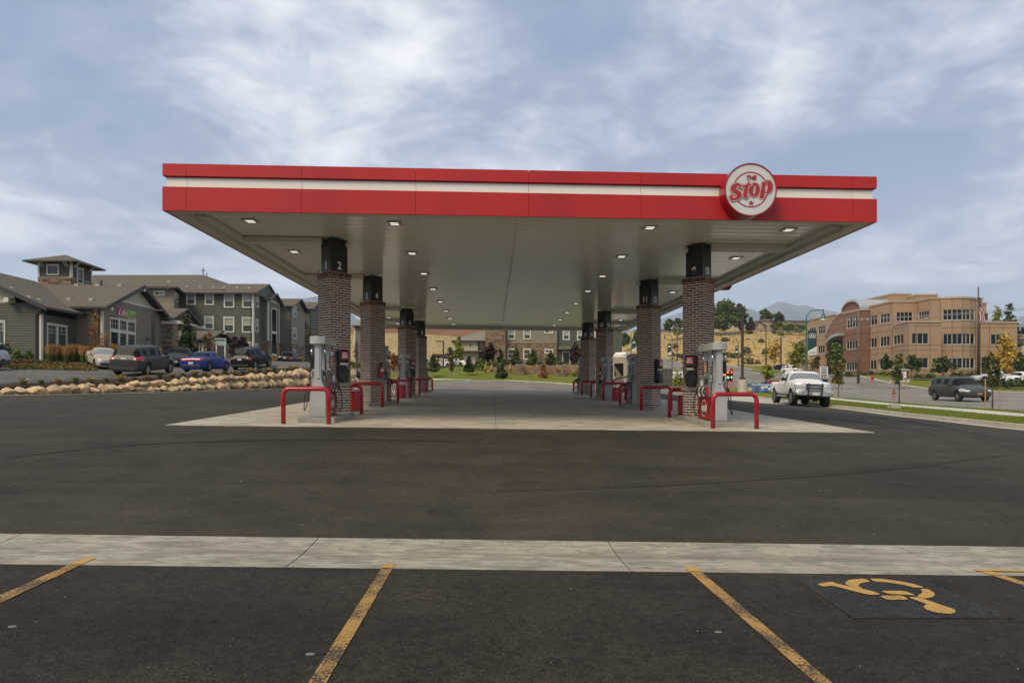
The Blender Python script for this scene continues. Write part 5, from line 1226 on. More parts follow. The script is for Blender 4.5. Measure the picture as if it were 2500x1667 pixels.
b = MB(); q = W(496, 671, 94); b.tube([(q.x, q.y, q.z-1.2), (q.x, q.y, q.z+1.0)], .06, 6); b.tube([(q.x-.3, q.y, q.z+.6), (q.x+.3, q.y, q.z+.6)], .05, 6); b.tube([(q.x+.5, q.y, q.z-.5), (q.x+.5, q.y, q.z+.3)], .05, 6); b.build('mast', M_rail, apt, world=True)
# nearer taupe wing seen over the clubhouse roof
Ft2 = Face((XY(340, 80)[0], 80), (XY(424, 80)[0], 80)); Ft3 = Face((XY(424, 80)[0], 80), (XY(437, 84)[0], 84))
r1 = Ft2.rect(C1, 1635, 482, 1755, 530); r2 = Ft3.rect(C2, 118, 290, 152, 400)
panel(apt, Ft2, 0, Ft2.L, 4.5, CZ+12.1, [r1], M_stucco); panel(apt, Ft3, 0, Ft3.L, 4.5, CZ+12.1, [r2], M_stucco); window(apt, Ft2, *r1, style='slider', fr=.13); window(apt, Ft3, *r2, style='hung', fr=.13)
a_ = (XY(250, 79)[0], 79.2, CZ+12.2); bq = (XY(428, 79)[0]+.2, 79.2, CZ+12.2); pk2 = W(374, 682, 84.5); pk3 = W(262, 687, 84.5)
slab(apt, [a_, bq, tuple(pk2), tuple(pk3)], name='hip_roof'); slab(apt, [bq, (XY(455, 86)[0], 86, CZ+12.3), tuple(pk2)], name='hip_roof')
for sx, sy in ((1685, 432), (1800, 385)):
    q = W(*C1(sx, sy), 81.5); roof_vents(apt, [(q.x, q.y, q.z)])
# low entrance block with a gable facing the drive
ent = empty('entrance_wing', (-34, 77, 5), label='low taupe entrance wing with a small shingle gable beside the green apartments', cat='building')
F0 = Face((-38, 74.3), (-32.0, 74.3)); F1 = Face((-32.0, 74.3), (-32.0, 79.7)); ze_, zr_ = CZ+5.6, CZ+6.65
r = F0.rect(C2, 385, 845, 468, 945)
siding(ent, F0, 0, F0.L, 4.4, ze_, [r], M_tan); siding(ent, F1, 0, F1.L, 4.4, ze_, (), M_tan); window(ent, F0, *r, style='double', fr=.12)
siding(ent, F1, 0, F1.L, ze_, zr_, (), M_tan, xr=lambda z: ((z-ze_)/(zr_-ze_)*2.7, 5.4-(z-ze_)/(zr_-ze_)*2.7))
fb(F1, 1.6, 2.7, 4.4, 6.6, 0, .03, 'door', mat('brown_door', (.10, .06, .04), .5), ent)
slab(ent, [(-38.5, 73.6, ze_), (-31.1, 73.6, ze_), (-31.1, 77, zr_+.15), (-38.5, 77, zr_+.15)]); slab(ent, [(-38.5, 77, zr_+.15), (-31.1, 77, zr_+.15), (-31.1, 80.4, ze_), (-38.5, 80.4, ze_)])
for y in (74.1, 77, 79.9):
    b = MB(); b.box(-32.2, -30.9, y-.12, y+.12, (ze_ if y != 77 else zr_)-.3, (ze_ if y != 77 else zr_)-.08); b.build('rafter_end', M_trim, ent, world=True)
for y in (74.4, 79.6):
    b = MB(); b.box(-31.4, -31.2, y-.1, y+.1, 4.4, ze_-.1); b.build('post', M_trim, ent, world=True)
# ------------------------------------------------------------------ apartments seen under the canopy
mid = empty('apartment_building', (5, 104, 5.2), label='stone and taupe apartment building seen under the canopy, behind the lawn', cat='building')
Ym = 100.; X = lambda px: XY(px, Ym)[0]
zg = CZ+3.2; zst = HZ(836.4, 1290, Ym); ztop = CZ+12.3
Fst = Face((X(1235), Ym), (X(1360), Ym)); Fgr = Face((X(1360), Ym+.5), (X(1520), Ym+.5))
WW = [Fst.rect(CM, *a) for a in ((1237, 150, 1350, 303), (1470, 150, 1585, 303), (1790, 140, 1922, 213))]; WL = [Fst.rect(CM, *a) for a in ((1234, 443, 1349, 602), (1468, 443, 1585, 606), (1790, 448, 1922, 513))]
up = [(a, c, z0+3.0, z1+3.0) for a, c, z0, z1 in WW]
panel(mid, Fst, 0, Fst.L, zst, ztop, WW+up, M_stucco); b = MB(); Fst.box(b, 0, Fst.L, zg, zst, -.15, 0); b.build('base_wall', M_stonej, mid, world=True); stonework(mid, Fst, 0, Fst.L, zg, zst-.08, WL)
trimbox(mid, Fst, 0, Fst.L, zst-.08, zst+.05, m=M_stucco, name='band_board', o=.09)
for k, r in enumerate(WW+up+WL): window(mid, Fst, *r, style='slider' if k % 3 == 2 else 'hung', fr=.17, out=.06)
GH = [Fgr.rect(CM, *a) for a in ((2065, 165, 2172, 310), (2280, 168, 2400, 315))]; GH += [Fgr.rect(lambda x, y: (1380+x/7.128, 780+y/7.128), 505, 195, 600, 360)]
dr = Fgr.rect(CM, 2072, 497, 2165, 690)
siding(mid, Fgr, 0, Fgr.L, zg, ztop, GH+[dr], M_green)
for r in GH: window(mid, Fgr, *r, style='hunggrid', fr=.17)
fb(Fgr, dr[0], dr[1], dr[2], dr[3], -.05, 0, 'door', mat('dark_door', (.045, .032, .026), .5), mid); trimbox(mid, Fgr, dr[0]-.15, dr[0], dr[2], dr[3]+.15); trimbox(mid, Fgr, dr[1], dr[1]+.15, dr[2], dr[3]+.15); trimbox(mid, Fgr, dr[0], dr[1], dr[3], dr[3]+.15, name='door_head')
ex = Fgr.rect(CM, 1992, 400, 2300, 455); q0, q1 = Fgr.pt(ex[0], ex[3], 0), Fgr.pt(ex[1], ex[3], 0)
slab(mid, [(q0[0], q0[1]-1.2, ex[2]), (q1[0], q1[1]-1.2, ex[2]), q1, q0], .12, name='porch_roof')
Fc = Face((X(1196)-.6, Ym-1.0), (X(1235)-.1, Ym-1.0)); Fcl = Face((X(1196)-.6, Ym+1.5), (X(1196)-.6, Ym-1.0)); Fcr = Face((X(1235)-.1, Ym-1), (X(1235)-.1, Ym+.2))
b = MB(); b.box(Fc.p0.x, Fc.p1.x, Ym-.99, Ym+1.5, zg, ztop+1); b.build('chimney_core', M_stonej, mid, world=True)
for F in (Fc, Fcl, Fcr): stonework(mid, F, 0, F.L, zg, ztop+1, name='chimney_stone')
b = MB(); b.box(X(1189), X(1520), Ym+.7, Ym+12, zg, ztop-.05); b.build('inner_walls', M_stucco, mid, world=True)
slab(mid, [(X(1185), Ym-.7, ztop), (X(1525), Ym-.7, ztop), (X(1525)-3, Ym+6.5, ztop+2.6), (X(1185)+3, Ym+6.5, ztop+2.6)]); slab(mid, [(X(1185)+3, Ym+6.5, ztop+2.6), (X(1525)-3, Ym+6.5, ztop+2.6), (X(1525), Ym+13, ztop), (X(1185), Ym+13, ztop)])
# cream house with garage beside it
hs = empty('house', (-3.5, 108, 4.9), label='cream two-storey house with grey hip roof and white garage door behind the lawn', cat='house')
Yh = 108.; X = lambda px: XY(px, Yh)[0]
Fu = Face((X(1107), Yh-.8), (X(1167), Yh-.8)); Fur = Face((X(1167), Yh), (X(1192), Yh)); zuf = HZ(857, 1130, Yh); zet = HZ(832.5, 1130, Yh)
r = Fu.rect(CM, 643, 345, 733, 430); siding(hs, Fu, 0, Fu.L, zuf, zet, [r], M_creamw); window(hs, Fu, *r, style='slider', fr=.15)
r = Fur.rect(CM, 808, 348, 873, 440); siding(hs, Fur, 0, Fur.L, zg+.6, zet, [r], mat('grey_siding', (.13, .125, .11), .7)); window(hs, Fur, *r, style='hung', fr=.15)
b = MB(); b.box(X(1107), X(1192), Yh+.02, Yh+8, zg, zet-.05); b.build('walls', mat('grey_siding', (.13, .125, .11), .7), hs, world=True)
b = MB(); b.box(X(1107), X(1167), Yh-.78, Yh+.02, zuf, zet-.02); b.build('upper_bay', M_creamw, hs, world=True)
slab(hs, [(X(1112), Yh-1.3, zuf-.1), (X(1195), Yh-1.3, zuf-.1), (X(1195), Yh, zuf+.35), (X(1112), Yh, zuf+.35)], .12, name='garage_roof')
Fgd = Face((X(1118), Yh-.0), (X(1170), Yh-.0)); g = Fgd.rect(CM, 560, 560, 742, 660)
fb(Fgd, 0, Fgd.L, zg, zuf-.2, -.02, .02, 'garage_wall', M_creamw, hs); gd = fb(Fgd, g[0], g[1], zg, g[3], .03, .06, 'garage_door', M_white, hs)
e0 = [(X(1103), Yh-1.4, zet), (X(1200), Yh-1.4, zet), (X(1200), Yh+9, zet), (X(1103), Yh+9, zet)]; q0 = HZ(810.5, 1170, Yh+3.5)
slab(hs, [e0[0], e0[1], (X(1200), Yh+3.8, q0), (X(1163), Yh+3.8, q0)], m=M_shing2); slab(hs, [e0[3], e0[0], (X(1163), Yh+3.8, q0)], m=M_shing2); slab(hs, [(X(1163), Yh+3.8, q0), (X(1200), Yh+3.8, q0), e0[2], e0[3]], m=M_shing2)
# ------------------------------------------------------------------ low block wall and stone piers by the lawn
Yw = 88.; bw = empty('garden_wall', (8, Yw, HZ(909, 1250, Yw)), label='low tan block retaining wall with planters behind the lawn', cat='wall')
M_blk = mat('tan_block', (.30, .185, .115), .9, island=.12, var=.1, vscale=4)
Fb = Face(XY(1164, 89.5), XY(1470, 86.5)); zlo = HZ(911, 1250, Yw)-.6; zhi = HZ(891.5, 1300, Yw)
for k, (a, c, t_) in enumerate(((0, 1.0, -.75), (1.0, 2.0, -.5), (2.0, 3.1, -.25))): fb(Fb, a, c, zlo, zhi+t_, -.3, 0, 'wall_block', M_blk, bw)
kk = 0; u = 3.1
rows = 5; bhgt = (zhi-zlo)/rows
while u < Fb.L:
    e = min(u+1.15, Fb.L)
    for r_ in range(rows): fb(Fb, u+.015, e-.015, zlo+r_*bhgt+.012, zlo+(r_+1)*bhgt-.012, -.3, -.02*(r_ % 2), 'wall_block', M_blk, bw)
    u = e
fb(Fb, 3.1, Fb.L, zlo, zhi-.03, -.32, -.06, 'wall_core', M_stonej, bw)
for px in (1268, 1317, 1367.5):
    Yp = Yw-.9-(px-1268)*.012; x = XY(px, Yp)[0]; w = .52; zt_ = HZ(889.5+(px-1268)*.02, px, Yp)
    t = empty('stone_pier', (x, Yp, zt_-1.9), label={1268: 'left', 1317: 'middle', 1367.5: 'right'}[px]+' stone pier with a planter on it in front of the tan garden wall', cat='pier', group='stone piers in the garden wall')
    b = MB(); b.box(x-w, x+w, Yp-w, Yp+w, zt_-1.9, zt_-.08); b.build('core', M_stonej, t, world=True)
    for F in (Face((x-w, Yp-w), (x+w, Yp-w)), Face((x+w, Yp-w), (x+w, Yp+w)), Face((x-w, Yp+w), (x-w, Yp-w))): stonework(t, F, 0, F.L, zt_-1.9, zt_-.08, name='stone', lmax=.4)
    b = MB(); b.box(x-w-.06, x+w+.06, Yp-w-.06, Yp+w+.06, zt_-.08, zt_+.02); b.build('cap', M_band, t, world=True)
    tp = empty('planter', (x, Yp, zt_+.02), label='dark bowl planter with yellow-green leaves on the %s stone pier' % {1268: 'left', 1317: 'middle', 1367.5: 'right'}[px], cat='planter', group='planters on the stone piers')
    b = MB(); b.lathe([(.22, 0), (.38, .12), (.44, .36), (.36, .38)], 16); b.build('bowl', mat('dark_glaze', (.03, .02, .016), .5), tp, smooth=True)
# ------------------------------------------------------------------ hill houses (simple hip and gable homes)
M_tanw = mat('tan_wall', (.36, .27, .18), .85); M_brr = mat('brown_roof', (.12, .085, .065), .9, var=.15, vscale=2)
def hill_house(name, label, x0, x1, y0, dep, z0, he, hr, wallm, roofm, gable_left=False, chim=(), parts_win=()):
    t = empty(name, ((x0+x1)/2, y0+dep/2, z0), label=label, cat='house')
    b = MB(); b.box(x0, x1, y0, y0+dep, z0-1.5, z0+he); b.build('walls', wallm, t, world=True)
    e = .7; ym = y0+dep/2; a = dep/2 if not gable_left else 0
    L0, R0 = x0-e, x1+e
    slab(t, [(L0, y0-e, z0+he), (R0, y0-e, z0+he), (R0, ym, z0+hr), (L0+a, ym, z0+hr)], m=roofm); slab(t, [(L0+a, ym, z0+hr), (R0, ym, z0+hr), (R0, y0+dep+e, z0+he), (L0, y0+dep+e, z0+he)], m=roofm)
    if not gable_left: slab(t, [(L0, y0+dep+e, z0+he), (L0, y0-e, z0+he), (L0+a, ym, z0+hr)], m=roofm)
    for (cx, w, zt, dy) in chim:
        b = MB(); b.box(cx-w/2, cx+w/2, y0-.4+dy, y0+1.4+dy, z0, zt); b.build('chimney', wallm, t, world=True)
    F = Face((x0, y0), (x1, y0))
    for (a_, c_, e_, f_) in parts_win: window(t, F, a_, c_, e_, f_, style='plain', fr=.12)
    return t
Yk = 246.; X = lambda px: XY(px, Yk)[0]; z0 = HZ(801, 1870, Yk)
hh = hill_house('hill_house', 'long tan house with brown roof on top of the golden hill', X(1862), X(1975), Yk, 11, z0-.6, 3.4, HZ(783, 1900, Yk+5)-z0+.6, M_tanw, M_brr, True, ((X(1872), 2.1, HZ(780, 1872, Yk), 0), (X(1927), 2.1, HZ(782, 1927, Yk), 0), (X(1941), 1.6, HZ(779, 1941, Yk), 4)), ((3, 4.6, z0+.6, z0+2.2), (8, 9.6, z0+.6, z0+2.2), (13.5, 14.6, z0+.6, z0+2.2)))
b = MB(); g0, g1, ga = W(1838.5, 802, Yk-1.5), W(1866, 797, Yk-1.5), W(1851.5, 783.5, Yk-1.5)
gz0 = z0-1; b.quad((g0.x+.7, g0.y, gz0), (g1.x, g0.y, gz0), (g1.x, g0.y, z0+2.2), (ga.x, ga.y, ga.z-.1), (g0.x+.7, g0.y, g0.z+.2)); b.quad((g0.x+.7, g0.y, gz0), (g0.x+.7, g0.y, g0.z+.2), (g0.x+.7, g0.y+8, g0.z+.2), (g0.x+.7, g0.y+8, gz0)); b.build('gable_wall', M_tanw, hh, world=True)
slab(hh, [(g0.x-.2, g0.y-.6, g0.z), (ga.x, ga.y-.6, ga.z+.1), (ga.x, ga.y+9, ga.z+.1), (g0.x-.2, g0.y+9, g0.z)], m=M_brr); slab(hh, [(ga.x, ga.y-.6, ga.z+.1), (g1.x+1, g1.y-.6, g1.z), (g1.x+1, g1.y+9, g1.z), (ga.x, ga.y+9, ga.z+.1)], m=M_brr)
for px in (1850, 1860.5):
    F = Face((g0.x, g0.y), (g1.x, g0.y)); u = F.uv(px, 800)[0]; window(hh, F, u-.7, u+.7, z0-.1, z0+1.4, style='plain', fr=.1)
Yk = 262.; X = lambda px: XY(px, Yk)[0]; z0 = HZ(812, 1640, Yk)
hill_house('hill_house', 'flat pale house with white roof edge half behind the second right column', X(1600), X(1645), Yk, 9, z0-.5, HZ(803, 1640, Yk)-z0+.2, HZ(799, 1640, Yk)-z0+.9, mat('pale_wall', (.50, .46, .38), .8), mat('grey_roof2', (.22, .21, .19), .9))
Yk = 255.; X = lambda px: XY(px, Yk)[0]; z0 = HZ(836, 1508, Yk)
hill_house('hill_house', 'cream stepped house on the hill beyond the motorhome', X(1496), X(1516), Yk, 9, z0, HZ(825, 1508, Yk)-z0, HZ(819, 1510, Yk)-z0, mat('pale_wall', (.50, .46, .38), .8), mat('grey_roof2', (.22, .21, .19), .9))
Yk = 150.; X = lambda px: XY(px, Yk)[0]; z0 = HZ(850, 2490, Yk)
hill_house('hill_house', 'white house with red-brown roof at the right edge of the photo', X(2470), X(2620), Yk, 10, z0, HZ(829, 2490, Yk)-z0, HZ(817, 2490, Yk)-z0+.6, mat('pale_wall2', (.55, .52, .46), .8), mat('redbrown_roof', (.19, .10, .07), .9))
# grey building seen between the first two left columns
g = empty('apartment_block', (-22, 112, 6), label='grey apartment block with shingle roof seen between the first two left columns', cat='building')
Yg = 112.; F0 = Face((XY(864, Yg)[0], Yg), (XY(905, Yg)[0], Yg)); zt_ = HZ(795, 880, Yg)
panel(g, F0, 0, F0.L, 5, zt_, (), mat('grey_stucco', (.19, .185, .16), .9)); b = MB(); b.box(XY(864, Yg)[0], XY(905, Yg)[0], Yg+.02, Yg+8, 5, zt_-.05); b.build('walls', mat('grey_stucco', (.19, .185, .16), .9), g, world=True)
slab(g, [(XY(860, Yg)[0], Yg-.6, zt_), (XY(908, Yg)[0], Yg-.6, zt_), (XY(905, Yg)[0], Yg+5, zt_+1.7), (XY(866, Yg)[0], Yg+5, zt_+1.7)], m=M_shing2)
trimbox(g, F0, 0, .25, 5, zt_, o=.06)
# ------------------------------------------------------------------ office building on the right
M_ot = mat('tan_render', (.385, .252, .155), .9, var=.07, vscale=.6, bump=.2, bscale=25)
M_or = mat('red_render', (.225, .115, .078), .9, var=.04, vscale=.6, bump=.2, bscale=25)
M_og = mat('dark_office_glass', (.008, .008, .009), .12, spec=.28)
M_of = mat('pale_window_frame', (.62, .60, .54), .5)
M_cop = mat('coping', (.44, .33, .225), .7); M_met = mat('pale_metal_roof', (.50, .50, .48), .35, metal=.4)
office = empty('office_building', (75, 112, 4), label='three-storey tan office building with red-brown entrance tower and curved metal roof', cat='building')
GO = CZ+1.9
def wpanels(F, us, zs, H, m, o=0.):
    for a, c in zip(us, us[1:]):
        for e, f in zip(zs, zs[1:]):
            g = .03; A, B_, E, G_ = a+g, c-g, e+g, f-g
            HH = [(max(h[0], A), min(h[1], B_), max(h[2], E), min(h[3], G_)) for h in H if h[0] < B_ and h[1] > A and h[2] < G_ and h[3] > E]
            panel(office, F, A, B_, E, G_, HH, m, 'wall_panel', .18, o)
def owin(F, r, n, arch=False):
    u0, u1, z0, z1 = r; b = MB(); fr = .045
    F.box(b, u0, u1, z0, z0+fr+.05, -.16, .04); F.box(b, u0, u1, z1-fr, z1, -.16, -.02); F.box(b, u0, u0+fr, z0, z1, -.16, -.02); F.box(b, u1-fr, u1, z0, z1, -.16, -.02)
    for k in range(1, n): u = u0+(u1-u0)*k/n; F.box(b, u-.024, u+.024, z0, z1, -.16, -.06)
    w = b.build('window', M_of, office, world=True); PO[w.name] = PO['office_building']
    for k in range(n):
        a, c = u0+(u1-u0)*k/n+.04, u0+(u1-u0)*(k+1)/n-.04; b = MB(); b.quad(F.pt(a, z0+.1, -.12), F.pt(c, z0+.1, -.12), F.pt(c, z1-.06, -.12), F.pt(a, z1-.06, -.12)); b.build('pane', M_og, w, world=True)
def coping(F, z, u0=0, u1=None, h=.3):
    b = MB(); F.box(b, u0-.05, (u1 or F.L)+.05, z-h, z, -.4, .12); b.build('coping', M_cop, office, world=True)
def backing(F, z0, z1, m=None): b = MB(); F.box(b, .16, F.L-.16, z0, z1, -.5, -.19); b.build('wall_backing', m or mat('joint_shade', (.12, .075, .05), .95), office, world=True)
def facade(p0, p1, ztop, wins, m=M_ot, zj=(), nu=None, cope=True, z0=None, o=0.):
    F = Face(p0, p1); H = []
    for (a, n) in wins:
        r = F.rect(C7, *a); H.append(r)
        owin(F, r, n)
    us = [0.]
    for h in sorted(H, key=lambda h: h[0]):
        for c in (h[0]-.25, h[1]+.25):
            if all(abs(c-u) > 1.0 for u in us) and .5 < c < F.L-.5: us.append(c)
    us = sorted(us)+[F.L]; zz = [z0 or GO-.6]+[z for z in ZJ if (z0 or 0) < z < ztop-.6]+[ztop-.28]
    wpanels(F, us, zz, H, m, o); backing(F, z0 or GO-.6, ztop-.1)
    if cope: coping(F, ztop)
    return F
XW = 69.0
ZJ = [CZ+3.0, CZ+6.4, CZ+7.1, CZ+10.2, CZ+11.2]
T3, T2 = CZ+15.3, CZ+11.1
facade((XW, 117.6), (XW, 111), T3, [((697, 368, 785, 481), 3), ((820, 345, 915, 458), 3), ((697, 596, 783, 702), 3), ((820, 577, 913, 688), 3), ((690, 820, 780, 922), 3), ((815, 808, 910, 915), 3)])
facade((XW, 111), (73.35, 111), T3, [((985, 337, 1147, 432), 4)])
facade((73.35, 112.6), (72.95, 107), T3, [((1205, 320, 1310, 415), 4)])
facade((72.95, 107), (74.75, 107), T3, [])
P = [(74.75, 107), (76.2, 106.3), (77.75, 106.0), (79.3, 106.3), (80.75, 107)]
for i, (a, c) in enumerate(zip(P, P[1:])):       # curved bay in four flats
    F = Face(a, c); H = []
    for y0, y1 in ((308, 420), (552, 665), (798, 907)):
        z1 = HZ(680+y0/4.125, 2340, 106.3); z0 = HZ(680+y1/4.125, 2340, 106.3); l = .35 if i == 0 and y0 < 700 else (1.2 if i == 0 else .02); r = (l, F.L-(.35 if i == 3 else .02), z0, z1)
        H.append(r); owin(F, r, 2 if i in (1, 2) else (1 if i == 3 or l > 1 else 1) if l > 1 else 2 if i == 0 else 1)
    wpanels(F, [0, F.L], [GO-.6]+ZJ+[T3-.28], H, M_ot); backing(F, GO-.6, T3-.1); coping(F, T3)
facade((80.75, 107), (81.95, 107), T3, [])
facade((81.95, 110.5), (85.3, 110.5), CZ+15.0, [((1868, 348, 1910, 425), 1)])
facade((68.6, 110.2), (67.3, 104), T2, [((952, 558, 1053, 673), 3), ((950, 800, 1050, 905), 3)])
facade((67.3, 104), (72.75, 104), T2, [((1140, 549, 1307, 661), 3), ((1195, 795, 1305, 903), 2)])
facade((72.75, 104), (72.95, 107), T2, [])
facade((80.9, 106.2), (87.2, 106.2), T2+.15, [((1935, 560, 2045, 668), 2), ((2070, 560, 2095, 668), 1), ((1935, 800, 2045, 900), 2)])
Fr_ = Face((87.2, 106.2), (87.5, 112)); panel(office, Fr_, 0, Fr_.L, GO-.6, T2+.1, (), M_ot)
# roofs and plant screens
b = MB(); b.prism([(69.1, 111.2), (73.5, 111.2), (73.5, 107.2), (81.8, 107.2), (81.9, 110.7), (85.2, 110.7), (85.2, 128), (69.2, 128)], T3-1.0, T3-.5); b.prism([(68.7, 110), (67.5, 104.3), (72.6, 104.3), (72.9, 110)], T2-1.0, T2-.5); b.prism([(82.1, 106.5), (87.0, 106.5), (87.2, 112), (82.3, 112)], T2-1, T2-.5); b.build('flat_roof', M_cop, office, world=True)
b = MB(); b.box(XW+.3, 85, 113.2, 139, GO-.6, T3-1); b.build('inner_block', M_ot, office, world=True)
for (a, c, y, zt_) in ((2176, 2224, 119, 716), (2239, 2289, 116, 717.5)):
    x0, x1 = XY(a, y)[0], XY(c, y)[0]; z = HZ(zt_, (a+c)/2, y); b = MB(); b.box(x0, x1, y, y+9, T3-1, z-.3); b.build('plant_screen', M_ot, office, world=True); b = MB(); b.box(x0-.1, x1+.1, y-.1, y+9.1, z-.3, z); b.build('coping', M_cop, office, world=True)
    if a == 2176:
        xf = XY(2130, 131)[0]; b = MB(); b.hexa([(xf, 131, T3-1), (x0, 119, T3-1), (x0+.3, 128, T3-1), (xf+.3, 134, T3-1), (xf, 131, z-.3), (x0, 119, z-.3), (x0+.3, 128, z-.3), (xf+.3, 134, z-.3)]); b.build('plant_screen', M_ot, office, world=True)
# tan wing at the far left
facade((XW, 140.6), (XW, 130), CZ+15.2, [((107, 490, 170, 560), 3), ((196, 472, 262, 567), 3), ((288, 460, 316, 545), 1), ((193, 668, 260, 758), 3), ((107, 690, 170, 780), 3), ((110, 880, 165, 940), 3)])
F = Face(XY(1953, 150), XY(1973, 141)); panel(office, F, 0, F.L, GO, HZ(828, 1963, 145), (), M_ot); coping(F, HZ(827, 1963, 145))
# red-brown entrance tower with arched head and barrel roof
XR = 67.45; y0, y1 = 124.0, 117.7; F = Face((XR, y0), (XR, y1)); L_ = F.L
r3 = F.rect(C7, 484, 372, 595, 508); r3 = (r3[0], r3[1], r3[2], r3[3]); r2 = F.rect(C7, 480, 622, 590, 718); r1 = F.rect(C7, 478, 836, 583, 930)
zs3 = HZ(680+325/4.125, 2060, 124)-.3; wpanels(F, [0, L_], [GO-.6, CZ+3.0, CZ+6.4, CZ+7.1, CZ+10.2, zs3], [r1, r2, r3], M_or)
for r in (r1, r2, r3): owin(F, r, 4)
Fs = Face((XR, y1), (XW, y1)); wpanels(Fs, [0, Fs.L], [GO-.6, CZ+3, CZ+6.4, CZ+7.1, CZ+10.2, zs3], (), M_or); backing(F, GO-.6, zs3)
b = MB(); F.box(b, -.05, L_+.05, zs3-.35, zs3, -.3, .08); Fs.box(b, -.05, Fs.L, zs3-.35, zs3, -.3, .08); b.build('stone_band', M_cop, office, world=True)
zc = zs3; rad = L_/2+.25; k = 14; hgt = (HZ(680+205/4.125, 2080, 121)-zs3)*.9
b = MB(); P = [F.pt(L_/2-(L_/2)*math.cos(a), zc+(hgt-.25)*math.sin(a), 0) for a in np.linspace(0, PI, k)]; b.quad(*P); b.build('arched_gable', M_or, office, world=True)
b = MB()
for q in range(k):
    a0, a1 = PI*q/k, PI*(q+1)/k; e = rad-.12
    c0 = lambda a, dx, h: (XR-.35+dx, (y0+y1)/2+e*math.cos(a), zc+h+hgt*math.sin(a))
    b.quad(c0(a0, 0, 0), c0(a0, 14, 0), c0(a1, 14, 0), c0(a1, 0, 0)); b.quad(c0(a0, 0, -.35), c0(a1, 0, -.35), c0(a1, 0, 0), c0(a0, 0, 0)); b.quad(c0(a0, 0, -.35), c0(a0, 14, -.35), c0(a1, 14, -.35), c0(a1, 0, -.35))
b.build('barrel_roof', M_met, office, world=True)
for q in range(20):
    b = MB(); x = XR-.2+q*.7
    for j in range(k):
        a0, a1 = PI*j/k, PI*(j+1)/k; e = rad-.12
        pt = lambda a, dx, h: (x+dx, (y0+y1)/2+(e+h)*math.cos(a), zc+(hgt+h)*math.sin(a))
        b.quad(pt(a0, 0, .06), pt(a0, .05, .06), pt(a1, .05, .06), pt(a1, 0, .06)); b.quad(pt(a0, 0, 0), pt(a0, 0, .06), pt(a1, 0, .06), pt(a1, 0, 0))
    b.build('roof_seam', M_met, office, world=True)
# sweeping red wing wall with a pale quarter-round edge
Fq = Face((XR, 130.4), (XR, 124)); b = MB(); N_ = 12; top = [(Fq.L*t, (HZ(813, 2021, 130)+(zs3-HZ(813, 2021, 130))*math.sin(t*PI/2)**.85)) for t in np.linspace(0, 1, N_)]
b.quad(*([Fq.pt(0, GO-.6), Fq.pt(Fq.L, GO-.6)]+[Fq.pt(u, z) for u, z in top[::-1]])); b.build('wing_wall', M_or, office, world=True)
b = MB(); b.tube([Fq.pt(u, z, .02) for u, z in top], .13, 6); b.build('curved_coping', M_of, office, world=True)
b = MB(); 
pts = [(x, y) for x, y in ((322, 650), (345, 615), (375, 590), (410, 573), (455, 562))]
pp = [Fq.uv(*C7(*p)) for p in pts]
for (u, z), (u2, z2) in zip(pp, pp[1:]): b.hexa([Fq.pt(u, z-.25, 0), Fq.pt(u2, z2-.25, 0), Fq.pt(u2, z2-.25, 1.1), Fq.pt(u, z-.25, 1.1), Fq.pt(u, z+.25, 0), Fq.pt(u2, z2+.25, 0), Fq.pt(u2, z2+.25, 1.1), Fq.pt(u, z+.25, 1.1)])
b.build('entrance_canopy', M_met, office, world=True)
b = MB(); Fq.box(b, .6, Fq.L-.1, GO-.4, pp[2][1]-.6, 0, .05); b.build('entrance_glass', M_og, office, world=True)
# ------------------------------------------------------------------ vehicles
M_tyre = mat('tyre_rubber', (.014, .014, .014), .8); M_rim = mat('alloy_rim', (.34, .34, .34), .30, metal=.8); M_rimd = mat('steel_rim_dark', (.10, .10, .10), .4, metal=.6)
M_cglass = mat('car_glass', (.012, .014, .015), .14, spec=.05); M_cglassl = mat('car_glass_light', (.20, .23, .24), .08, spec=.5); M_under = mat('underbody', (.012, .012, .012), .8)
M_tail = mat('tail_lamp', (.38, .012, .014), .15, coat=.6); M_headl = mat('head_lamp', (.50, .52, .54), .08, coat=.8); M_plate = mat('number_plate', (.60, .60, .56), .5); M_amber = mat('amber_lamp', (.55, .20, .03), .2)
def paint(n, c, metal=.0): return mat('car_paint_'+n, c, .48, metal=0, coat=.16, var=.02, spec=.22)
M_bptrim = mat('dark_trim', (.03, .03, .03), .5)
def ring(hw, zl, zb, zt, tw, cabin):
    h = zb-zl
    if cabin: P = [(0, zl), (hw*.82, zl), (hw*.965, zl+.10), (hw, zl+h*.45), (hw*.992, zl+h*.80), (hw*.945, zb), (hw*.925, zb+.012), (tw, zt-.07), (tw-.10, zt-.005), (0, zt+.02)]
    else: P = [(0, zl), (hw*.82, zl), (hw*.965, zl+.10), (hw, zl+h*.45), (hw*.985, zl+h*.82), (hw*.90, zb-.01), (hw*.84, zb+.012), (hw*.60, zb+.032), (hw*.35, zb+.042), (0, zb+.048)]
    return P
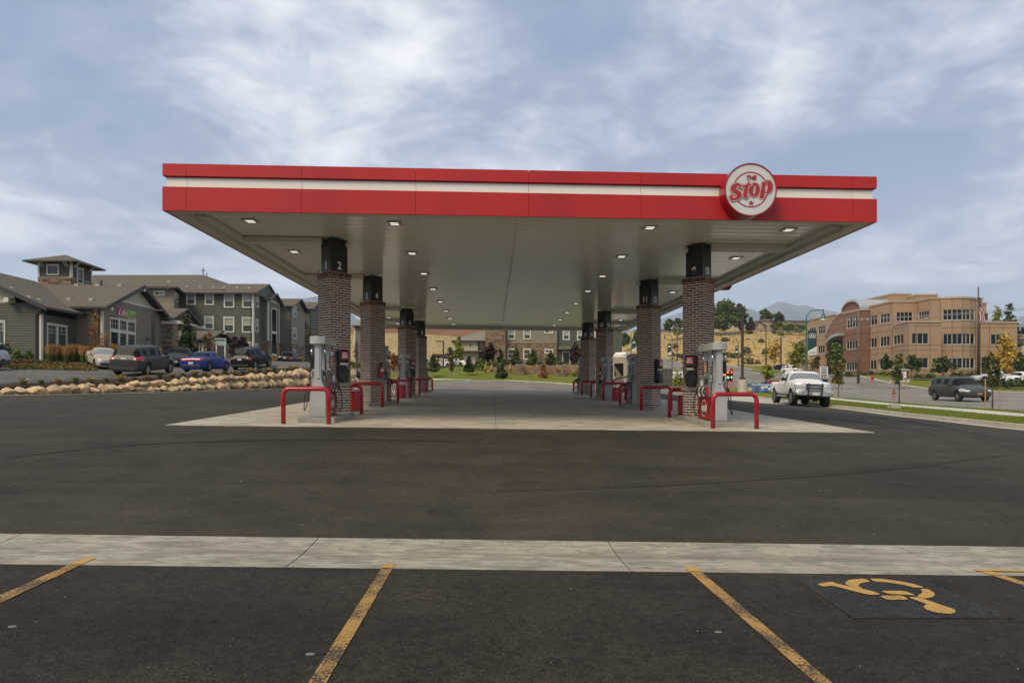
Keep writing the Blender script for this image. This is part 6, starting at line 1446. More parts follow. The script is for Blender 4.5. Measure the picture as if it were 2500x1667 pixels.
def car(name, label, cat, paintm, stations, wheels, loc, rz, tyre=.33, tw_=.22, lamps=(), extras=None, group=None, glass=None, rim=None, bed=None, roofrack=False, mirrors=None, seams=(), handles=(), low=None, split=(), flat=False):
    """stations: (x, halfwidth, z_low, z_belt, z_top, top_halfwidth, cabin) from front (+x) to rear"""
    t = empty(name, loc, rz, label, cat, group)
    gf = (lambda x, y: groundZ(x, y)); ca_, sa_ = math.cos(rz), math.sin(rz)
    hh_ = {(u, v): gf(loc[0]+u*ca_-v*sa_, loc[1]+u*sa_+v*ca_) for u in (-1.4, 1.4) for v in (-.8, .8)}
    pitch = (hh_[(1.4, -.8)]+hh_[(1.4, .8)]-hh_[(-1.4, -.8)]-hh_[(-1.4, .8)])/5.6; roll = (hh_[(1.4, .8)]+hh_[(-1.4, .8)]-hh_[(1.4, -.8)]-hh_[(-1.4, -.8)])/3.2
    if flat: pitch = roll = 0
    fx = Vector((ca_, sa_, pitch)).normalized(); fy = Vector((-sa_, ca_, roll)); fz = fx.cross(fy).normalized(); fy = fz.cross(fx)
    t.rotation_euler = Matrix((fx, fy, fz)).transposed().to_euler()
    if not flat: t.location.z = sum(hh_.values())/4+.015
    bm = bmesh.new(); R = []
    for (x, hw, zl, zb, zt, tw, cab) in stations:
        P = ring(hw, zl, zb, zt, tw, cab); row = [bm.verts.new((x, y, z)) for y, z in P]+[bm.verts.new((x, -y, z)) for y, z in P[-2:0:-1]]; R.append(row)
    n = len(R[0]); S = stations; G = bm.faces.layers.int.new('g')
    for i in range(len(R)-1):
        for j in range(n):
            f = bm.faces.new((R[i][j], R[i+1][j], R[i+1][(j+1) % n], R[i][(j+1) % n])); jj = j if j < 9 else 17-j
            c0, c1 = S[i][6], S[i+1][6]; f.material_index = 0
            if jj == 6 and (c0 or c1) and not (c0 == 1 and c1 == 2): f.material_index = 1            # side glass
            if jj >= 7 and bool(c0) != bool(c1): f.material_index = 1                                     # windscreen, rear window
            if jj >= 7 and c0 == 3 and c1 == 3: f.material_index = 1
    bm.faces.new(R[0][::-1]).material_index = 0; bm.faces.new(R[-1]).material_index = 0
    bmesh.ops.recalc_face_normals(bm, faces=bm.faces[:])
    me = bpy.data.meshes.new('tmp'); bm.to_mesh(me); bm.free()
    o = bpy.data.objects.new('tmp', me); C.objects.link(o)
    for m in (paintm, glass or M_cglass, M_under): me.materials.append(m)
    s = o.modifiers.new('s', 'SUBSURF'); s.levels = s.render_levels = 2
    cut = MB(); cut.mi = 0
    wr = tyre+.07
    for x in wheels:
        for sy in (-1, 1):
            hw = max(q[1] for q in S); cut.prism([(x+wr*math.cos(a), tyre+.02+wr*math.sin(a)*1.02) for a in np.linspace(0, 2*PI, 19)[:-1]], sy*(hw-.32) if sy > 0 else -(hw+.1), (hw+.1) if sy > 0 else -(hw-.32), lambda X, Z, Y: (X, Y, Z))
    if bed: x0, x1, hw, z0 = bed; cut.box(x0, x1, -hw, hw, z0, 3)
    cm = bpy.data.meshes.new('cut'); cm.from_pydata(cut.v, [], cut.f); 
    for m in (M_under,): cm.materials.append(m)
    bmm = bmesh.new(); bmm.from_mesh(cm); bmesh.ops.recalc_face_normals(bmm, faces=bmm.faces[:]); bmm.to_mesh(cm); bmm.free()
    co = bpy.data.objects.new('cut', cm); C.objects.link(co)
    bo = o.modifiers.new('b', 'BOOLEAN'); bo.operation = 'DIFFERENCE'; bo.object = co; bo.solver = 'EXACT'; bo.material_mode = 'TRANSFER'
    dg = bpy.context.evaluated_depsgraph_get(); ev = bpy.data.meshes.new_from_object(o.evaluated_get(dg)); mats_ = list(ev.materials)
    bpy.data.objects.remove(o); bpy.data.objects.remove(co)
    bm = bmesh.new(); bm.from_mesh(ev)
    bvh = BVHTree.FromBMesh(bm)
    def kind(f):
        c = f.calc_center_median(); m = mats_[f.material_index] if f.material_index < len(mats_) else None
        if m and m.name == (glass or M_cglass).name:
            fx, rx = S_front, S_rear
            if abs(f.normal.y) > .55: return 'side_window'
            return 'windscreen' if c.x > (S_front+S_rear)/2 else 'rear_window'
        if m and m.name == 'underbody': return 'wheel_well'
        for (nm, mm, fn) in lamps:
            if fn(c.x, abs(c.y), c.z, f.normal): return nm
        return 'body'
    cab = [q[0] for q in S if q[6]]; S_front, S_rear = max(cab), min(cab)
    groups = {}
    for f in bm.faces: groups.setdefault(kind(f), []).append(f.index)
    bm.faces.ensure_lookup_table(); MM = {'body': paintm, 'side_window': glass or M_cglass, 'windscreen': glass or M_cglass, 'rear_window': glass or M_cglass, 'wheel_well': M_under}
    for nm, mm, fn in lamps: MM[nm] = mm
    def emit(nm, idx):
        vm = {}; V = []; Fs = []
        for i in idx:
            f = []
            for v in bm.faces[i].verts:
                if v.index not in vm: vm[v.index] = len(V); V.append(tuple(v.co))
                f.append(vm[v.index])
            Fs.append(f)
        b = MB(); b.v = V; b.f = Fs; b.m = [0]*len(Fs); b.build(nm, MM[nm], t, smooth=True)
    for nm, idx in groups.items():
        if nm in ('side_window', 'head_lamp', 'tail_lamp', 'rear_lamp'):   # left and right are parts of their own
            for s_ in (-1, 1):
                sub = [i for i in idx if bm.faces[i].calc_center_median().y*s_ > 0]
                if nm != 'side_window':
                    if sub: emit(nm, sub)
                    continue
                left_ = set(sub)
                while left_:
                    st_ = [left_.pop()]; comp = []
                    while st_:
                        i_ = st_.pop(); comp.append(i_)
                        for e_ in bm.faces[i_].edges:
                            for f_ in e_.link_faces:
                                if f_.index in left_: left_.discard(f_.index); st_.append(f_.index)
                    if len(comp) > 3: emit(nm, comp)
        else: emit(nm, idx)
    def surf(x, z, sy):
        h = bvh.ray_cast(Vector((x, sy*2, z)), Vector((0, -sy, 0))); return h[0].y if h[0] else sy*max(q[1] for q in S)
    def surfx(y, z, sx):
        h = bvh.ray_cast(Vector((sx*5, y, z)), Vector((-sx, 0, 0))); return h[0].x if h[0] else sx*S[0][0]
    hwm = max(q[1] for q in S)
    wb = MB(); r = tyre; w = tw_
    for x in wheels:
        for sy in (-1, 1):
            yc = sy*(hwm-.02-w/2); T = lambda X, Y, Z, x=x, yc=yc: (x+X, yc+Z, tyre+Y)
            wt = empty('wheel', (x, yc, tyre)); wt.parent = t; wt.location = (x, yc, tyre)
            T0 = lambda X, Y, Z: (X, Z, Y)
            b = MB(); b.lathe([(r*.62, w*.42), (r*.93, w/2), (r, w*.36), (r, -w*.36), (r*.93, -w/2), (r*.62, -w*.42)], 24, T0); b.build('tyre', M_tyre, wt, smooth=False)
            b = MB(); o_ = sy*w*.40; b.mi = 1; b.lathe([(r*.64, o_+.01*sy), (r*.60, o_-.05*sy), (r*.16, o_-.06*sy), (r*.12, o_-.01*sy)] if sy > 0 else [(r*.12, o_-.01*sy), (r*.16, o_-.06*sy), (r*.60, o_-.05*sy), (r*.64, o_+.01*sy)], 20, T0)
            b.mi = 0
            b.lathe([(r*.64, o_-.03*sy), (r*.64, o_+.012*sy), (r*.57, o_+.012*sy), (r*.57, o_-.03*sy)], 20, T0) if 0 else None
            for q in range(6):
                a = 2*PI*q/6; ca, sa = math.cos(a), math.sin(a); pr = [(r*.10, -.035), (r*.60, -.045), (r*.60, .045), (r*.10, .035)]
                b.prism([(u*ca-v*sa, u*sa+v*ca) for u, v in pr], min(o_-.04*sy, o_+.012*sy), max(o_-.04*sy, o_+.012*sy), T0)
            b.build('rim', [rim or M_rim, M_rimd], wt)
    for x, z0, z1 in seams:      # door gaps
        for sy in (-1, 1):
            b = MB(); zs = np.linspace(z0, z1, 7); P = [(x, surf(x, z, sy), z) for z in zs]
            for (a, c, e), (_, c2, e2) in zip(P, P[1:]): b.quad((a-.008, c+sy*.003, e), (a+.008, c+sy*.003, e), (a+.008, c2+sy*.003, e2), (a-.008, c2+sy*.003, e2))
            b.build('door_gap', M_under, t)
    for x, z in handles:
        for sy in (-1, 1):
            y = surf(x, z, sy); b = MB(); b.box(x-.09, x+.09, y-.015, y+.03*sy if sy > 0 else y-.03, z-.018, z+.018) if sy > 0 else b.box(x-.09, x+.09, y-.03, y+.015, z-.018, z+.018); b.build('door_handle', M_chrome if 'pickup' in name else paintm, t)
    if mirrors:
        mx_, mz, ms = mirrors
        for sy in (-1, 1):
            y = surf(mx_, mz-.06, sy); b = MB(); y0, y1 = sorted((y+sy*.06, y+sy*(.06+ms))); b.box(mx_-.10, mx_+.08, y0, y1, mz-.08, mz+.10); y0, y1 = sorted((y-sy*.03, y+sy*.07)); b.box(mx_-.03, mx_+.03, y0, y1, mz-.06, mz); b.build('wing_mirror', M_blackp if 'pickup' in name else paintm, t, bevel=.02)
    if roofrack:
        zt = max(q[4] for q in S)+.04; xs_ = [q[0] for q in S if q[6]]
        for sy in (-1, 1):
            b = MB(); yy = sy*(S[len(S)//2][5]-.08); b.tube([(max(xs_)-.35, yy, zt-.03), (max(xs_)-.5, yy, zt+.04), (min(xs_)+.5, yy, zt+.04), (min(xs_)+.35, yy, zt-.03)], .02, 6); b.build('roof_rail', M_bptrim, t)
    t['_f'] = 1; del t['_f']
    if extras: extras(t, surf, surfx, S)
    bm.free(); return t
def plate_at(t, x, z, sx, w=.16, m=None):
    b = MB(); b.box(min(x, x+sx*.015), max(x, x+sx*.015), -w, w, z-.075, z+.075); b.build('number_plate', m or M_plate, t)
def suv(L=4.7, W=1.85, H=1.72, belt=1.02, zl=.22, nose=.20, hood=.92, rake=.5, boxy=False):
    h = L/2; w = W/2
    return [(h, w*.62, zl+.16, hood-.28, 0, 0, 0), (h-.05, w*.80, zl+.05, hood-.20, 0, 0, 0), (h-.22, w*.93, zl, hood-.06, 0, 0, 0), (h-.70, w*.985, zl, hood, 0, 0, 0), (h-1.12, w, zl, hood+.06, 0, 0, 0),
            (h-1.16, w, zl, hood+.075, hood+.13, w*.86, 0), (h-1.95, w, zl, belt, H-.02, w*.74, 1), (h-2.03, w, zl, belt, H, w*.745, 2), (-.02, w, zl, belt+.01, H+.01, w*.75, 1), (-.12, w, zl, belt+.01, H+.01, w*.75, 2),
            (-h+1.25, w, zl, belt+.04, H-.01, w*.745, 1), (-h+1.15, w, zl, belt+.04, H-.015, w*.745, 2), (-h+.55, w*.985, zl, belt+.06, H-.04, w*.73, 1), (-h+.40 if not boxy else -h+.22, w*.97, zl, belt+.06, H-.07, w*.70, 2),
            (-h+.14, w*.93, zl, belt+.05, belt+.12, w*.80, 0), (-h+.06, w*.88, zl+.02, belt-.05, 0, 0, 0), (-h, w*.80, zl+.10, belt-.14, 0, 0, 0)]
def sedan(L=4.7, W=1.82, H=1.46, belt=.92, zl=.16, hood=.84, deck=1.02):
    h = L/2; w = W/2
    return [(h, w*.60, zl+.14, hood-.22, 0, 0, 0), (h-.06, w*.80, zl+.04, hood-.15, 0, 0, 0), (h-.25, w*.93, zl, hood-.05, 0, 0, 0), (h-.80, w*.985, zl, hood+.02, 0, 0, 0), (h-1.25, w, zl, hood+.07, 0, 0, 0), (h-1.30, w, zl, hood+.08, hood+.14, w*.84, 0),
            (h-2.05, w, zl, belt, H-.03, w*.70, 1), (h-2.13, w, zl, belt, H, w*.70, 2), (.02, w, zl, belt+.02, H+.01, w*.71, 1), (-.08, w, zl, belt+.02, H+.01, w*.71, 2), (-h+1.75, w, zl, belt+.05, H-.02, w*.70, 1), (-h+1.60, w, zl, belt+.06, H-.06, w*.68, 2),
            (-h+.78, w*.97, zl, deck-.03, deck+.02, w*.74, 0), (-h+.70, w*.965, zl, deck-.03, 0, 0, 0), (-h+.15, w*.93, zl, deck-.03, 0, 0, 0), (-h+.05, w*.86, zl+.03, deck-.12, 0, 0, 0), (-h, w*.78, zl+.12, deck-.24, 0, 0, 0)]
def rear_lamps(h, w, z0, z1, wrap=.28, inn=.55, mt=None): return ('tail_lamp', mt or M_tail, lambda x, y, z, n: x < -h+wrap and y > w*inn and z0 < z < z1)
def front_lamps(h, w, z0, z1, wrap=.40, inn=.50): return ('head_lamp', M_headl, lambda x, y, z, n: x > h-wrap and y > w*inn and z0 < z < z1 and n.z < .8)
HD = math.radians(90)     # heading +Y
def on_up(px, Y): x, y = XY(px, Y); return (x, y, upZ(x, y)+.01)
def on_low(px, Y, dz=.01): x, y = XY(px, Y); return (x, y, lowZ(x, y)+dz)
def lower_trim(t, surf, surfx, S):
    h = S[0][0]; hw = max(q[1] for q in S)
    for sx in (1, -1):
        x = surfx(0, .45, sx); b = MB(); y_ = hw*.72; b.box(min(x-.03, x+.03), max(x-.03, x+.03), -y_, y_, .34, .50); b.build('bumper_trim', M_bptrim, t, bevel=.02)
def ex_rear(z, m=None):
    def f(t, surf, surfx, S): plate_at(t, surfx(0, z, -1), z, -1, m=m); lower_trim(t, surf, surfx, S)
    return f
gs = dict(seams=((.78, .42, 1.0), (-.12, .42, 1.02), (-1.0, .55, 1.04)), handles=((.0, .92), (-.85, .95)), mirrors=(.75, 1.06, .18))
CAR_UP = 'cars on the upper drive'
# grey crossover
car('parked_car', 'grey rounded crossover with slanted red tail lamps, nearest on the upper drive', 'car', paint('grey', (.045, .046, .044)), suv(4.76, 1.88, 1.76, 1.04, .24, hood=.98), (1.45, -1.38), on_up(352, 40.6), HD+.02, tyre=.37, lamps=(rear_lamps(2.38, .94, .93, 1.16, .60, .60), front_lamps(2.38, .94, .66, .86)), extras=ex_rear(1.0), roofrack=True, group=CAR_UP, **gs)
car('parked_car', 'dark blue saloon with full-width tail lamp between the grey and black cars', 'car', paint('blue', (.008, .028, .19)), sedan(4.67, 1.83, 1.46), (1.35, -1.35), on_up(505, 48.8), HD-.04, tyre=.34, lamps=(('tail_lamp', M_tail, lambda x, y, z, n: x < -2.335+.30 and .80 < z < .96), front_lamps(2.335, .915, .60, .80)), extras=ex_rear(.62), group=CAR_UP, rim=M_rimd, seams=((.75, .35, .95), (-.15, .35, .95), (-1.0, .5, .96)), handles=((.0, .84), (-.85, .87)), mirrors=(.62, .98, .17))
car('parked_car', 'black sport utility car with high tail lamps in front of the stone balcony bay', 'car', paint('black', (.008, .008, .009)), suv(4.6, 1.84, 1.80, 1.06, .24, hood=1.0), (1.40, -1.40), on_up(617, 56.0), HD-.08, tyre=.37, lamps=(rear_lamps(2.3, .92, .86, 1.08, .35, .66), front_lamps(2.3, .92, .66, .86)), extras=ex_rear(.92), roofrack=True, group=CAR_UP, **gs)
car('parked_car', 'small-looking black sport utility car farthest along the upper drive', 'car', paint('black', (.008, .008, .009)), suv(4.7, 1.87, 1.78, 1.08, .24, hood=1.0, boxy=True), (1.42, -1.40), on_up(708, 81), HD+.0, tyre=.38, lamps=(rear_lamps(2.35, .93, .90, 1.15, .35, .66), front_lamps(2.35, .93, .66, .86)), extras=ex_rear(.98), roofrack=True, group=CAR_UP, **gs)
car('parked_car', 'beige saloon facing the drive behind the grey crossover', 'car', paint('beige', (.40, .36, .27), .2), sedan(4.5, 1.72, 1.40), (1.32, -1.28), on_up(252, 49.2), -HD+.72, tyre=.31, lamps=(rear_lamps(2.25, .86, .70, .90), front_lamps(2.25, .86, .56, .76)), extras=lambda t, surf, surfx, S: (plate_at(t, surfx(0, .5, 1), .50, 1), lower_trim(t, surf, surfx, S)), group=CAR_UP, glass=M_cglassl, mirrors=(.62, .95, .15))
car('parked_car', 'dark small hatchback facing the camera between grey crossover and blue saloon', 'car', paint('charcoal', (.03, .035, .035)), suv(3.8, 1.70, 1.42, .98, .22, hood=.88, boxy=True), (1.25, -1.2), on_up(436, 57.5), -HD+.30, tyre=.31, lamps=(rear_lamps(1.9, .85, .7, .9), front_lamps(1.9, .85, .58, .80, .45, .52)), extras=lambda t, surf, surfx, S: plate_at(t, surfx(0, .45, 1), .45, 1), group=CAR_UP, mirrors=(.5, 1.0, .15))
car('parked_car', 'silver sport utility car cut by the left edge of the photo', 'car', paint('silver', (.40, .42, .44)), suv(4.6, 1.82, 1.76, 1.08, .28, hood=1.0, boxy=True), (1.36, -1.34), (XY(26, 41.5)[0]-2.85, 41.5, upZ(XY(0, 41.5)[0], 41.5)), PI+.10, tyre=.37, lamps=(rear_lamps(2.3, .91, .88, 1.14, .30, .66), ('lower_cladding', M_bptrim, lambda x, y, z, n: z < .62)), extras=ex_rear(.8), roofrack=True, group=CAR_UP, seams=((.6, .42, 1.0), (-.3, .42, 1.02)), mirrors=(.75, 1.1, .16))
# white pickup with grille guard
def pick(L=6.0, W=2.02):
    h = L/2; w = W/2; H = 1.95; b = 1.34; zl = .56
    return [(h, w*.78, zl+.10, 1.16, 0, 0, 0), (h-.06, w*.88, zl, 1.24, 0, 0, 0), (h-.25, w*.965, zl, 1.30, 0, 0, 0), (h-.9, w*.99, zl, 1.36, 0, 0, 0), (h-1.35, w, zl, 1.38, 0, 0, 0), (h-1.40, w, zl, 1.38, 1.44, w*.88, 0), (h-2.02, w, zl, b, H-.03, w*.75, 1), (h-2.11, w, zl, b, H, w*.755, 2),
            (h-2.85, w, zl, b, H+.01, w*.765, 1), (h-2.93, w, zl, b, H+.01, w*.765, 2), (h-3.60, w, zl, b, H, w*.76, 1), (h-3.74, w, zl, b, H-.02, w*.75, 2), (h-3.86, w, zl, b-.02, b+.03, w*.84, 0), (h-3.92, w, zl, b-.03, 0, 0, 0), (h-4.1, w, zl, b-.03, 0, 0, 0), (-h+.3, w, zl, b-.03, 0, 0, 0), (-h+.04, w*.98, zl+.02, b-.03, 0, 0, 0), (-h, w*.96, zl+.05, b-.05, 0, 0, 0)]
def ex_pick(t, surf, surfx, S):
    xf = surfx(0, 1.0, 1)
    b = MB(); b.box(xf-.05, xf+.02, -.46, .46, .86, 1.24); g = b.build('grille', mat('grille_dark', (.03, .03, .03), .4), t, bevel=.02)
    for z in (.93, 1.03, 1.13, 1.21): b = MB(); b.box(xf+.02, xf+.05, -.45, .45, z-.015, z+.015); b.build('grille_bar', M_chrome, g)
    b = MB(); b.prism([(xf-.30, -1.0), (xf+.06, -.94), (xf+.14, -.5), (xf+.14, .5), (xf+.06, .94), (xf-.30, 1.0)], .58, .84); b.build('front_bumper', M_chrome, t, bevel=.04)
    G = mat('guard_black', (.012, .012, .012), .4)
    for y in (-.34, .34): b = MB(); b.box(xf+.15, xf+.24, y-.03, y+.03, .50, 1.28); b.build('guard_upright', G, t, bevel=.01)
    for z in (.72, .90, 1.06, 1.22): b = MB(); b.tube([(xf+.19, -.72, z), (xf+.21, 0, z), (xf+.19, .72, z)], .022, 6); b.build('guard_bar', M_chrome, t)
    for sy in (-1, 1):
        b = MB(); b.tube([(xf+.19, sy*.72, .72), (xf+.10, sy*.98, .76), (xf-.10, sy*1.05, .86), (xf-.10, sy*1.05, 1.12), (xf+.10, sy*.98, 1.20), (xf+.19, sy*.72, 1.22)], .022, 6); b.tube([(xf+.05, sy*1.0, .78), (xf+.05, sy*1.0, 1.18)], .018, 6); b.build('guard_wing', M_chrome, t)
    plate_at(t, xf+.25, .70, 1, .17)
    for sy in (-1, 1):
        b = MB(); b.tube([(-2.0+.6, sy*.92, .50), (1.1, sy*.92, .50)], .05, 8); b.build('side_step', M_chrome, t)
    b = MB(); b.box(-2.6, 2.2, -.5, .5, .42, .66); b.tube([(-1.9, -.8, .42), (-1.9, .8, .42)], .08, 8); b.tube([(-1.9, 0, .42), (-1.9, 0, .40)], .18, 8); b.tube([(1.95, -.8, .42), (1.95, .8, .42)], .07, 8); b.tube([(1.95, .25, .42), (1.95, .45, .40)], .15, 8); b.build('chassis', M_under, t)
    b = MB(); b.box(-3.15, -2.98, -.9, .9, .62, .78); b.build('rear_bumper', M_chrome, t, bevel=.02)
    b = MB(); b.box(.35, .36, 0, 0, 0, 0)
PX_, PY_ = XY(1950, 38.0)
car('pickup_truck', 'white lifted crew-cab pickup with chrome and black grille guard', 'truck', paint('white', (.74, .73, .69), 0), pick(), (2.02, -1.88), (PX_, PY_, lowZ(PX_, PY_)+.01), math.radians(-101), tyre=.44, tw_=.32, glass=M_cglassl,
    lamps=(('head_lamp', M_headl, lambda x, y, z, n: x > 2.66 and y > .60 and .94 < z < 1.22 and n.z < .7), ('tail_lamp', M_tail, lambda x, y, z, n: x < -2.9 and y > .8 and z > .9)), bed=(-2.93, -.98, .88, .85), extras=ex_pick, mirrors=(.93, 1.44, .26),
    seams=((1.12, .72, 1.34), (.10, .68, 1.34), (-.80, .68, 1.34)), handles=((.25, 1.16), (-.62, 1.16)))
# grey-green people carrier driving on the street
vx, vy = XY(2341, 46.5); 
car('minivan', 'grey-green people carrier driving along the street on the right', 'car', paint('grey_green', (.050, .056, .048)), [(2.54, .60, .42, .66, 0, 0, 0), (2.45, .82, .30, .74, 0, 0, 0), (2.2, .94, .26, .90, 0, 0, 0), (1.75, .98, .26, 1.0, 0, 0, 0), (1.55, .99, .26, 1.04, 1.09, .84, 0), (.55, .99, .26, 1.06, 1.70, .74, 1), (.46, .99, .26, 1.06, 1.73, .75, 2), (-.50, .99, .26, 1.08, 1.76, .76, 1), (-.58, .99, .26, 1.08, 1.76, .76, 2), (-1.55, .98, .26, 1.10, 1.74, .75, 1), (-1.63, .98, .26, 1.10, 1.74, .75, 2), (-2.2, .96, .26, 1.12, 1.66, .72, 1), (-2.30, .95, .26, 1.12, 1.60, .70, 2), (-2.44, .90, .30, 1.08, 1.15, .74, 0), (-2.52, .84, .34, .96, 0, 0, 0), (-2.54, .78, .42, .86, 0, 0, 0)],
    (1.58, -1.45), (vx, vy, lowZ(vx, vy)+.01), math.radians(-98), tyre=.34, lamps=(rear_lamps(2.54, .99, 1.0, 1.24, .45, .6), front_lamps(2.54, .99, .70, .90, .75, .58)), extras=lambda t, s, sx, S: (plate_at(t, sx(0, .52, 1), .52, 1, m=mat('plate_orange', (.55, .20, .10), .5)), lower_trim(t, s, sx, S)), roofrack=True, mirrors=(.78, 1.12, .18), seams=((.95, .40, 1.04), (-.05, .40, 1.06), (-1.05, .4, 1.06)), handles=((.15, .98), (-.3, .98)))
# red saloon beyond the banner
rx, ry = XY(1893, 66); car('red_car', 'red saloon passing behind the white pickup on the street', 'car', paint('red', (.22, .012, .016)), sedan(4.7, 1.82, 1.42), (1.36, -1.36), (rx, ry, lowZ(rx, ry)+.01), math.radians(-22), tyre=.33, lamps=(rear_lamps(2.35, .91, .72, .96), front_lamps(2.35, .91, .6, .8)), extras=ex_rear(.7), mirrors=(.62, .96, .16))
# cars in the office car park and driveway
def small(px, py_bottom, Y, paintm, kindf, label, rz, **k):
    p = W(px, py_bottom, Y); return car('parked_car', label, 'car', paintm, kindf(**k), (1.35, -1.33), tuple(p), rz, tyre=.33, lamps=(rear_lamps(2.3, .9, .78, 1.0), front_lamps(2.3, .9, .6, .82)), mirrors=(.65, 1.0, .16), group='cars parked behind the lawn and at the office', flat=True)
small(2423, 933, 80, paint('silver', (.40, .42, .44)), sedan, 'silver estate-like car beside the yellow tree at the office', math.radians(170), H=1.52)
small(2490, 937, 77, paint('white', (.74, .73, .69), 0), sedan, 'white saloon at the right edge behind the clipped hedge', math.radians(188))
small(2493, 921, 98, paint('red', (.22, .012, .016)), sedan, 'red car far back at the right edge of the photo', math.radians(5))
small(1914, 909, 150, paint('black', (.008, .008, .009)), lambda: suv(4.9, 1.95, 1.85, 1.1), 'dark vehicle with pale roof parked by the hedge beyond the pickup', math.radians(-70))
small(1934, 911, 140, paint('white', (.74, .73, .69), 0), lambda: suv(4.6, 1.9, 1.75, 1.05), 'white car facing the street beyond the pickup', math.radians(-60))
# cars at the carports behind the lawn
small(1090, 899, 103, paint('silver', (.40, .42, .44)), sedan, 'silver saloon by the lamp post behind the lawn', math.radians(185))
small(1118, 897, 100, paint('white', (.74, .73, .69), 0), sedan, 'white saloon beside the cream house', math.radians(140))
# motorhome
def motorhome():
    p = W(1531, 968, 51.5); a = math.radians(60)
    t = empty('motorhome', (p.x, p.y, p.z), a, 'large beige motorhome with brown swirl stripes beyond the right-hand columns', 'motorhome')
    M_b = mat('rv_beige', (.38, .33, .235), .35, coat=.3); M_br = mat('rv_brown', (.17, .13, .085), .35, coat=.3); M_dkb = mat('rv_dark', (.06, .045, .032), .35)
    L_, W_, H = 6.6, 2.5, 3.25
    T = lambda X, Y, Z: (X, Y, Z)
    # the long side runs to +x from the corner, the rear end runs back along +y
    b = MB(); b.box(0, L_, 0, W_, .45, H); b.build('body', M_b, t, bevel=.10)
    b = MB(); b.box(.1, L_-.1, .1, W_-.1, .30, .46); b.build('underframe', M_under, t)
    b = MB(); b.box(.5, 4.9, -.30, 0.02, .85, 2.75); so = b.build('slide_out', M_b, t, bevel=.04)
    b = MB(); b.box(.75, 4.6, -.308, -.302, 1.05, 2.6); b.build('slide_panel', mat('rv_panel', (.52, .47, .36), .35), so)
    b = MB(); b.box(-.006, .004, .30, 1.05, 1.60, 2.65); b.build('rear_window', M_cglass, t)
    for P_, m, nm in (([(.02, .5), (1.6, .5), (1.3, 1.0), (.9, 1.7), (1.1, 2.5), (.6, 1.9), (.25, 1.2)], M_br, 'rear_swirl'), ([(1.7, .6), (2.4, .8), (2.3, 2.9), (1.5, 3.0), (1.2, 2.4), (1.9, 1.8)], mat('rv_olive', (.25, .22, .15), .4), 'rear_shape'), ([(.0, 1.5), (.6, 1.38), (1.1, 1.25), (1.2, 1.32), (.6, 1.52), (.0, 1.62)], M_dkb, 'rear_stripe')):
        b = MB(); b.prism(P_, -.012, -.006, lambda Y, Z, X: (X, Y, Z)); b.build(nm, m, t)
    b = MB(); b.prism([(0.02, 1.60), (.5, 1.40), (1.2, 1.15), (2.2, 1.02), (4.5, .95), (4.5, 1.02), (2.2, 1.14), (1.2, 1.32), (.5, 1.56), (.02, 1.70)], .316, .322, lambda X, Z, Y: (X, -Y, Z)); b.build('side_stripe', M_dkb, so)
    for x in (1.6, 5.6):
        wt = empty('wheel', (x, .2, .42)); wt.parent = t; wt.location = (x, .15, .42); T0 = lambda X, Y, Z: (X, Z, Y)
        b = MB(); b.lathe([(.26, .14), (.40, .15), (.42, .1), (.42, -.1), (.40, -.15), (.26, -.14)], 22, T0); b.build('tyre', M_tyre, wt); b = MB(); b.lathe([(.27, .12), (.27, -.12)], 16, T0); b.build('rim', M_rim, wt)
    b = MB(); b.prism([(1.2, H), (2.6, H), (2.2, H+.35), (1.5, H+.35)], .6, 1.5, lambda X, Z, Y: (X, Y, Z)); b.build('air_conditioner', M_white, t); b = MB(); b.box(.2, 1.0, .4, 1.2, H, H+.14); b.build('roof_hatch', M_white, t); b = MB(); b.box(3.2, 4.8, .5, 1.6, H, H+.25); b.build('roof_unit', M_blackp, t)
    b = MB(); b.box(-.05, .02, .05, 2.45, .48, .72); b.build('rear_bumper', M_bptrim, t)
    for y in (.15, 2.2): b = MB(); b.box(-.02, .0, y, y+.15, .9, 1.15); b.build('tail_lamp', M_tail, t)
motorhome()
# ------------------------------------------------------------------ boulder wall
M_bould = mat('sandstone_boulder', (.42, .295, .155), .9, col2=(.60, .465, .285), vscale=2.6, det=8, bump=1., bscale=6, island=.34)
def boulder_mesh(seed):
    r = random.Random(seed); bm = bmesh.new(); bmesh.ops.create_icosphere(bm, subdivisions=2, radius=1)
    pl = [(Vector((r.uniform(-1, 1), r.uniform(-1, 1), r.uniform(-1, 1))).normalized(), r.uniform(.42, .74)) for _ in range(15)]
    for v in bm.verts:
        for n, d in pl:
            k = v.co.dot(n)
            if k > d: v.co -= n*(k-d)*.92
        v.co *= 1+r.uniform(-.03, .03)
    me = bpy.data.meshes.new('boulder'); bm.to_mesh(me); bm.free(); me.materials.append(M_bould); return me
BM = [boulder_mesh(k) for k in range(10)]
bwall = empty('boulder_wall', (WALL[3][0], WALL[3][1], lowZ(*WALL[3])), label='retaining wall of stacked tan sandstone boulders along the left edge of the lot', cat='retaining wall')
def along(L_):
    P = [Vector(p[:2]) for p in WALL]; acc = 0
    for a, b in zip(P, P[1:]):
        d = (b-a).length
        if acc+d >= L_: return a.lerp(b, (L_-acc)/d), (b-a).normalized()
        acc += d
    return P[-1], (P[-1]-P[-2]).normalized()
total = sum((Vector(b)-Vector(a)).length for a, b in zip(WALL, WALL[1:]))
r_ = random.Random(3); s = 4.2
def add_b(p, t, z, L_, H_, D_):
    o = bpy.data.objects.new('boulder', BM[r_.randrange(10)]); C.objects.link(o); o.parent = bwall; o.location = Vector((p.x, p.y, z))-PO['boulder_wall']
    o.rotation_euler = (r_.uniform(-.15, .15), r_.uniform(-.35, .35), math.atan2(t.y, t.x)+r_.uniform(-.25, .25)); o.scale = (L_*.66, D_*.6, H_*.70)
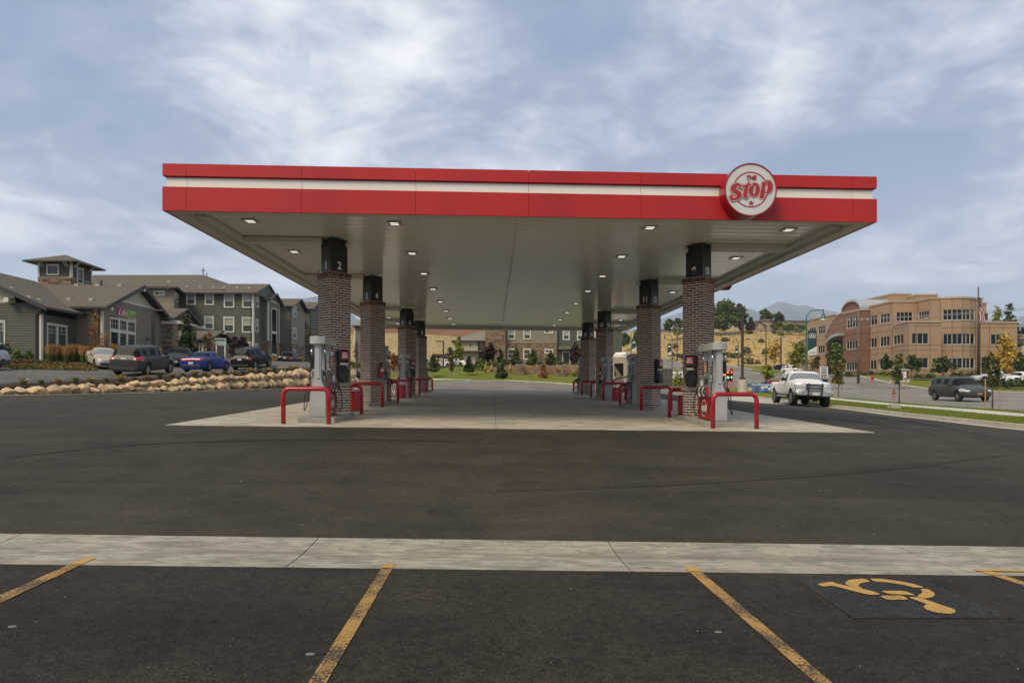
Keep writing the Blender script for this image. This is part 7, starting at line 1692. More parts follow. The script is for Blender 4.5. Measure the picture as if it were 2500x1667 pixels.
while s < total-.3:
    w = r_.choice((.42, .5, .58, .7, .85))*r_.uniform(.9, 1.1); p, t = along(s+w/2); n = Vector((-t.y, t.x)); zl = lowZ(p.x+.3, p.y); zu = upZ(p.x-.9, p.y+.4); h = max(.32, zu-zl+.06)*r_.uniform(.92, 1.18)
    if h < .55: add_b(p+n*.0, t, zl+h*.48, w, h, .7)
    else:
        h1 = h*r_.uniform(.50, .62); add_b(p-n*.08, t, zl+h1*.47, w, h1, .75)
        for q in (0, 1) if w > .66 else (0,):
            w2 = w/ (2 if w > .66 else 1)*1.08; p2, _ = along(s+(w/4+q*w/2 if w > .66 else w/2)+r_.uniform(-.08, .08)); h2 = (h-h1)*r_.uniform(.9, 1.15)
            add_b(p2+n*.16, t, zl+h1+h2*.42, w2, h2, .62)
    s += w*.80
# ------------------------------------------------------------------ foliage
def leafmat(n, c, c2, tr=.25):
    m = mat(n, c, .75, col2=c2, vscale=.7, island=.38, spec=.15); return m
L_green = leafmat('leaf_green', (.075, .115, .022), (.125, .165, .036)); L_dark = leafmat('leaf_dark_green', (.044, .068, .022), (.080, .108, .036)); L_yel = leafmat('leaf_yellow', (.42, .26, .040), (.52, .35, .07))
L_yg = leafmat('leaf_yellow_green', (.16, .19, .025), (.25, .25, .04)); L_or = leafmat('leaf_rust', (.25, .105, .030), (.32, .17, .05)); L_pur = leafmat('leaf_purple', (.045, .022, .020), (.075, .038, .030)); L_pine = leafmat('pine_needles', (.060, .085, .026), (.105, .135, .045))
L_bronze = leafmat('leaf_bronze_green', (.10, .10, .03), (.20, .12, .035)); L_red = leafmat('needles_dead_red', (.30, .12, .06), (.36, .17, .09)); L_sage = leafmat('sage_leaf', (.12, .11, .06), (.18, .15, .085)); L_olive = leafmat('leaf_olive', (.085, .095, .03), (.13, .13, .045))
M_bark = mat('bark', (.10, .075, .055), .9, var=.2, vscale=6); M_barkp = mat('pale_bark', (.22, .18, .14), .9)
rg = np.random.default_rng(5)
def leaf_obj(name, P, S, m, parent, up=.35, aspect=1.5):
    """P: n x 3 points, S: n sizes -> one mesh of small leaf-shaped quads"""
    n = len(P); a = rg.normal(size=(n, 3)); a /= np.linalg.norm(a, axis=1)[:, None]; nn = rg.normal(size=(n, 3)); nn[:, 2] += up; b = np.cross(a, nn); b /= np.linalg.norm(b, axis=1)[:, None]
    a *= (S*aspect)[:, None]; b *= S[:, None]; c = np.cross(a, b); c *= .25*S[:, None]/np.maximum(1e-9, np.linalg.norm(c, axis=1))[:, None]
    V = np.concatenate([P-a, P-b+c, P+a, P+b+c], axis=1).reshape(-1, 3); F = np.arange(4*n).reshape(n, 4)
    me = bpy.data.meshes.new(name); me.vertices.add(4*n); me.vertices.foreach_set('co', V.astype('f').ravel()); me.loops.add(4*n); me.loops.foreach_set('vertex_index', F.ravel().astype('i')); me.polygons.add(n); me.polygons.foreach_set('loop_start', np.arange(0, 4*n, 4, dtype='i')); me.update(calc_edges=True); me.validate()
    me.materials.append(m); o = bpy.data.objects.new(name, me); C.objects.link(o); o.parent = parent; return o
def blobs(n_blob, w, h, z0, seed, conical=0., lean=0.):
    r = np.random.default_rng(seed); B = []
    for k in range(n_blob):
        t = (k+.5)/n_blob; z = z0+h*(.10+.80*t); prof = (math.sin(PI*min(1, .16+.80*t))**.7)*(1-conical)+(1-t)*conical
        a = r.uniform(0, 2*PI); rad = w/2*prof*r.uniform(.25, .72)
        B.append((rad*math.cos(a)+lean*t, rad*math.sin(a), z, w*r.uniform(.17, .27)*(.6+.4*prof), h*r.uniform(.09, .15)))
    return B
def tree(name, label, px, Y, ztop_py, w_px, m, base_py=None, trunk_h=.30, dens=1., seed=1, cat='tree', group=None, nb=16, leaf=None, conical=0., trunk=None, stakes=0, bark=None, zfun=None, sparse=1.):
    x, _ = XY(px, Y); dx, dy = ray(px); z0 = W(px, base_py, Y).z if base_py else groundZ(x, Y)+.02; H = W(px, ztop_py, Y).z-z0; w = w_px*Y/dy/FOC
    t = empty(name, (x, Y, z0), label=label, cat=cat, group=group); th = H*trunk_h; B = blobs(nb, w, H-th, th, seed, conical)
    r = np.random.default_rng(seed+99); tr = trunk or max(.026, .011*H)
    b = MB(); top = H*.86; b.tube([(0, 0, -.1), (tr*.4, 0, top*.35), (-tr*.3, tr*.3, top*.7), (0, 0, top)], [tr*1.2, tr, tr*.6, tr*.2], 7)
    for (bx, by, bz, br, bh) in B[::2]:
        zs = bz-(.35+.25*r.random())*math.hypot(bx, by)-.1*H*.5; zs = max(th*.7, min(zs, top*.95)); b.tube([(0, 0, zs), (bx*.5, by*.5, zs+(bz-zs)*.62), (bx, by, bz)], [tr*.45, tr*.28, tr*.12], 5)
    b.build('trunk', bark or M_bark, t, smooth=True)
    ls = leaf or max(.05, .0030*Y*.45+.03); n = int(dens*min(4200, max(350, 5.0*w*(H-th)/(ls*ls)*.20))); P = []
    wt = np.array([q[3]**2*q[4] for q in B]); wt /= wt.sum()
    for q, k in zip(B, r.multinomial(n, wt)):
        v = r.normal(size=(k, 3)); v /= np.linalg.norm(v, axis=1)[:, None]; v *= (r.random(k)**.45)[:, None]*r.uniform(.85, 1.25, size=(k, 1)); P.append(v*np.array([q[3], q[3], q[4]])*1.05+np.array(q[:3]))
    P = np.concatenate(P); leaf_obj('crown', P, r.uniform(.6, 1.3, len(P))*ls, m, t)
    if stakes:
        for k, sx in enumerate((-stakes, stakes)):
            b = MB(); b.tube([(sx, 0, -.1), (sx, 0, 1.55)], .028, 6); b.build('stake', mat('stake_wood', (.40, .24, .14), .8), t)
        b = MB(); b.tube([(-stakes, 0, 1.35), (stakes, 0, 1.35)], .008, 4); b.build('tie', M_hose, t)
    return t
def conifer(name, label, px, Y, top_py, w_px, m, base_py=None, seed=1, group=None, dens=1., cat='tree', open_=0):
    x, _ = XY(px, Y); dx, dy = ray(px); z0 = W(px, base_py, Y).z if base_py else groundZ(x, Y)+.02; H = W(px, top_py, Y).z-z0; w = w_px*Y/dy/FOC
    t = empty(name, (x, Y, z0), label=label, cat=cat, group=group); r = np.random.default_rng(seed)
    b = MB(); b.tube([(0, 0, -.1), (0, 0, H*.96)], [max(.05, H*.02), .02], 7); P = []; S = []; ls = max(.045, .0011*Y*1.0+.02)
    nw = max(6, int(H/.35)) if H < 6 else 16
    for k in range(nw):
        tt = k/(nw-1); z = H*(.06+.90*tt); R = w/2*(1-tt)**.62*r.uniform(.62, 1.12)+.04; nb_ = max(3, int(8*(1-tt)+3))
        for q in range(nb_):
            a = r.uniform(0, 2*PI); L_ = R*r.uniform(.7, 1.12); up_ = .25+.5*open_; e = np.array([L_*math.cos(a), L_*math.sin(a), z+L_*up_*(.5 if tt < .5 else .9)]); s0 = np.array([0, 0, z])
            if k % 2 == 0: b.tube([tuple(s0), tuple(e)], [.02, .008], 4)
            m_ = int(dens*.75*max(6, 20*L_/max(.4, w/4))); u = r.random(m_)**.6; P.append(s0+(e-s0)*u[:, None]+r.normal(size=(m_, 3))*np.array([.10, .10, .07])*max(.5, w*.45)); S.append(np.full(m_, ls))
    b.build('trunk', M_bark, t); P = np.concatenate(P); S = np.concatenate(S); leaf_obj('crown', P, S*r.uniform(.6, 1.3, len(P)), m, t, aspect=2.2); return t
def shrub(name, label, px, Y, top_py, w_px, m, base_py=None, seed=1, group=None, cat='shrub', dens=1., depth=1.):
    x, _ = XY(px, Y); dx, dy = ray(px); z0 = W(px, base_py, Y).z if base_py else groundZ(x, Y)+.02; H = W(px, top_py, Y).z-z0; w = w_px*Y/dy/FOC
    t = empty(name, (x, Y, z0), label=label, cat=cat, group=group); r = np.random.default_rng(seed); ls = max(.03, .0012*Y+.012)
    n = int(dens*min(2600, max(160, 3.2*w*H/(ls*ls)*.30))); v = r.normal(size=(n, 3)); v[:, 2] = np.abs(v[:, 2]); v /= np.linalg.norm(v, axis=1)[:, None]; lump = 1+.22*np.sin(v[:, 0]*7+seed)*np.cos(v[:, 1]*6+seed*2)+.15*np.sin(v[:, 2]*9)
    P = v*(r.random(n)**.35*lump)[:, None]*np.array([w/2, w/2*depth, H*.95]); leaf_obj('foliage', P, r.uniform(.6, 1.35, n)*ls, m, t)
    b = MB()
    for k in range(6): a = k*1.05; b.tube([(0, 0, -.05), (w*.22*math.cos(a), w*.22*depth*math.sin(a), H*.6)], [.02, .008], 4)
    b.build('stems', M_bark, t); return t
def tuft(name, label, px, Y, top_py, w_px, mb, mt, base_py=None, seed=1, group=None, n=260, plume=.42, spread=.35):
    """ornamental grass: green blades below, straw plumes above"""
    x, _ = XY(px, Y); dx, dy = ray(px); z0 = W(px, base_py, Y).z if base_py else groundZ(x, Y)+.02; H = W(px, top_py, Y).z-z0; w = w_px*Y/dy/FOC
    t = empty(name, (x, Y, z0), label=label, cat='ornamental grass', group=group); r = np.random.default_rng(seed); bw_ = max(.008, .00042*Y)
    for nm, m, k, lo, hi in (('blades', mb, n, .0, .62), ('plumes', mt, n, .38, 1.0)):
        if plume == 0 and nm == 'plumes': continue
        b = MB()
        for i in range(k):
            a = r.uniform(0, 2*PI); rr = w*.30*math.sqrt(r.random()); ox, oy = rr*math.cos(a), rr*math.sin(a); ln = r.uniform(.75, 1.0)*H; sx, sy = ox*(1+spread*2.2)+r.normal()*w*.05, oy*(1+spread*2.2)+r.normal()*w*.05
            f = lambda u: (ox+(sx-ox)*u*u, oy+(sy-oy)*u*u, ln*u-.12*ln*u*u*(1 if plume == 0 else .2)); u0, u1 = lo, (hi if plume else 1.); um = (u0+u1)/2; d = (math.cos(a+1.57)*bw_, math.sin(a+1.57)*bw_); w0 = 1.0 if nm == 'blades' else .5; wm = .8 if nm == 'blades' else 1.6
            p0, p1, p2 = f(u0), f(um), f(u1)
            b.quad((p0[0]-d[0]*w0, p0[1]-d[1]*w0, p0[2]), (p0[0]+d[0]*w0, p0[1]+d[1]*w0, p0[2]), (p1[0]+d[0]*wm, p1[1]+d[1]*wm, p1[2]), (p1[0]-d[0]*wm, p1[1]-d[1]*wm, p1[2])); b.quad((p1[0]-d[0]*wm, p1[1]-d[1]*wm, p1[2]), (p1[0]+d[0]*wm, p1[1]+d[1]*wm, p1[2]), p2)
        b.build(nm, m, t)
    return t
G_gr = mat('grass_blade_green', (.085, .105, .022), .8, island=.3, spec=.1); G_or = mat('grass_plume_straw', (.42, .235, .075), .85, island=.3, spec=.1); G_st = mat('grass_plume_pale', (.48, .36, .16), .85, island=.25, spec=.1); G_lime = mat('grass_blade_lime', (.20, .22, .035), .8, island=.3, spec=.1)
# left: along the clubhouse
for k in range(13):
    px = 122+k*13.5; tuft('ornamental_grass', 'orange-plumed feather grass clump, %s in the row by the clubhouse' % ('first', 'second', 'third', 'fourth', 'fifth', 'sixth', 'seventh', 'eighth', 'ninth', 'tenth', 'eleventh', 'twelfth', 'last')[k], px, 49.2+k*.15+(k % 3)*.3, 836+(k % 4)*2, 24, G_gr, G_or, 882-k*.3, seed=20+k, group='feather grass along the clubhouse', n=150)
for px, q in ((376, 'right of the six-part window'), (390, 'by the dark clubhouse doorway'), (340, 'below the six-part window')): tuft('ornamental_grass', 'orange feather grass clump '+q, px, 57, 846, 14, G_gr, G_or, 872, seed=px, group='feather grass along the clubhouse', n=90)
tree('rust_tree', 'thin rust-leaved young tree in front of the clubhouse corner', 231, 50.5, 750, 36, L_or, 880, trunk_h=.12, dens=.34, seed=3, nb=20, conical=.35, leaf=.055, trunk=.05)
tree('rust_tree', 'small bare-twigged rust sapling below the Life Style sign', 262, 50.5, 800, 30, L_or, 880, trunk_h=.2, dens=.22, seed=5, nb=12, leaf=.05, trunk=.035)
shrub('low_shrub', 'small green shrub left of the white corner board', 70, 47.5, 857, 20, L_green, 874, seed=2, group='shrubs in the clubhouse bed'); shrub('low_shrub', 'small green shrub far left below the green wall', 41, 47.5, 856, 22, L_green, 873, seed=4, group='shrubs in the clubhouse bed'); shrub('low_shrub', 'dark shrub by the left photo edge behind the silver car', 12, 47.5, 836, 26, L_dark, 866, seed=6, group='shrubs in the clubhouse bed')
# loose leaves and ground cover in the bed
rr_ = np.random.default_rng(11); P = []
for _ in range(5200):
    px = rr_.uniform(-60, 235); Y = rr_.uniform(43, 49); x, _y = XY(px, Y); P.append((x, Y, upZ(x, Y)+.10+rr_.random()*.06))
o = leaf_obj('ground_cover', np.array(P), rr_.uniform(.03, .085, len(P)), mat('bed_leaf', (.11, .105, .03), .9, col2=(.22, .13, .05), vscale=1.2, island=.4, spec=.1), None); tag(o, 'low green and brown ground cover in the clubhouse bed', 'ground cover', kind='stuff')
conifer('spruce_tree', 'dark green spruce between the stone pillars of the clubhouse porch', 457, 61.5, 766, 52, L_dark, 880, seed=8, dens=2.4)
tree('purple_tree', 'purple-leaved tree left of the black sport utility car', 571, 76, 817, 30, L_pur, 884, seed=11, trunk_h=.1, dens=1.1); tree('purple_tree', 'purple-leaved tree directly behind the black sport utility car', 592, 77, 818, 30, L_pur, 884, seed=12, trunk_h=.1, dens=1.1)
tree('rust_tree', 'sparse rust-leaved tree in front of the low entrance wing', 512, 70, 803, 36, L_or, 886, seed=13, trunk_h=.15, dens=.5, nb=18, leaf=.06, trunk=.05)
for k, (px, tp, w_) in enumerate(((668, 868, 20), (735, 868, 18))): tuft('ornamental_grass', 'orange feather grass beside the %s' % ('balcony bay', 'second stone wing')[k], px, 84, tp, w_, G_gr, G_or, 892, seed=40+k, group='feather grass by the apartments', n=90)
for k, (px, tp) in enumerate(((664, 880), (745, 878), (760, 876), (774, 877))): tuft('ornamental_grass', 'lime green arching grass %s' % ('by the balcony bay', 'left of two beside the nearest pump', 'middle one beside the nearest pump', 'beside the nearest left column')[k], px, 80, tp, 22, G_lime, G_lime, 894, seed=50+k, group='lime grasses by the drive', n=160, plume=0, spread=.8)
# tufts on the mulch bed above the boulders
for k in range(26):
    px = 20+k*29.; L_ = 0
    y_ = 31+ (px/740)*19; cxw = wall_x(y_); x_, Y_ = cxw-1.35, y_+.4
    dxx = x_*math.cos(TH)-Y_*math.sin(TH); zz_ = x_*math.sin(TH)+Y_*math.cos(TH); ppx = 1250+FOC*dxx/zz_; g_ = upZ(x_, Y_)+.05; py0 = 950-FOC*(g_-CZ)/zz_; py1 = 950-FOC*(g_+(.32 if k % 3 else .42)-CZ)/zz_
    tuft('ornamental_grass', 'low dry brown-green tuft on the mulch bed above the boulders', ppx, Y_, py1, 16 if k % 2 else 22, mat('tuft_olive', (.12, .11, .035), .9, island=.3, spec=.1) if k % 3 else G_gr, G_st, py0, seed=70+k, group='tufts on the mulch bed above the boulder wall', n=60, plume=0 if k % 2 else .4, spread=.7)
# middle: behind the lawn
conifer('young_pine', 'young pine at the left end of the lawn by the farthest left column', 1058, 82, 867, 28, L_pine, 906, seed=21, dens=1.7, group='young conifers on the lawn'); conifer('young_pine', 'dark young pine in front of the cream house', 1146, 84, 871, 26, L_dark, 907, seed=22, dens=2.0, group='young conifers on the lawn'); conifer('young_pine', 'green young pine in the middle of the lawn', 1224, 80.5, 886, 26, L_pine, 921, seed=23, dens=1.8, group='young conifers on the lawn')
conifer('young_pine', 'dead red-brown young conifer in front of the middle stone pier', 1327, 82, 889, 21, L_red, 922, seed=24, dens=1.5, group='young conifers on the lawn')
for k, (px, q) in enumerate(((1260, 'left of three in front of the stone and taupe wall'), (1301, 'middle of three in front of the stone and taupe wall'), (1345, 'right of three in front of the stone and taupe wall'))): conifer('bushy_pine', 'dark bushy pine, '+q, px, 92, (851, 855, 861)[k], 28, L_pine, 894, seed=30+k, dens=1.6, group='pines in front of the stone wall', open_=1)
tree('linden_tree', 'bright yellow-green young tree in front of the cream house', 1121, 90, 822, 26, L_yg, 902, seed=34, trunk_h=.30, dens=1.4, nb=22, conical=.4, bark=M_barkp)
tree('bronze_tree', 'bronze-leaved staked young tree on the lawn near the lamp post', 1102, 78, 862, 20, L_bronze, 922, seed=35, trunk_h=.28, dens=.8, stakes=.25, bark=M_barkp)
tree('bronze_tree', 'red-twigged thin tree behind the lamp post by the carports', 1098, 98, 845, 20, L_sage, 900, seed=36, trunk_h=.3, dens=.5)
tree('purple_tree', 'dark purple tree left of the stone chimney', 1198, 93, 838, 38, L_pur, 893, seed=37, trunk_h=.12, dens=1.3, nb=20); tree('purple_tree', 'dark purple tree beside the dark door under the canopy', 1404, 92, 835, 34, L_pur, 895, seed=38, trunk_h=.12, dens=1.0, nb=18)
tree('vine_tree', 'narrow green shrub tree against the stone chimney', 1222, 94, 850, 14, L_olive, 893, seed=39, trunk_h=.1, dens=1.2)
shrub('round_shrub', 'rounded bright green shrub at the end of the garden wall', 1172, 91, 877, 32, L_green, 898, seed=41, dens=1.4, group='shrubs on the garden wall'); shrub('round_shrub', 'rounded green shrub under the purple tree by the chimney', 1203, 92, 879, 32, L_olive, 893, seed=42, dens=1.3, group='shrubs on the garden wall'); shrub('round_shrub', 'rounded green shrub at the foot of the stone chimney', 1230, 92, 878, 28, L_green, 893, seed=43, dens=1.3, group='shrubs on the garden wall')
for k, (px, q) in enumerate(((1185, 'first from the left'), (1200, 'second from the left'), (1246, 'third from the left'))): tuft('ornamental_grass', 'pale feather grass in front of the tan garden wall, '+q, px, 87, 888, 9, G_gr, G_st, 908, seed=60+k, group='feather grass at the garden wall', n=70, spread=.15)
for k, (px, q) in enumerate(((1402, 'left of three right of the piers'), (1413, 'middle of three right of the piers'), (1424, 'right of three right of the piers'))): tuft('ornamental_grass', 'pale feather grass, '+q, px, 85.5, 899, 16, G_gr, G_st, 918, seed=64+k, group='feather grass at the garden wall', n=90)
for px in (1268, 1317, 1367.5):
    Yp = Yw-.9-(px-1268)*.012; tuft('planter_plant', 'yellow-green plant in the planter on the %s stone pier' % {1268: 'left', 1317: 'middle', 1367.5: 'right'}[px], px, Yp, 878, 15, G_lime, G_lime, 886, seed=int(px), group='plants in the pier planters', n=60, plume=0, spread=.9)
tree('rust_tree', 'orange-leaved young tree between the second and third left columns', 962, 70, 864, 22, L_or, 925, seed=45, trunk_h=.35, dens=.9, bark=M_barkp, stakes=.25); tree('birch_tree', 'slim green tree right behind the second left column', 943, 98, 842, 14, L_green, 905, seed=46, trunk_h=.3, dens=.8)
tree('pale_tree', 'thin straw-coloured tree between the first two left columns', 872, 84, 826, 20, L_sage, 905, seed=47, trunk_h=.25, dens=.5, leaf=.05); tuft('ornamental_grass', 'big lime arching grass between the first two left columns', 872, 78, 878, 34, G_lime, G_lime, 898, seed=88, n=200, plume=0, spread=.8)
# right: street trees, office trees
tree('street_sapling', 'staked orange-green sapling right of the pickup', 2047, 55, 880, 38, L_bronze, None, seed=51, trunk_h=.32, dens=.8, stakes=.3, group='staked saplings along the street', nb=14)
tree('street_sapling', 'staked thin green sapling by the small concrete-based sign', 2195, 40, 862, 34, L_olive, None, seed=52, trunk_h=.36, dens=.7, stakes=.45, group='staked saplings along the street', nb=16, conical=.3)
tree('street_sapling', 'nearest staked sapling at the far right of the street verge', 2423, 31.5, 858, 42, L_olive, None, seed=53, trunk_h=.36, dens=.8, stakes=.36, group='staked saplings along the street', nb=16, conical=.25)
tree('street_sapling', 'small sapling behind the banner left of the pickup', 1873, 72, 888, 30, L_yg, None, seed=54, trunk_h=.4, dens=.8, stakes=.3, group='staked saplings along the street', nb=12)
tree('yellow_tree', 'big golden yellow tree right of the flagpole', 2452, 86, 812, 62, L_yel, 940, seed=55, trunk_h=.18, dens=1.3, nb=26, bark=M_barkp); tree('yellow_tree', 'golden yellow tree left of the office building at the hill foot', 1890, 150, 828, 38, L_yel, 897, seed=56, trunk_h=.2, dens=.9, nb=22, bark=M_barkp)
tree('green_tree', 'full yellow-green tree left of the office building', 1948, 128, 833, 56, L_yg, 906, seed=57, trunk_h=.12, dens=1.4, nb=26); tree('green_tree', 'green pointed tree in front of the red entrance tower', 2042, 112, 834, 46, L_green, 908, seed=58, trunk_h=.15, dens=1.4, nb=24, conical=.3)
tree('green_tree', 'small dark tree in front of the left tan windows', 2163, 104, 866, 36, L_dark, 911, seed=59, trunk_h=.15, dens=1.1, nb=16); tree('green_tree', 'dark tree behind the brick monument sign', 2226, 101, 864, 46, L_dark, 914, seed=60, trunk_h=.12, dens=1.3, nb=20); tree('green_tree', 'dark tree left of the curved window bay', 2303, 98, 868, 56, L_dark, 918, seed=61, trunk_h=.15, dens=1.3, nb=22); tree('green_tree', 'dark slim tree right of the flagpole', 2405, 96, 868, 24, L_dark, 920, seed=62, trunk_h=.15, dens=1.0)
tree('green_tree', 'small brown-green tree right of the green tree, under the street lamp banner', 1995, 122, 868, 26, L_bronze, 905, seed=63, trunk_h=.15, dens=1.0); tree('green_tree', 'dark tree at the right photo edge behind the yellow tree', 2490, 92, 868, 34, L_dark, 925, seed=64, trunk_h=.1, dens=1.1)
conifer('tall_spruce', 'tall dark spruce behind the right end of the office building', 2466, 150, 738, 56, L_dark, 905, seed=65, dens=3.0); tree('green_tree', 'pale yellow-green tree top behind the right end of the office roof', 2436, 150, 744, 34, L_yg, 900, seed=66, trunk_h=.2, dens=1.0)
tree('green_tree', 'dark tree at the right photo edge beyond the white house', 2500, 170, 795, 26, L_dark, 880, seed=67, trunk_h=.2, dens=1.0)
for k, (px, w_) in enumerate(((2075, 34), (2105, 30), (2130, 26), (2155, 30), (2180, 26))): shrub('hedge_bush', 'clipped hedge bush under the office windows, %s from the left' % ('first', 'second', 'third', 'fourth', 'fifth')[k], px, 108, 908, w_, L_olive if k < 3 else L_green, 919, seed=90+k, group='hedge bushes at the office', dens=1.2)
for k, (px, tp, w_) in enumerate(((2245, 912, 36), (2270, 910, 34), (2330, 908, 20), (2345, 909, 18), (2362, 908, 22), (2380, 909, 20))): shrub('hedge_bush', ('dark green bush right of the brick sign', 'dark spreading bush below the curved bay', 'small rusty bush, first of four below the curved bay', 'small rusty bush, second of four below the curved bay', 'small rusty bush, third of four below the curved bay', 'small rusty bush, last of four beside the flagpole foot')[k], px, 98, tp, w_, L_dark if k < 2 else L_bronze, 933 if k < 2 else 925, seed=96+k, group='bushes below the curved bay', dens=1.4)
for k, px in enumerate((2402, 2424, 2448, 2472, 2496)): shrub('hedge_bush', 'dark clipped hedge bush in front of the parked cars, %s from the left' % ('first', 'second', 'third', 'fourth', 'last')[k], px, 70, 925, 30, L_dark, 944, seed=105+k, group='hedge in front of the office cars', dens=1.5)
# hill-top trees and scrub
tree('cottonwood_tree', 'large full green tree on the hill right of the nearest right column', 1770, 235, 731, 74, L_green, 812, seed=71, trunk_h=.08, dens=1.9, nb=34, leaf=.42); tree('cottonwood_tree', 'narrower dark green tree beside the large one on the hill', 1808, 240, 741, 40, L_dark, 810, seed=72, trunk_h=.08, dens=1.6, nb=26, leaf=.42); tree('cottonwood_tree', 'large green tree part hidden by the nearest right column', 1742, 238, 745, 40, L_green, 812, seed=73, trunk_h=.08, dens=1.5, nb=24, leaf=.42)
tree('hill_tree', 'round dark pine above the hill house gable', 1870, 258, 754, 38, L_pine, 790, seed=74, trunk_h=.1, dens=1.3, nb=24, leaf=.4); tree('hill_tree', 'dark tree right of the round pine above the hill house', 1902, 258, 761, 26, L_dark, 790, seed=75, trunk_h=.1, dens=1.2, nb=20, leaf=.4); conifer('hill_conifer', 'small pointed conifer left of the hill house', 1833, 245, 775, 13, L_pine, 800, seed=76, dens=1.4); tree('hill_tree', 'purple-leaved bush tree left of the hill house gable', 1829, 238, 790, 20, L_pur, 803, seed=77, trunk_h=.05, dens=1.1, leaf=.3)
for k, (px, tp, w_, q) in enumerate(((1895, 780, 24, 'pale green tree in front of the hill house chimney'), (1905, 790, 30, 'green bush below the hill house, left'), (1928, 789, 34, 'green bush below the hill house, middle'), (1953, 793, 34, 'green bush below the hill house, right'), (1990, 790, 30, 'green bush behind the office roof edge'))): tree('hill_tree', q, px, 236, tp, w_, L_green if k else L_olive, 812, seed=78+k, trunk_h=.05, dens=1.2, nb=16, leaf=.36)
for k, (px, tp, w_, q) in enumerate(((1632, 778, 26, 'dark tree between the two nearest right columns, left'), (1652, 776, 30, 'dark tree between the two nearest right columns, right'), (1655, 795, 24, 'pale green tree at the top of the slope between the right columns'), (1527, 812, 32, 'round dark tree above the motorhome'), (1553, 806, 20, 'tree above the motorhome by the second right column'), (1505, 846, 24, 'reddish shrubby tree above the motorhome roof'))): tree('hill_tree', q, px, 238 if k < 5 else 200, tp, w_, (L_dark, L_dark, L_yg, L_dark, L_green, L_bronze)[k], (810, 810, 822, 848, 845, 872)[k], seed=84+k, trunk_h=.08, dens=1.3, nb=18, leaf=.36)
for k, (px, by, w_, h_, Y, m_, q) in enumerate(((1823, 862, 22, 15, 192, L_sage, 'round grey-brown scrub bush below the hill, left'), (1868, 863, 16, 10, 190, L_sage, 'grey scrub bush beside the wooden power pole'), (1775, 868, 30, 8, 190, L_olive, 'low dark green scrub at the hill foot, left'), (1798, 870, 26, 8, 188, L_olive, 'low dark green scrub at the hill foot, right'), (1830, 893, 26, 22, 165, L_olive, 'spiky green shrub at the street corner'), (1850, 890, 12, 10, 165, L_sage, 'round straw shrub at the street corner'), (1858, 836, 12, 8, 215, L_sage, 'small scrub bush up the golden slope'), (1829, 812, 14, 14, 236, L_pur, 'dark red bush at the top of the golden slope'), (1770, 830, 18, 5, 220, L_sage, 'low scrub patch on the golden slope, upper left'), (1906, 820, 14, 22, 232, L_yg, 'yellow-green bush on the slope below the hill house'), (1826, 832, 14, 4, 222, L_olive, 'low scrub patch in the middle of the golden slope'), (1640, 868, 20, 8, 196, L_olive, 'roadside scrub between the right columns'), (1663, 872, 20, 8, 192, L_olive, 'roadside scrub left of the nearest right column'), (1880, 862, 18, 9, 185, L_dark, 'dark bush right of the power pole'), (1765, 882, 22, 6, 172, L_olive, 'low green scrub above the street kerb'), (1650, 848, 12, 8, 215, L_sage, 'scrub bush on the slope between the right columns'))):
    shrub('scrub_bush', q, px, Y, by-h_, w_, m_, by, seed=120+k, group='scrub bushes on the hill', dens=1.3)
shrub('round_shrub', 'bright green bush by the grey fence between the right columns', 1655, 70, 905, 26, L_yg, 940, seed=140, dens=1.4, cat='shrub')
# dry grass clumps scattered on the slopes (nobody could count them)
rr_ = np.random.default_rng(21); P = []; S = []
for _ in range(16000):
    if _ % 2: x = rr_.uniform(50, 190); y = rr_.uniform(168, 262)
    else: x = rr_.uniform(-75, 45); y = rr_.uniform(148, 240)
    P.append((x, y, groundZ(x, y)+.30)); S.append(rr_.uniform(.10, .26)*(1 if _ % 2 else .6))
o = leaf_obj('dry_tussocks', np.array(P), np.array(S), mat('tussock', (.40, .29, .12), .95, col2=(.30, .23, .10), vscale=.05, island=.35, spec=.05), None, up=0); tag(o, 'straw-coloured tussocks scattered over the dry slopes', 'dry grass', kind='stuff')
rr_ = np.random.default_rng(22); P = []; S = []
rock = MB()
for k in range(26):
    px = rr_.uniform(1040, 1130) if k < 16 else rr_.uniform(930, 960); Y = rr_.uniform(135, 141); x, _ = XY(px, Y); z = groundZ(x, Y); s_ = rr_.uniform(.5, 1.3)
    o = bpy.data.objects.new('boulder', BM[k % 10]); C.objects.link(o); o.location = (x, Y, z+s_*.3); o.scale = (s_, s_*.8, s_*.6); o.rotation_euler = (rr_.uniform(-.4, .4), 0, rr_.uniform(0, 6)); tag(o, ('pale boulder at the foot of the dry slope behind the carport beside the cream house' if k < 16 else 'pale boulder at the foot of the dry slope between the left columns'), 'boulder', 'boulders at the foot of the dry slope')
# near verge: real blades of grass
rr_ = np.random.default_rng(31); b = MB(); V = []; F_ = []
def in_strip(x, y, a, c):
    def xi(L_):
        for p, q in zip(L_, L_[1:]):
            if p[1] <= y <= q[1]: return p[0]+(q[0]-p[0])*(y-p[1])/(q[1]-p[1])
        return None
    u, v = xi(a), xi(c); return u is not None and v is not None and u < x < v
KA = [(p[0]+.18, p[1]) for p in KERB_A]; RN = [(p[0]-.25, p[1]) for p in ROAD_N[:4]]
cnt = 0
while cnt < 30000:
    y = 15+35*rr_.random()**1.5; x = rr_.uniform(14, 30)
    if not (in_strip(x, y, KA, WALKN) or in_strip(x, y, WALKF, RN)): continue
    z = lowZ(x, y)+.125; h = rr_.uniform(.03, .075); a = rr_.uniform(0, 6.28); w = .006+y*.0001; lx, ly = rr_.normal()*.02, rr_.normal()*.02; n = len(V)
    V += [(x-w*math.cos(a), y-w*math.sin(a), z), (x+w*math.cos(a), y+w*math.sin(a), z), (x+lx, y+ly, z+h)]; F_.append((n, n+1, n+2)); cnt += 1
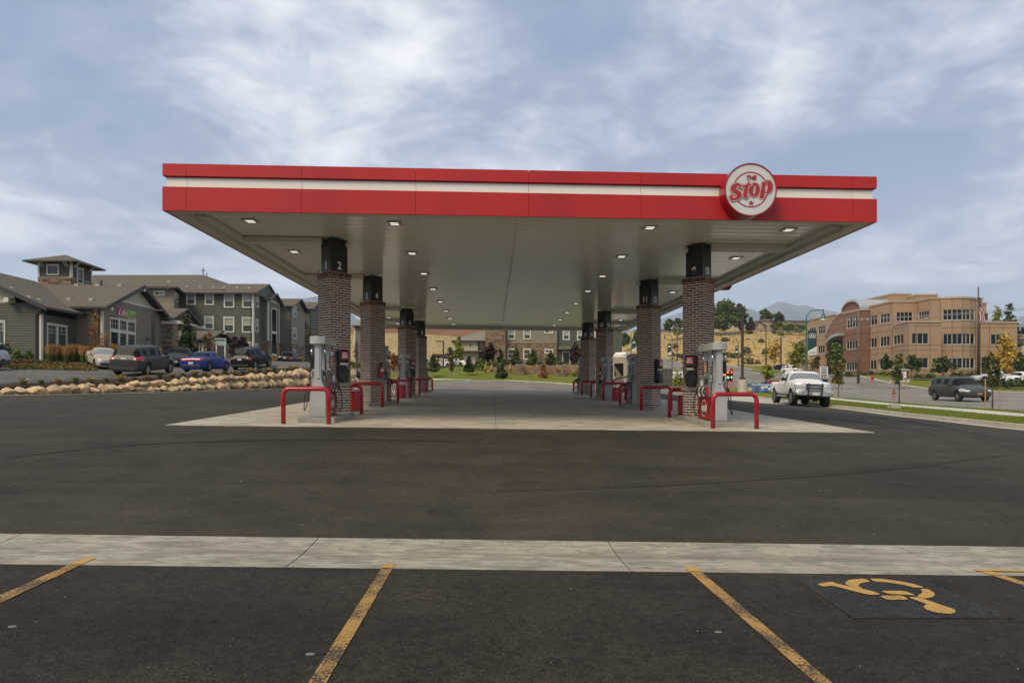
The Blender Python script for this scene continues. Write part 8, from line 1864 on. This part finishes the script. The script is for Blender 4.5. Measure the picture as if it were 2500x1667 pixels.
b.v = V; b.f = F_; b.m = [0]*len(F_); o = b.build('verge_grass', mat('verge_blade', (.15, .175, .030), .8, island=.35, spec=.1)); tag(o, 'short mown grass blades on the street verge at the right', 'grass', kind='stuff')
# ------------------------------------------------------------------ street lamps, poles, signs
M_lampg = mat('lamp_green', (.018, .075, .055), .35, coat=.3); M_globe = mat('lamp_globe', (.62, .63, .60), .15, coat=.5); M_pole = mat('bronze_pole', (.055, .042, .034), .5); M_wood = mat('weathered_wood', (.15, .105, .075), .9, var=.25, vscale=3)
M_bang = mat('banner_green', (.012, .055, .045), .6); M_banw = mat('banner_white', (.66, .66, .62), .6)
def street_lamp(label, px, Y, top_py, base_py=None, side=1, banner=True, blank=False, dark=False, words=True):
    x, _ = XY(px, Y); z0 = W(px, base_py, Y).z if base_py else groundZ(x, Y); dx, dy = ray(px); H = W(px, top_py, Y).z-z0; m = M_pole if dark else M_lampg
    t = empty('street_lamp', (x, Y, z0), label=label, cat='street lamp', group='curved street lamps along the street'); R = H*.105
    b = MB(); b.tube([(0, 0, -.3), (0, 0, .5), (0, 0, .52), (0, 0, H-R)], [.13, .12, .085, .07], 10)
    b.tube([(side*(R-R*math.cos(a)), 0, H-R+R*math.sin(a)) for a in np.linspace(0, PI/2, 8)]+[(side*R*1.9, 0, H-.01)], .045, 8); b.tube([(side*R*1.9, 0, H+.12), (side*R*1.9, 0, H-.30)], [.03, .05], 8); b.build('pole', m, t, smooth=True)
    T = lambda X, Y_, Z: (X+side*R*1.9, Y_, Z+H)
    b = MB(); b.lathe([(.06, -.28), (.14, -.36), (.17, -.62), (.28, -.78), (.28, -.80)], 16, T); b.build('lamp_hood', m, t, smooth=True)
    b = MB(); b.lathe([(.26, -.80), (.24, -.95), (.14, -1.08), (.03, -1.12)], 16, T); b.build('lamp_globe', M_globe, t, smooth=True)
    if banner:
        bw, bh = .62*(H/7.5)*1.25, H*.285; zb = H*.62-bh*.5; s_ = side if not blank else -side
        bx = s_*(.14+bw/2)
        bn = MB(); bn.quad((bx-bw/2, 0, zb+bh*.18), (bx+bw/2, 0, zb+bh*.38), (bx+bw/2, 0, zb+bh), (bx-bw/2, 0, zb+bh)); bo = bn.build('banner', M_bang, t)
        b = MB(); b.quad((bx-bw/2, 0, zb), (bx+bw/2, 0, zb), (bx+bw/2, 0, zb+bh*.38), (bx-bw/2, 0, zb+bh*.18)); b.build('banner_foot', M_banw, bo)
        b = MB(); b.quad((bx-bw/2, -.004, zb+bh*.16), (bx+bw/2, -.004, zb+bh*.355), (bx+bw/2, -.004, zb+bh*.385), (bx-bw/2, -.004, zb+bh*.19)); b.build('banner_stripe', M_bang, bo)
        for z in (zb-.03, zb+bh+.03): b = MB(); b.tube([(0, 0, z), (bx+s_*bw/2, 0, z)], .018, 6); b.build('banner_arm', m, t)
        if words:
            text_mesh('banner_text', 'UVU', bw*.42, M_banw, bo, facing((bx, -.006, zb+bh*.77), (0, -1)), bold=.012, xs=.95, extrude=.001)
            for z in (.865, .695): b = MB(); b.box(bx-bw*.33, bx+bw*.33, -.008, -.005, zb+bh*z-.02, zb+bh*z+.02); b.build('banner_line', M_banw, bo)
            text_mesh('banner_text', 'OREM', bw*.22, M_bang, bo, facing((bx, -.006, zb+bh*.09), (0, -1)), bold=.002, xs=1.0, extrude=.001, space=1.15)
        else: b = MB(); b.box(bx-bw*.28, bx+bw*.28, -.008, -.005, zb+bh*.7, zb+bh*.85); b.build('banner_mark', M_banw, bo)
street_lamp('tall green street lamp with UVU and OREM banner behind the pickup', 1969, 62, 757, None, 1)
street_lamp('distant street lamp with banner at the foot of the golden hill', 1803, 160, 829, 891, -1, dark=True, words=False)
street_lamp('dark street lamp with banner between the two nearest right columns', 1641, 120, 817, 912, -1, dark=True, words=False)
street_lamp('thin far street lamp above the motorhome beside the third right column', 1541, 150, 806, 905, 1, dark=True, words=False)
def light_pole(label, px, Y, top_py, base_py, base=False, head=-1, r=.075):
    x, _ = XY(px, Y); dx, dy = ray(px); z0 = W(px, base_py, Y).z; H = W(px, top_py, Y).z-z0; t = empty('light_pole', (x, Y, z0), label=label, cat='light pole')
    b0 = 0
    if base:
        b = MB(); b0 = .78; b.lathe([(.31, -.2), (.31, b0-.02), (.29, b0)], 20); b.build('concrete_base', M_kerb, t); b = MB(); b.box(-.16, .16, -.16, .16, b0, b0+.12); b.build('base_cover', M_pole, t)
    b = MB(); b.box(-r, r, -r, r, b0, H); b.build('pole', M_pole, t, bevel=.01); b = MB(); b.box(min(head*.05, head*.95), max(head*.05, head*.95), -.18, .18, H-.12, H); b.build('lamp_head', M_pole, t, bevel=.02)
light_pole('square bronze parking-lot light pole on a round concrete base right of the canopy', 1812.5, 43, 750, 955, True)
light_pole('small dark light pole by the yellow tree left of the office', 1906.5, 140, 822, 893, head=1, r=.12); light_pole('dark light pole in front of the clubhouse porch', 374, 58, 756, 873, head=1, r=.11); light_pole('dark lamp post beside the silver saloon behind the lawn', 1082.5, 85, 832, 899, r=.09); light_pole('slim dark post by the bronze fascia under the second right column gap', 1207, 88, 884, 909, r=.04)
# wooden power poles with wires
def power_pole(label, px, Y, top_py, base_py):
    x, _ = XY(px, Y); z0 = W(px, base_py, Y).z; H = W(px, top_py, Y).z-z0; t = empty('power_pole', (x, Y, z0), label=label, cat='power pole', group='wooden power poles')
    b = MB(); b.tube([(0, 0, -.3), (0, 0, H)], [.20, .13], 10); b.build('pole', M_wood, t, smooth=True)
    b = MB(); b.box(-1.5, 1.5, -.08, .08, H-1.5, H-1.3); b.build('crossarm', M_wood, t)
    for q in (-1.35, -.5, .5, 1.35): b = MB(); b.lathe([(.05, H-1.3), (.07, H-1.15), (.03, H-1.05)], 8, lambda X, Y_, Z: (X+q, Y_, Z)); b.build('insulator', M_globe, t)
    b = MB(); b.tube([(-.5, 0, H-2.4), (.4, 0, H-2.2)], .05, 6); b.tube([(.0, 0, H-3.2), (.7, 0, H-2.9)], .04, 6); b.build('bracket', M_wood, t)
    return Vector((x, Y, z0+H))
pA = power_pole('leaning-looking wooden power pole on the golden slope', 1870, 150, 793, 905); pB = power_pole('tall wooden power pole in front of the red entrance tower', 2095.5, 92, 760, 931); pC = power_pole('far wooden power pole between the two nearest right columns', 1653, 185, 790, 882)
def wire(a, b_, sag, r=.02):
    m = MB(); m.tube([a.lerp(b_, t)-Vector((0, 0, sag*4*t*(1-t))) for t in np.linspace(0, 1, 13)], r, 4); return m
M_wire = mat('wire', (.30, .30, .29), .5)
wr0 = empty('power_lines', tuple(pB), label='thin pale overhead wires running between the wooden power poles', cat='power lines')
for q, dz in ((-1.35, -1.05), (1.35, -1.05), (0, -2.3), (0, -9.5)):
    for a, c in ((pC, pA), (pA, pB), (pB, Vector((86, 60, pB.z+2)))):
        wire(a+Vector((q, 0, dz)), c+Vector((q, 0, dz)), 1.0, .028).build('wire', M_wire, wr0, world=True)
# flagpole
x, Y = XY(2388.5, 82); z0 = W(2388.5, 926, 82).z; H = W(2388.5, 703, 82).z-z0; fp = empty('flagpole', (x, Y, z0), label='tall dark flagpole in front of the curved office bay', cat='flagpole')
b = MB(); b.tube([(0, 0, -.2), (0, 0, H)], [.18, .07], 10); b.build('pole', M_pole, fp, smooth=True); b = MB(); b.lathe([(.02, H), (.12, H+.08), (.12, H+.16), (.02, H+.22)], 12); b.build('ball', M_galv, fp, smooth=True)
fl = empty('flag', (x, Y, z0+H-1.0), label='United States flag hanging limp from the tall flagpole', cat='flag')
M_fr = mat('flag_red', (.35, .03, .04), .8); M_fw = mat('flag_white', (.60, .58, .56), .8); M_fb = mat('flag_blue', (.02, .03, .10), .8)
fw = W(2398, 800, 82).x-x; FH = W(0, 712, 82).z-W(0, 788, 82).z; n_ = 13
def fpt(u, v):   # limp flag: fabric gathered against the pole and falling away downwards
    xx = .08+u*(fw*(.75+1.25*v))+.04*math.sin(v*9+u*5); return (xx, .16*math.sin(u*11+v*3), -FH*(v*.80+u*.20*(1-.2*v))-.1*u)
for k in range(n_):
    m_ = M_fr if k % 2 == 0 else M_fw; b = MB(); a, c = k/n_, (k+1)/n_
    for i in range(10):
        u0, u1 = a, c; v0, v1 = i/10, (i+1)/10
        if v0 < .4 and k < 7: b.mi = 1
        else: b.mi = 0
        b.quad(fpt(u0, v0), fpt(u1, v0), fpt(u1, v1), fpt(u0, v1))
    b.build('stripe', [m_, M_fb], fl)
b = MB()
for i in range(4):
    for j in range(5):
        p = fpt(.06+.11*j*.9, .04+.085*i); b.box(p[0]-.04, p[0]+.04, p[1]-.06, p[1]-.05, p[2]-.04, p[2]+.04)
o = b.build('stars', M_fw, fl); o['kind'] = 'stuff'
# office monument sign, estate sign, hydrant
def box_thing(name, label, cat, px, Y, base_py): x, _ = XY(px, Y); z0 = W(px, base_py, Y).z; return empty(name, (x, Y, z0), label=label, cat=cat)
t = box_thing('monument_sign', 'brick monument sign with pale panel and stone cap on the office lawn', 'sign', 2197, 86, 934)
b = MB(); b.box(-1.15, 1.15, -.35, .35, .0, .45); b.build('stone_base', M_kerb, t); b = MB(); b.box(-1.05, 1.05, -.25, .25, .45, 1.65); b.build('brick_body', mat('sign_brick', (.16, .06, .04), .9, var=.3, vscale=9), t); b = MB(); b.prism([(-1.25, 1.65), (1.25, 1.65), (1.25, 1.78), (0, 1.92), (-1.25, 1.78)], -.32, .32, lambda X, Z, Y_: (X, Y_, Z)); b.build('cap', M_kerb, t); b = MB(); b.box(-.68, .68, -.29, -.25, .62, 1.5); b.build('panel', M_white, t)
for k in range(4): b = MB(); b.box(-.5+.1*(k % 2), .5-.1*(k % 2), -.30, -.292, 1.30-k*.18, 1.37-k*.18); b.build('panel_line', M_pole, t)
t = box_thing('estate_sign', 'white-framed blue lettered board on two posts at the office lawn', 'sign', 2011.5, 105, 921)
h_ = 1.75
for sx in (-.58, .58): b = MB(); b.box(sx-.06, sx+.06, -.05, .05, 0, h_); b.build('post', M_white, t)
b = MB(); b.box(-.52, .52, -.03, .03, .55, h_-.05); b.build('board', M_white, t)
for k, (z, h2) in enumerate(((1.50, .16), (1.18, .22), (.80, .26))): b = MB(); b.box(-.48, .48, -.036, -.031, z-h2/2, z+h2/2); b.build('blue_band', mat('board_blue', (.05, .07, .20), .5), t)
t = box_thing('fire_hydrant', 'small red fire hydrant on the office lawn left of the brick sign', 'hydrant', 2130, 88, 931); b = MB(); b.lathe([(.16, 0), (.16, .06), (.12, .08), (.12, .55), (.17, .58), (.15, .68), (.06, .76)], 12); b.tube([(-.22, 0, .42), (.22, 0, .42)], .07, 8); b.build('body', M_sign, t, smooth=True)
# small sign in a concrete block on the verge
x, Y = XY(2182.5, 31); t = empty('meter_post', (x, Y, lowZ(x, Y)+.12), label='small red and white notice on a post in a square concrete block on the verge', cat='sign')
b = MB(); b.box(-.20, .20, -.20, .20, -.1, .22); b.build('concrete_block', M_kerb, t, bevel=.01); b = MB(); b.tube([(0, 0, .2), (0, 0, .78)], .018, 6); b.build('post', M_galvd, t); b = MB(); b.box(-.07, .07, -.03, .0, .58, .76); b.build('red_plate', M_sign, t); b = MB(); b.box(-.04, .04, -.034, -.031, .62, .66); b.build('plate_mark', M_wht, t); b = MB(); b.box(-.065, .065, -.05, .04, .78, .94); b.build('meter_box', M_galvd, t, bevel=.02)
t = box_thing('post_sign', 'small teal and white lettered board on two posts before the low entrance wing', 'sign', 540, 72, 880)
for sx in (-.52, .40): b = MB(); b.box(sx-.05, sx+.05, -.05, .05, 0, 2.35); b.build('post', M_white, t)
b = MB(); b.box(-.66, .56, -.08, -.05, 1.62, 2.42); b.build('board', mat('board_teal', (.22, .42, .40), .5, col2=(.42, .55, .50), vscale=3), t)
b = MB(); b.box(-.5, .42, -.088, -.082, 2.12, 2.26); b.build('letter_band', M_lampg, t); b = MB(); b.box(-.62, .0, -.088, -.082, 1.68, 1.86); b.build('picture_band', M_bould, t)
# fuel price sign and banner on the verge
t = box_thing('price_sign', 'red fuel price sign with lit orange and green digits on a brick base', 'sign', 1768, 60, 950)
s_ = 60/1600; b = MB(); b.box(-.9, .9, -.3, .3, 0, .70); b.build('brick_base', mat('sign_brick2', (.22, .12, .085), .9, island=.3, col2=(.38, .27, .2), vscale=12), t); b = MB(); b.box(-.75, .75, -.22, .22, .70, 1.9+.02); b.build('cabinet', M_redk, t, bevel=.02)
for k, (z, col) in enumerate(((1.46, (1., .16, .03)), (.98, (.25, 1., .45)))):
    b = MB(); b.box(-.68, .68, -.236, -.222, z-.20, z+.20); b.build('display', M_dark, t)
    m_ = mat('led_digits_%d' % k, col, .5, emit=col, estr=1.6); text_mesh('digits', ('2.59', '2.59')[k], .44, m_, t, facing((.0, -.24, z), (0, -1)), bold=.012, extrude=.002); text_mesh('digits', '9', .20, m_, t, facing((.60, -.24, z+.10), (0, -1)), bold=.008, extrude=.002)
text_mesh('sign_text', 'UNLEADED', .17, M_wht, t, facing((.0, -.226, 1.775), (0, -1)), bold=.004, extrude=.002, xs=1.1); text_mesh('sign_text', 'DIESEL', .11, M_wht, t, facing((.1, -.226, 1.225), (0, -1)), bold=.003, extrude=.002)
x0, Y0 = XY(1824, 46.5); x1, Y1 = XY(1910, 45.8); z0 = W(1824, 958, 46.5).z
F = Face((x0, Y0), (x1, Y1)); hb = 20.5*46.5/1600/ray(1860)[1]
t = empty('banner', (x0, Y0, z0), label='blue fountain drink banner reading 89 cents on the verge behind the pickup', cat='banner'); M_bb = mat('banner_blue', (.025, .10, .22), .6, col2=(.05, .17, .32), vscale=1.5)
b = MB(); F.box(b, 0, F.L, z0+.05, z0+.05+hb, -.01, .01); b.build('sheet', M_bb, t, world=True)
for u in (0, F.L): b = MB(); F.box(b, u-.025, u+.025, z0-.2, z0+hb+.30, -.03, .0); b.build('post', M_galvd, t, world=True)
wtext('89\u00a2', F, F.L*.54, z0+.05+hb*.36, .015, .50, M_wht, t, bold=.014, extrude=.001); wtext('32oz PEPSI Fountain Special', F, F.L*.50, z0+.05+hb*.84, .015, .155, M_wht, t, extrude=.001, bold=.003)
for k, (u, w, col) in enumerate(((.08, .14, (.45, .42, .10)), (.18, .09, (.10, .16, .30)), (.29, .10, (.12, .05, .07)))): b = MB(); F.box(b, F.L*u-w, F.L*u+w, z0+.12, z0+hb*.62, .011, .016); b.build('cup_print', mat('cup_%d' % k, col, .5), t, world=True)
# ARC sign and grey fence panel beyond the second right column
t = box_thing('ground_sign', 'long white ground sign reading ARC between the two nearest right columns', 'sign', 1645, 80, 936); b = MB(); b.box(-1.6, 1.6, -.2, .2, .65, 1.45); b.build('panel', M_white, t, bevel=.02); b = MB(); b.box(-1.4, 1.4, -.25, .25, 0, .65); b.build('stone_base', M_stone, t); text_mesh('sign_text', 'ARC', .55, mat('navy_letters', (.06, .07, .14), .5), t, facing((-.1, -.21, 1.02), (0, -1)), bold=.0, extrude=.002)
t = box_thing('trash_enclosure', 'grey boarded enclosure panel right of the second right column', 'fence', 1621, 58, 944); 
for k in range(9): b = MB(); b.box(-1.0+k*.20, -1.0+k*.20+.18, -.03*(k % 2), .05, 0, 1.62); b.build('board', mat('fence_grey', (.10, .085, .07), .85, var=.15), t)
b = MB(); b.box(-1.0, .8, .05, .10, .3, .45); b.box(-1.0, .8, .05, .10, 1.2, 1.35); b.build('rail', M_pole, t)
# carports behind the lawn
def carport(px0, px1, Y, py, base_py, lab):
    x0, x1 = XY(px0, Y)[0], XY(px1, Y)[0]; z = HZ(py, (px0+px1)/2, Y); zb = HZ(base_py, (px0+px1)/2, Y); t = empty('carport', ((x0+x1)/2, Y, zb), label=lab, cat='carport', group='carports behind the lawn')
    b = MB(); b.box(x0, x1, Y, Y+6, z-.45, z-.05); b.build('roof', M_dkfas, t, world=True)
    for x in (x0+.6, (x0+x1)/2, x1-.6): b = MB(); b.box(x-.12, x+.12, Y+2.6, Y+2.85, zb-.3, z-.4); b.build('post', M_dkfas, t, world=True)
carport(1058, 1112, 112, 863.5, 893, 'long dark flat carport roof left of the cream house'); carport(900, 975, 104, 866, 893, 'dark flat carport roof between the second and third left columns')
# ------------------------------------------------------------------ mountains and haze
M_mt = mat('mountain_rock', (.17, .165, .155), .95, col2=(.055, .070, .065), vscale=.003, det=12, spec=.05)
def mountain(name, prof, Y, depth, seed, zbase=-20):
    r = np.random.default_rng(seed); P = sorted(prof); xs = np.linspace(P[0][0], P[-1][0], 150); ys = np.interp(xs, [p[0] for p in P], [p[1] for p in P]); rows = 26; V = []
    ph = r.uniform(0, 6, (8, 2)); 
    for j in range(rows):
        t = j/(rows-1)
        for i, (px, py) in enumerate(zip(xs, ys)):
            yy = Y-depth*(1-t); dx, dy = ray(px); x = Y*dx/dy; H = (950-py)/FOC*Y/dy
            rid = sum(math.sin(x*f+ph[k][0]+yy*f*.25)*a for k, (f, a) in enumerate(((.004, .5), (.009, .3), (.021, .18), (.05, .08))))
            h = H*(t**1.25)*(1+.16*rid*math.sin(PI*t))+(r.normal()*H*.006 if 0 < j < rows-1 else 0); V.append((x*(yy/Y)**.25, yy, zbase+CZ+h+20*0))
    n = len(xs); F_ = [(j*n+i, j*n+i+1, (j+1)*n+i+1, (j+1)*n+i) for j in range(rows-1) for i in range(n-1)]
    k = len(V); V += [(v[0], Y+500, zbase) for v in V[(rows-1)*n:rows*n]]; F_ += [((rows-1)*n+i, (rows-1)*n+i+1, k+i+1, k+i) for i in range(n-1)]
    b = MB(); b.v = V; b.f = F_; b.m = [0]*len(F_); return struct(b.build(name, [M_mt], smooth=True))
mountain('mountain_range', [(1480, 812), (1560, 795), (1621, 771), (1667, 755), (1700, 748), (1735, 738), (1775, 728), (1800, 738), (1824, 746), (1842, 752), (1851, 755.5), (1861, 752), (1880, 741), (1897, 732), (1908, 730), (1931, 737), (1950, 741), (1972, 740), (1982, 744.6), (1995, 748), (2059, 759), (2120, 768), (2200, 775), (2300, 770), (2400, 772), (2470, 777), (2500, 762), (2560, 740), (2700, 730)], 5600, 2300, 1)
mountain('foothill_range', [(1480, 845), (1600, 820), (1760, 790), (1900, 792), (1960, 776), (2000, 766), (2040, 764), (2100, 772), (2250, 790), (2400, 790), (2480, 782), (2560, 770), (2700, 775)], 3600, 1400, 2)
mountain('mountain_range', [(500, 900), (600, 790), (690, 742), (728, 727), (752, 720), (775, 718), (800, 722), (850, 750), (900, 800), (960, 850)], 5200, 1800, 3)
hz_b = MB(); hz_b.box(-4000, 5600, -300, 6200, -60, 860); hzo = hz_b.build('haze', [bpy.data.materials.new('haze_air')]); tag(hzo, 'thin blue haze over the valley that pales the mountains', 'haze', kind='stuff')
hm = hzo.data.materials[0]; hm.use_nodes = True; nt = hm.node_tree; nt.nodes.clear(); ou = nt.nodes.new('ShaderNodeOutputMaterial'); pv = nt.nodes.new('ShaderNodeVolumePrincipled'); pv.inputs['Color'].default_value = (.70, .83, 1, 1); pv.inputs['Density'].default_value = .00015; pv.inputs['Anisotropy'].default_value = .0; nt.links.new(pv.outputs[0], ou.inputs['Volume'])
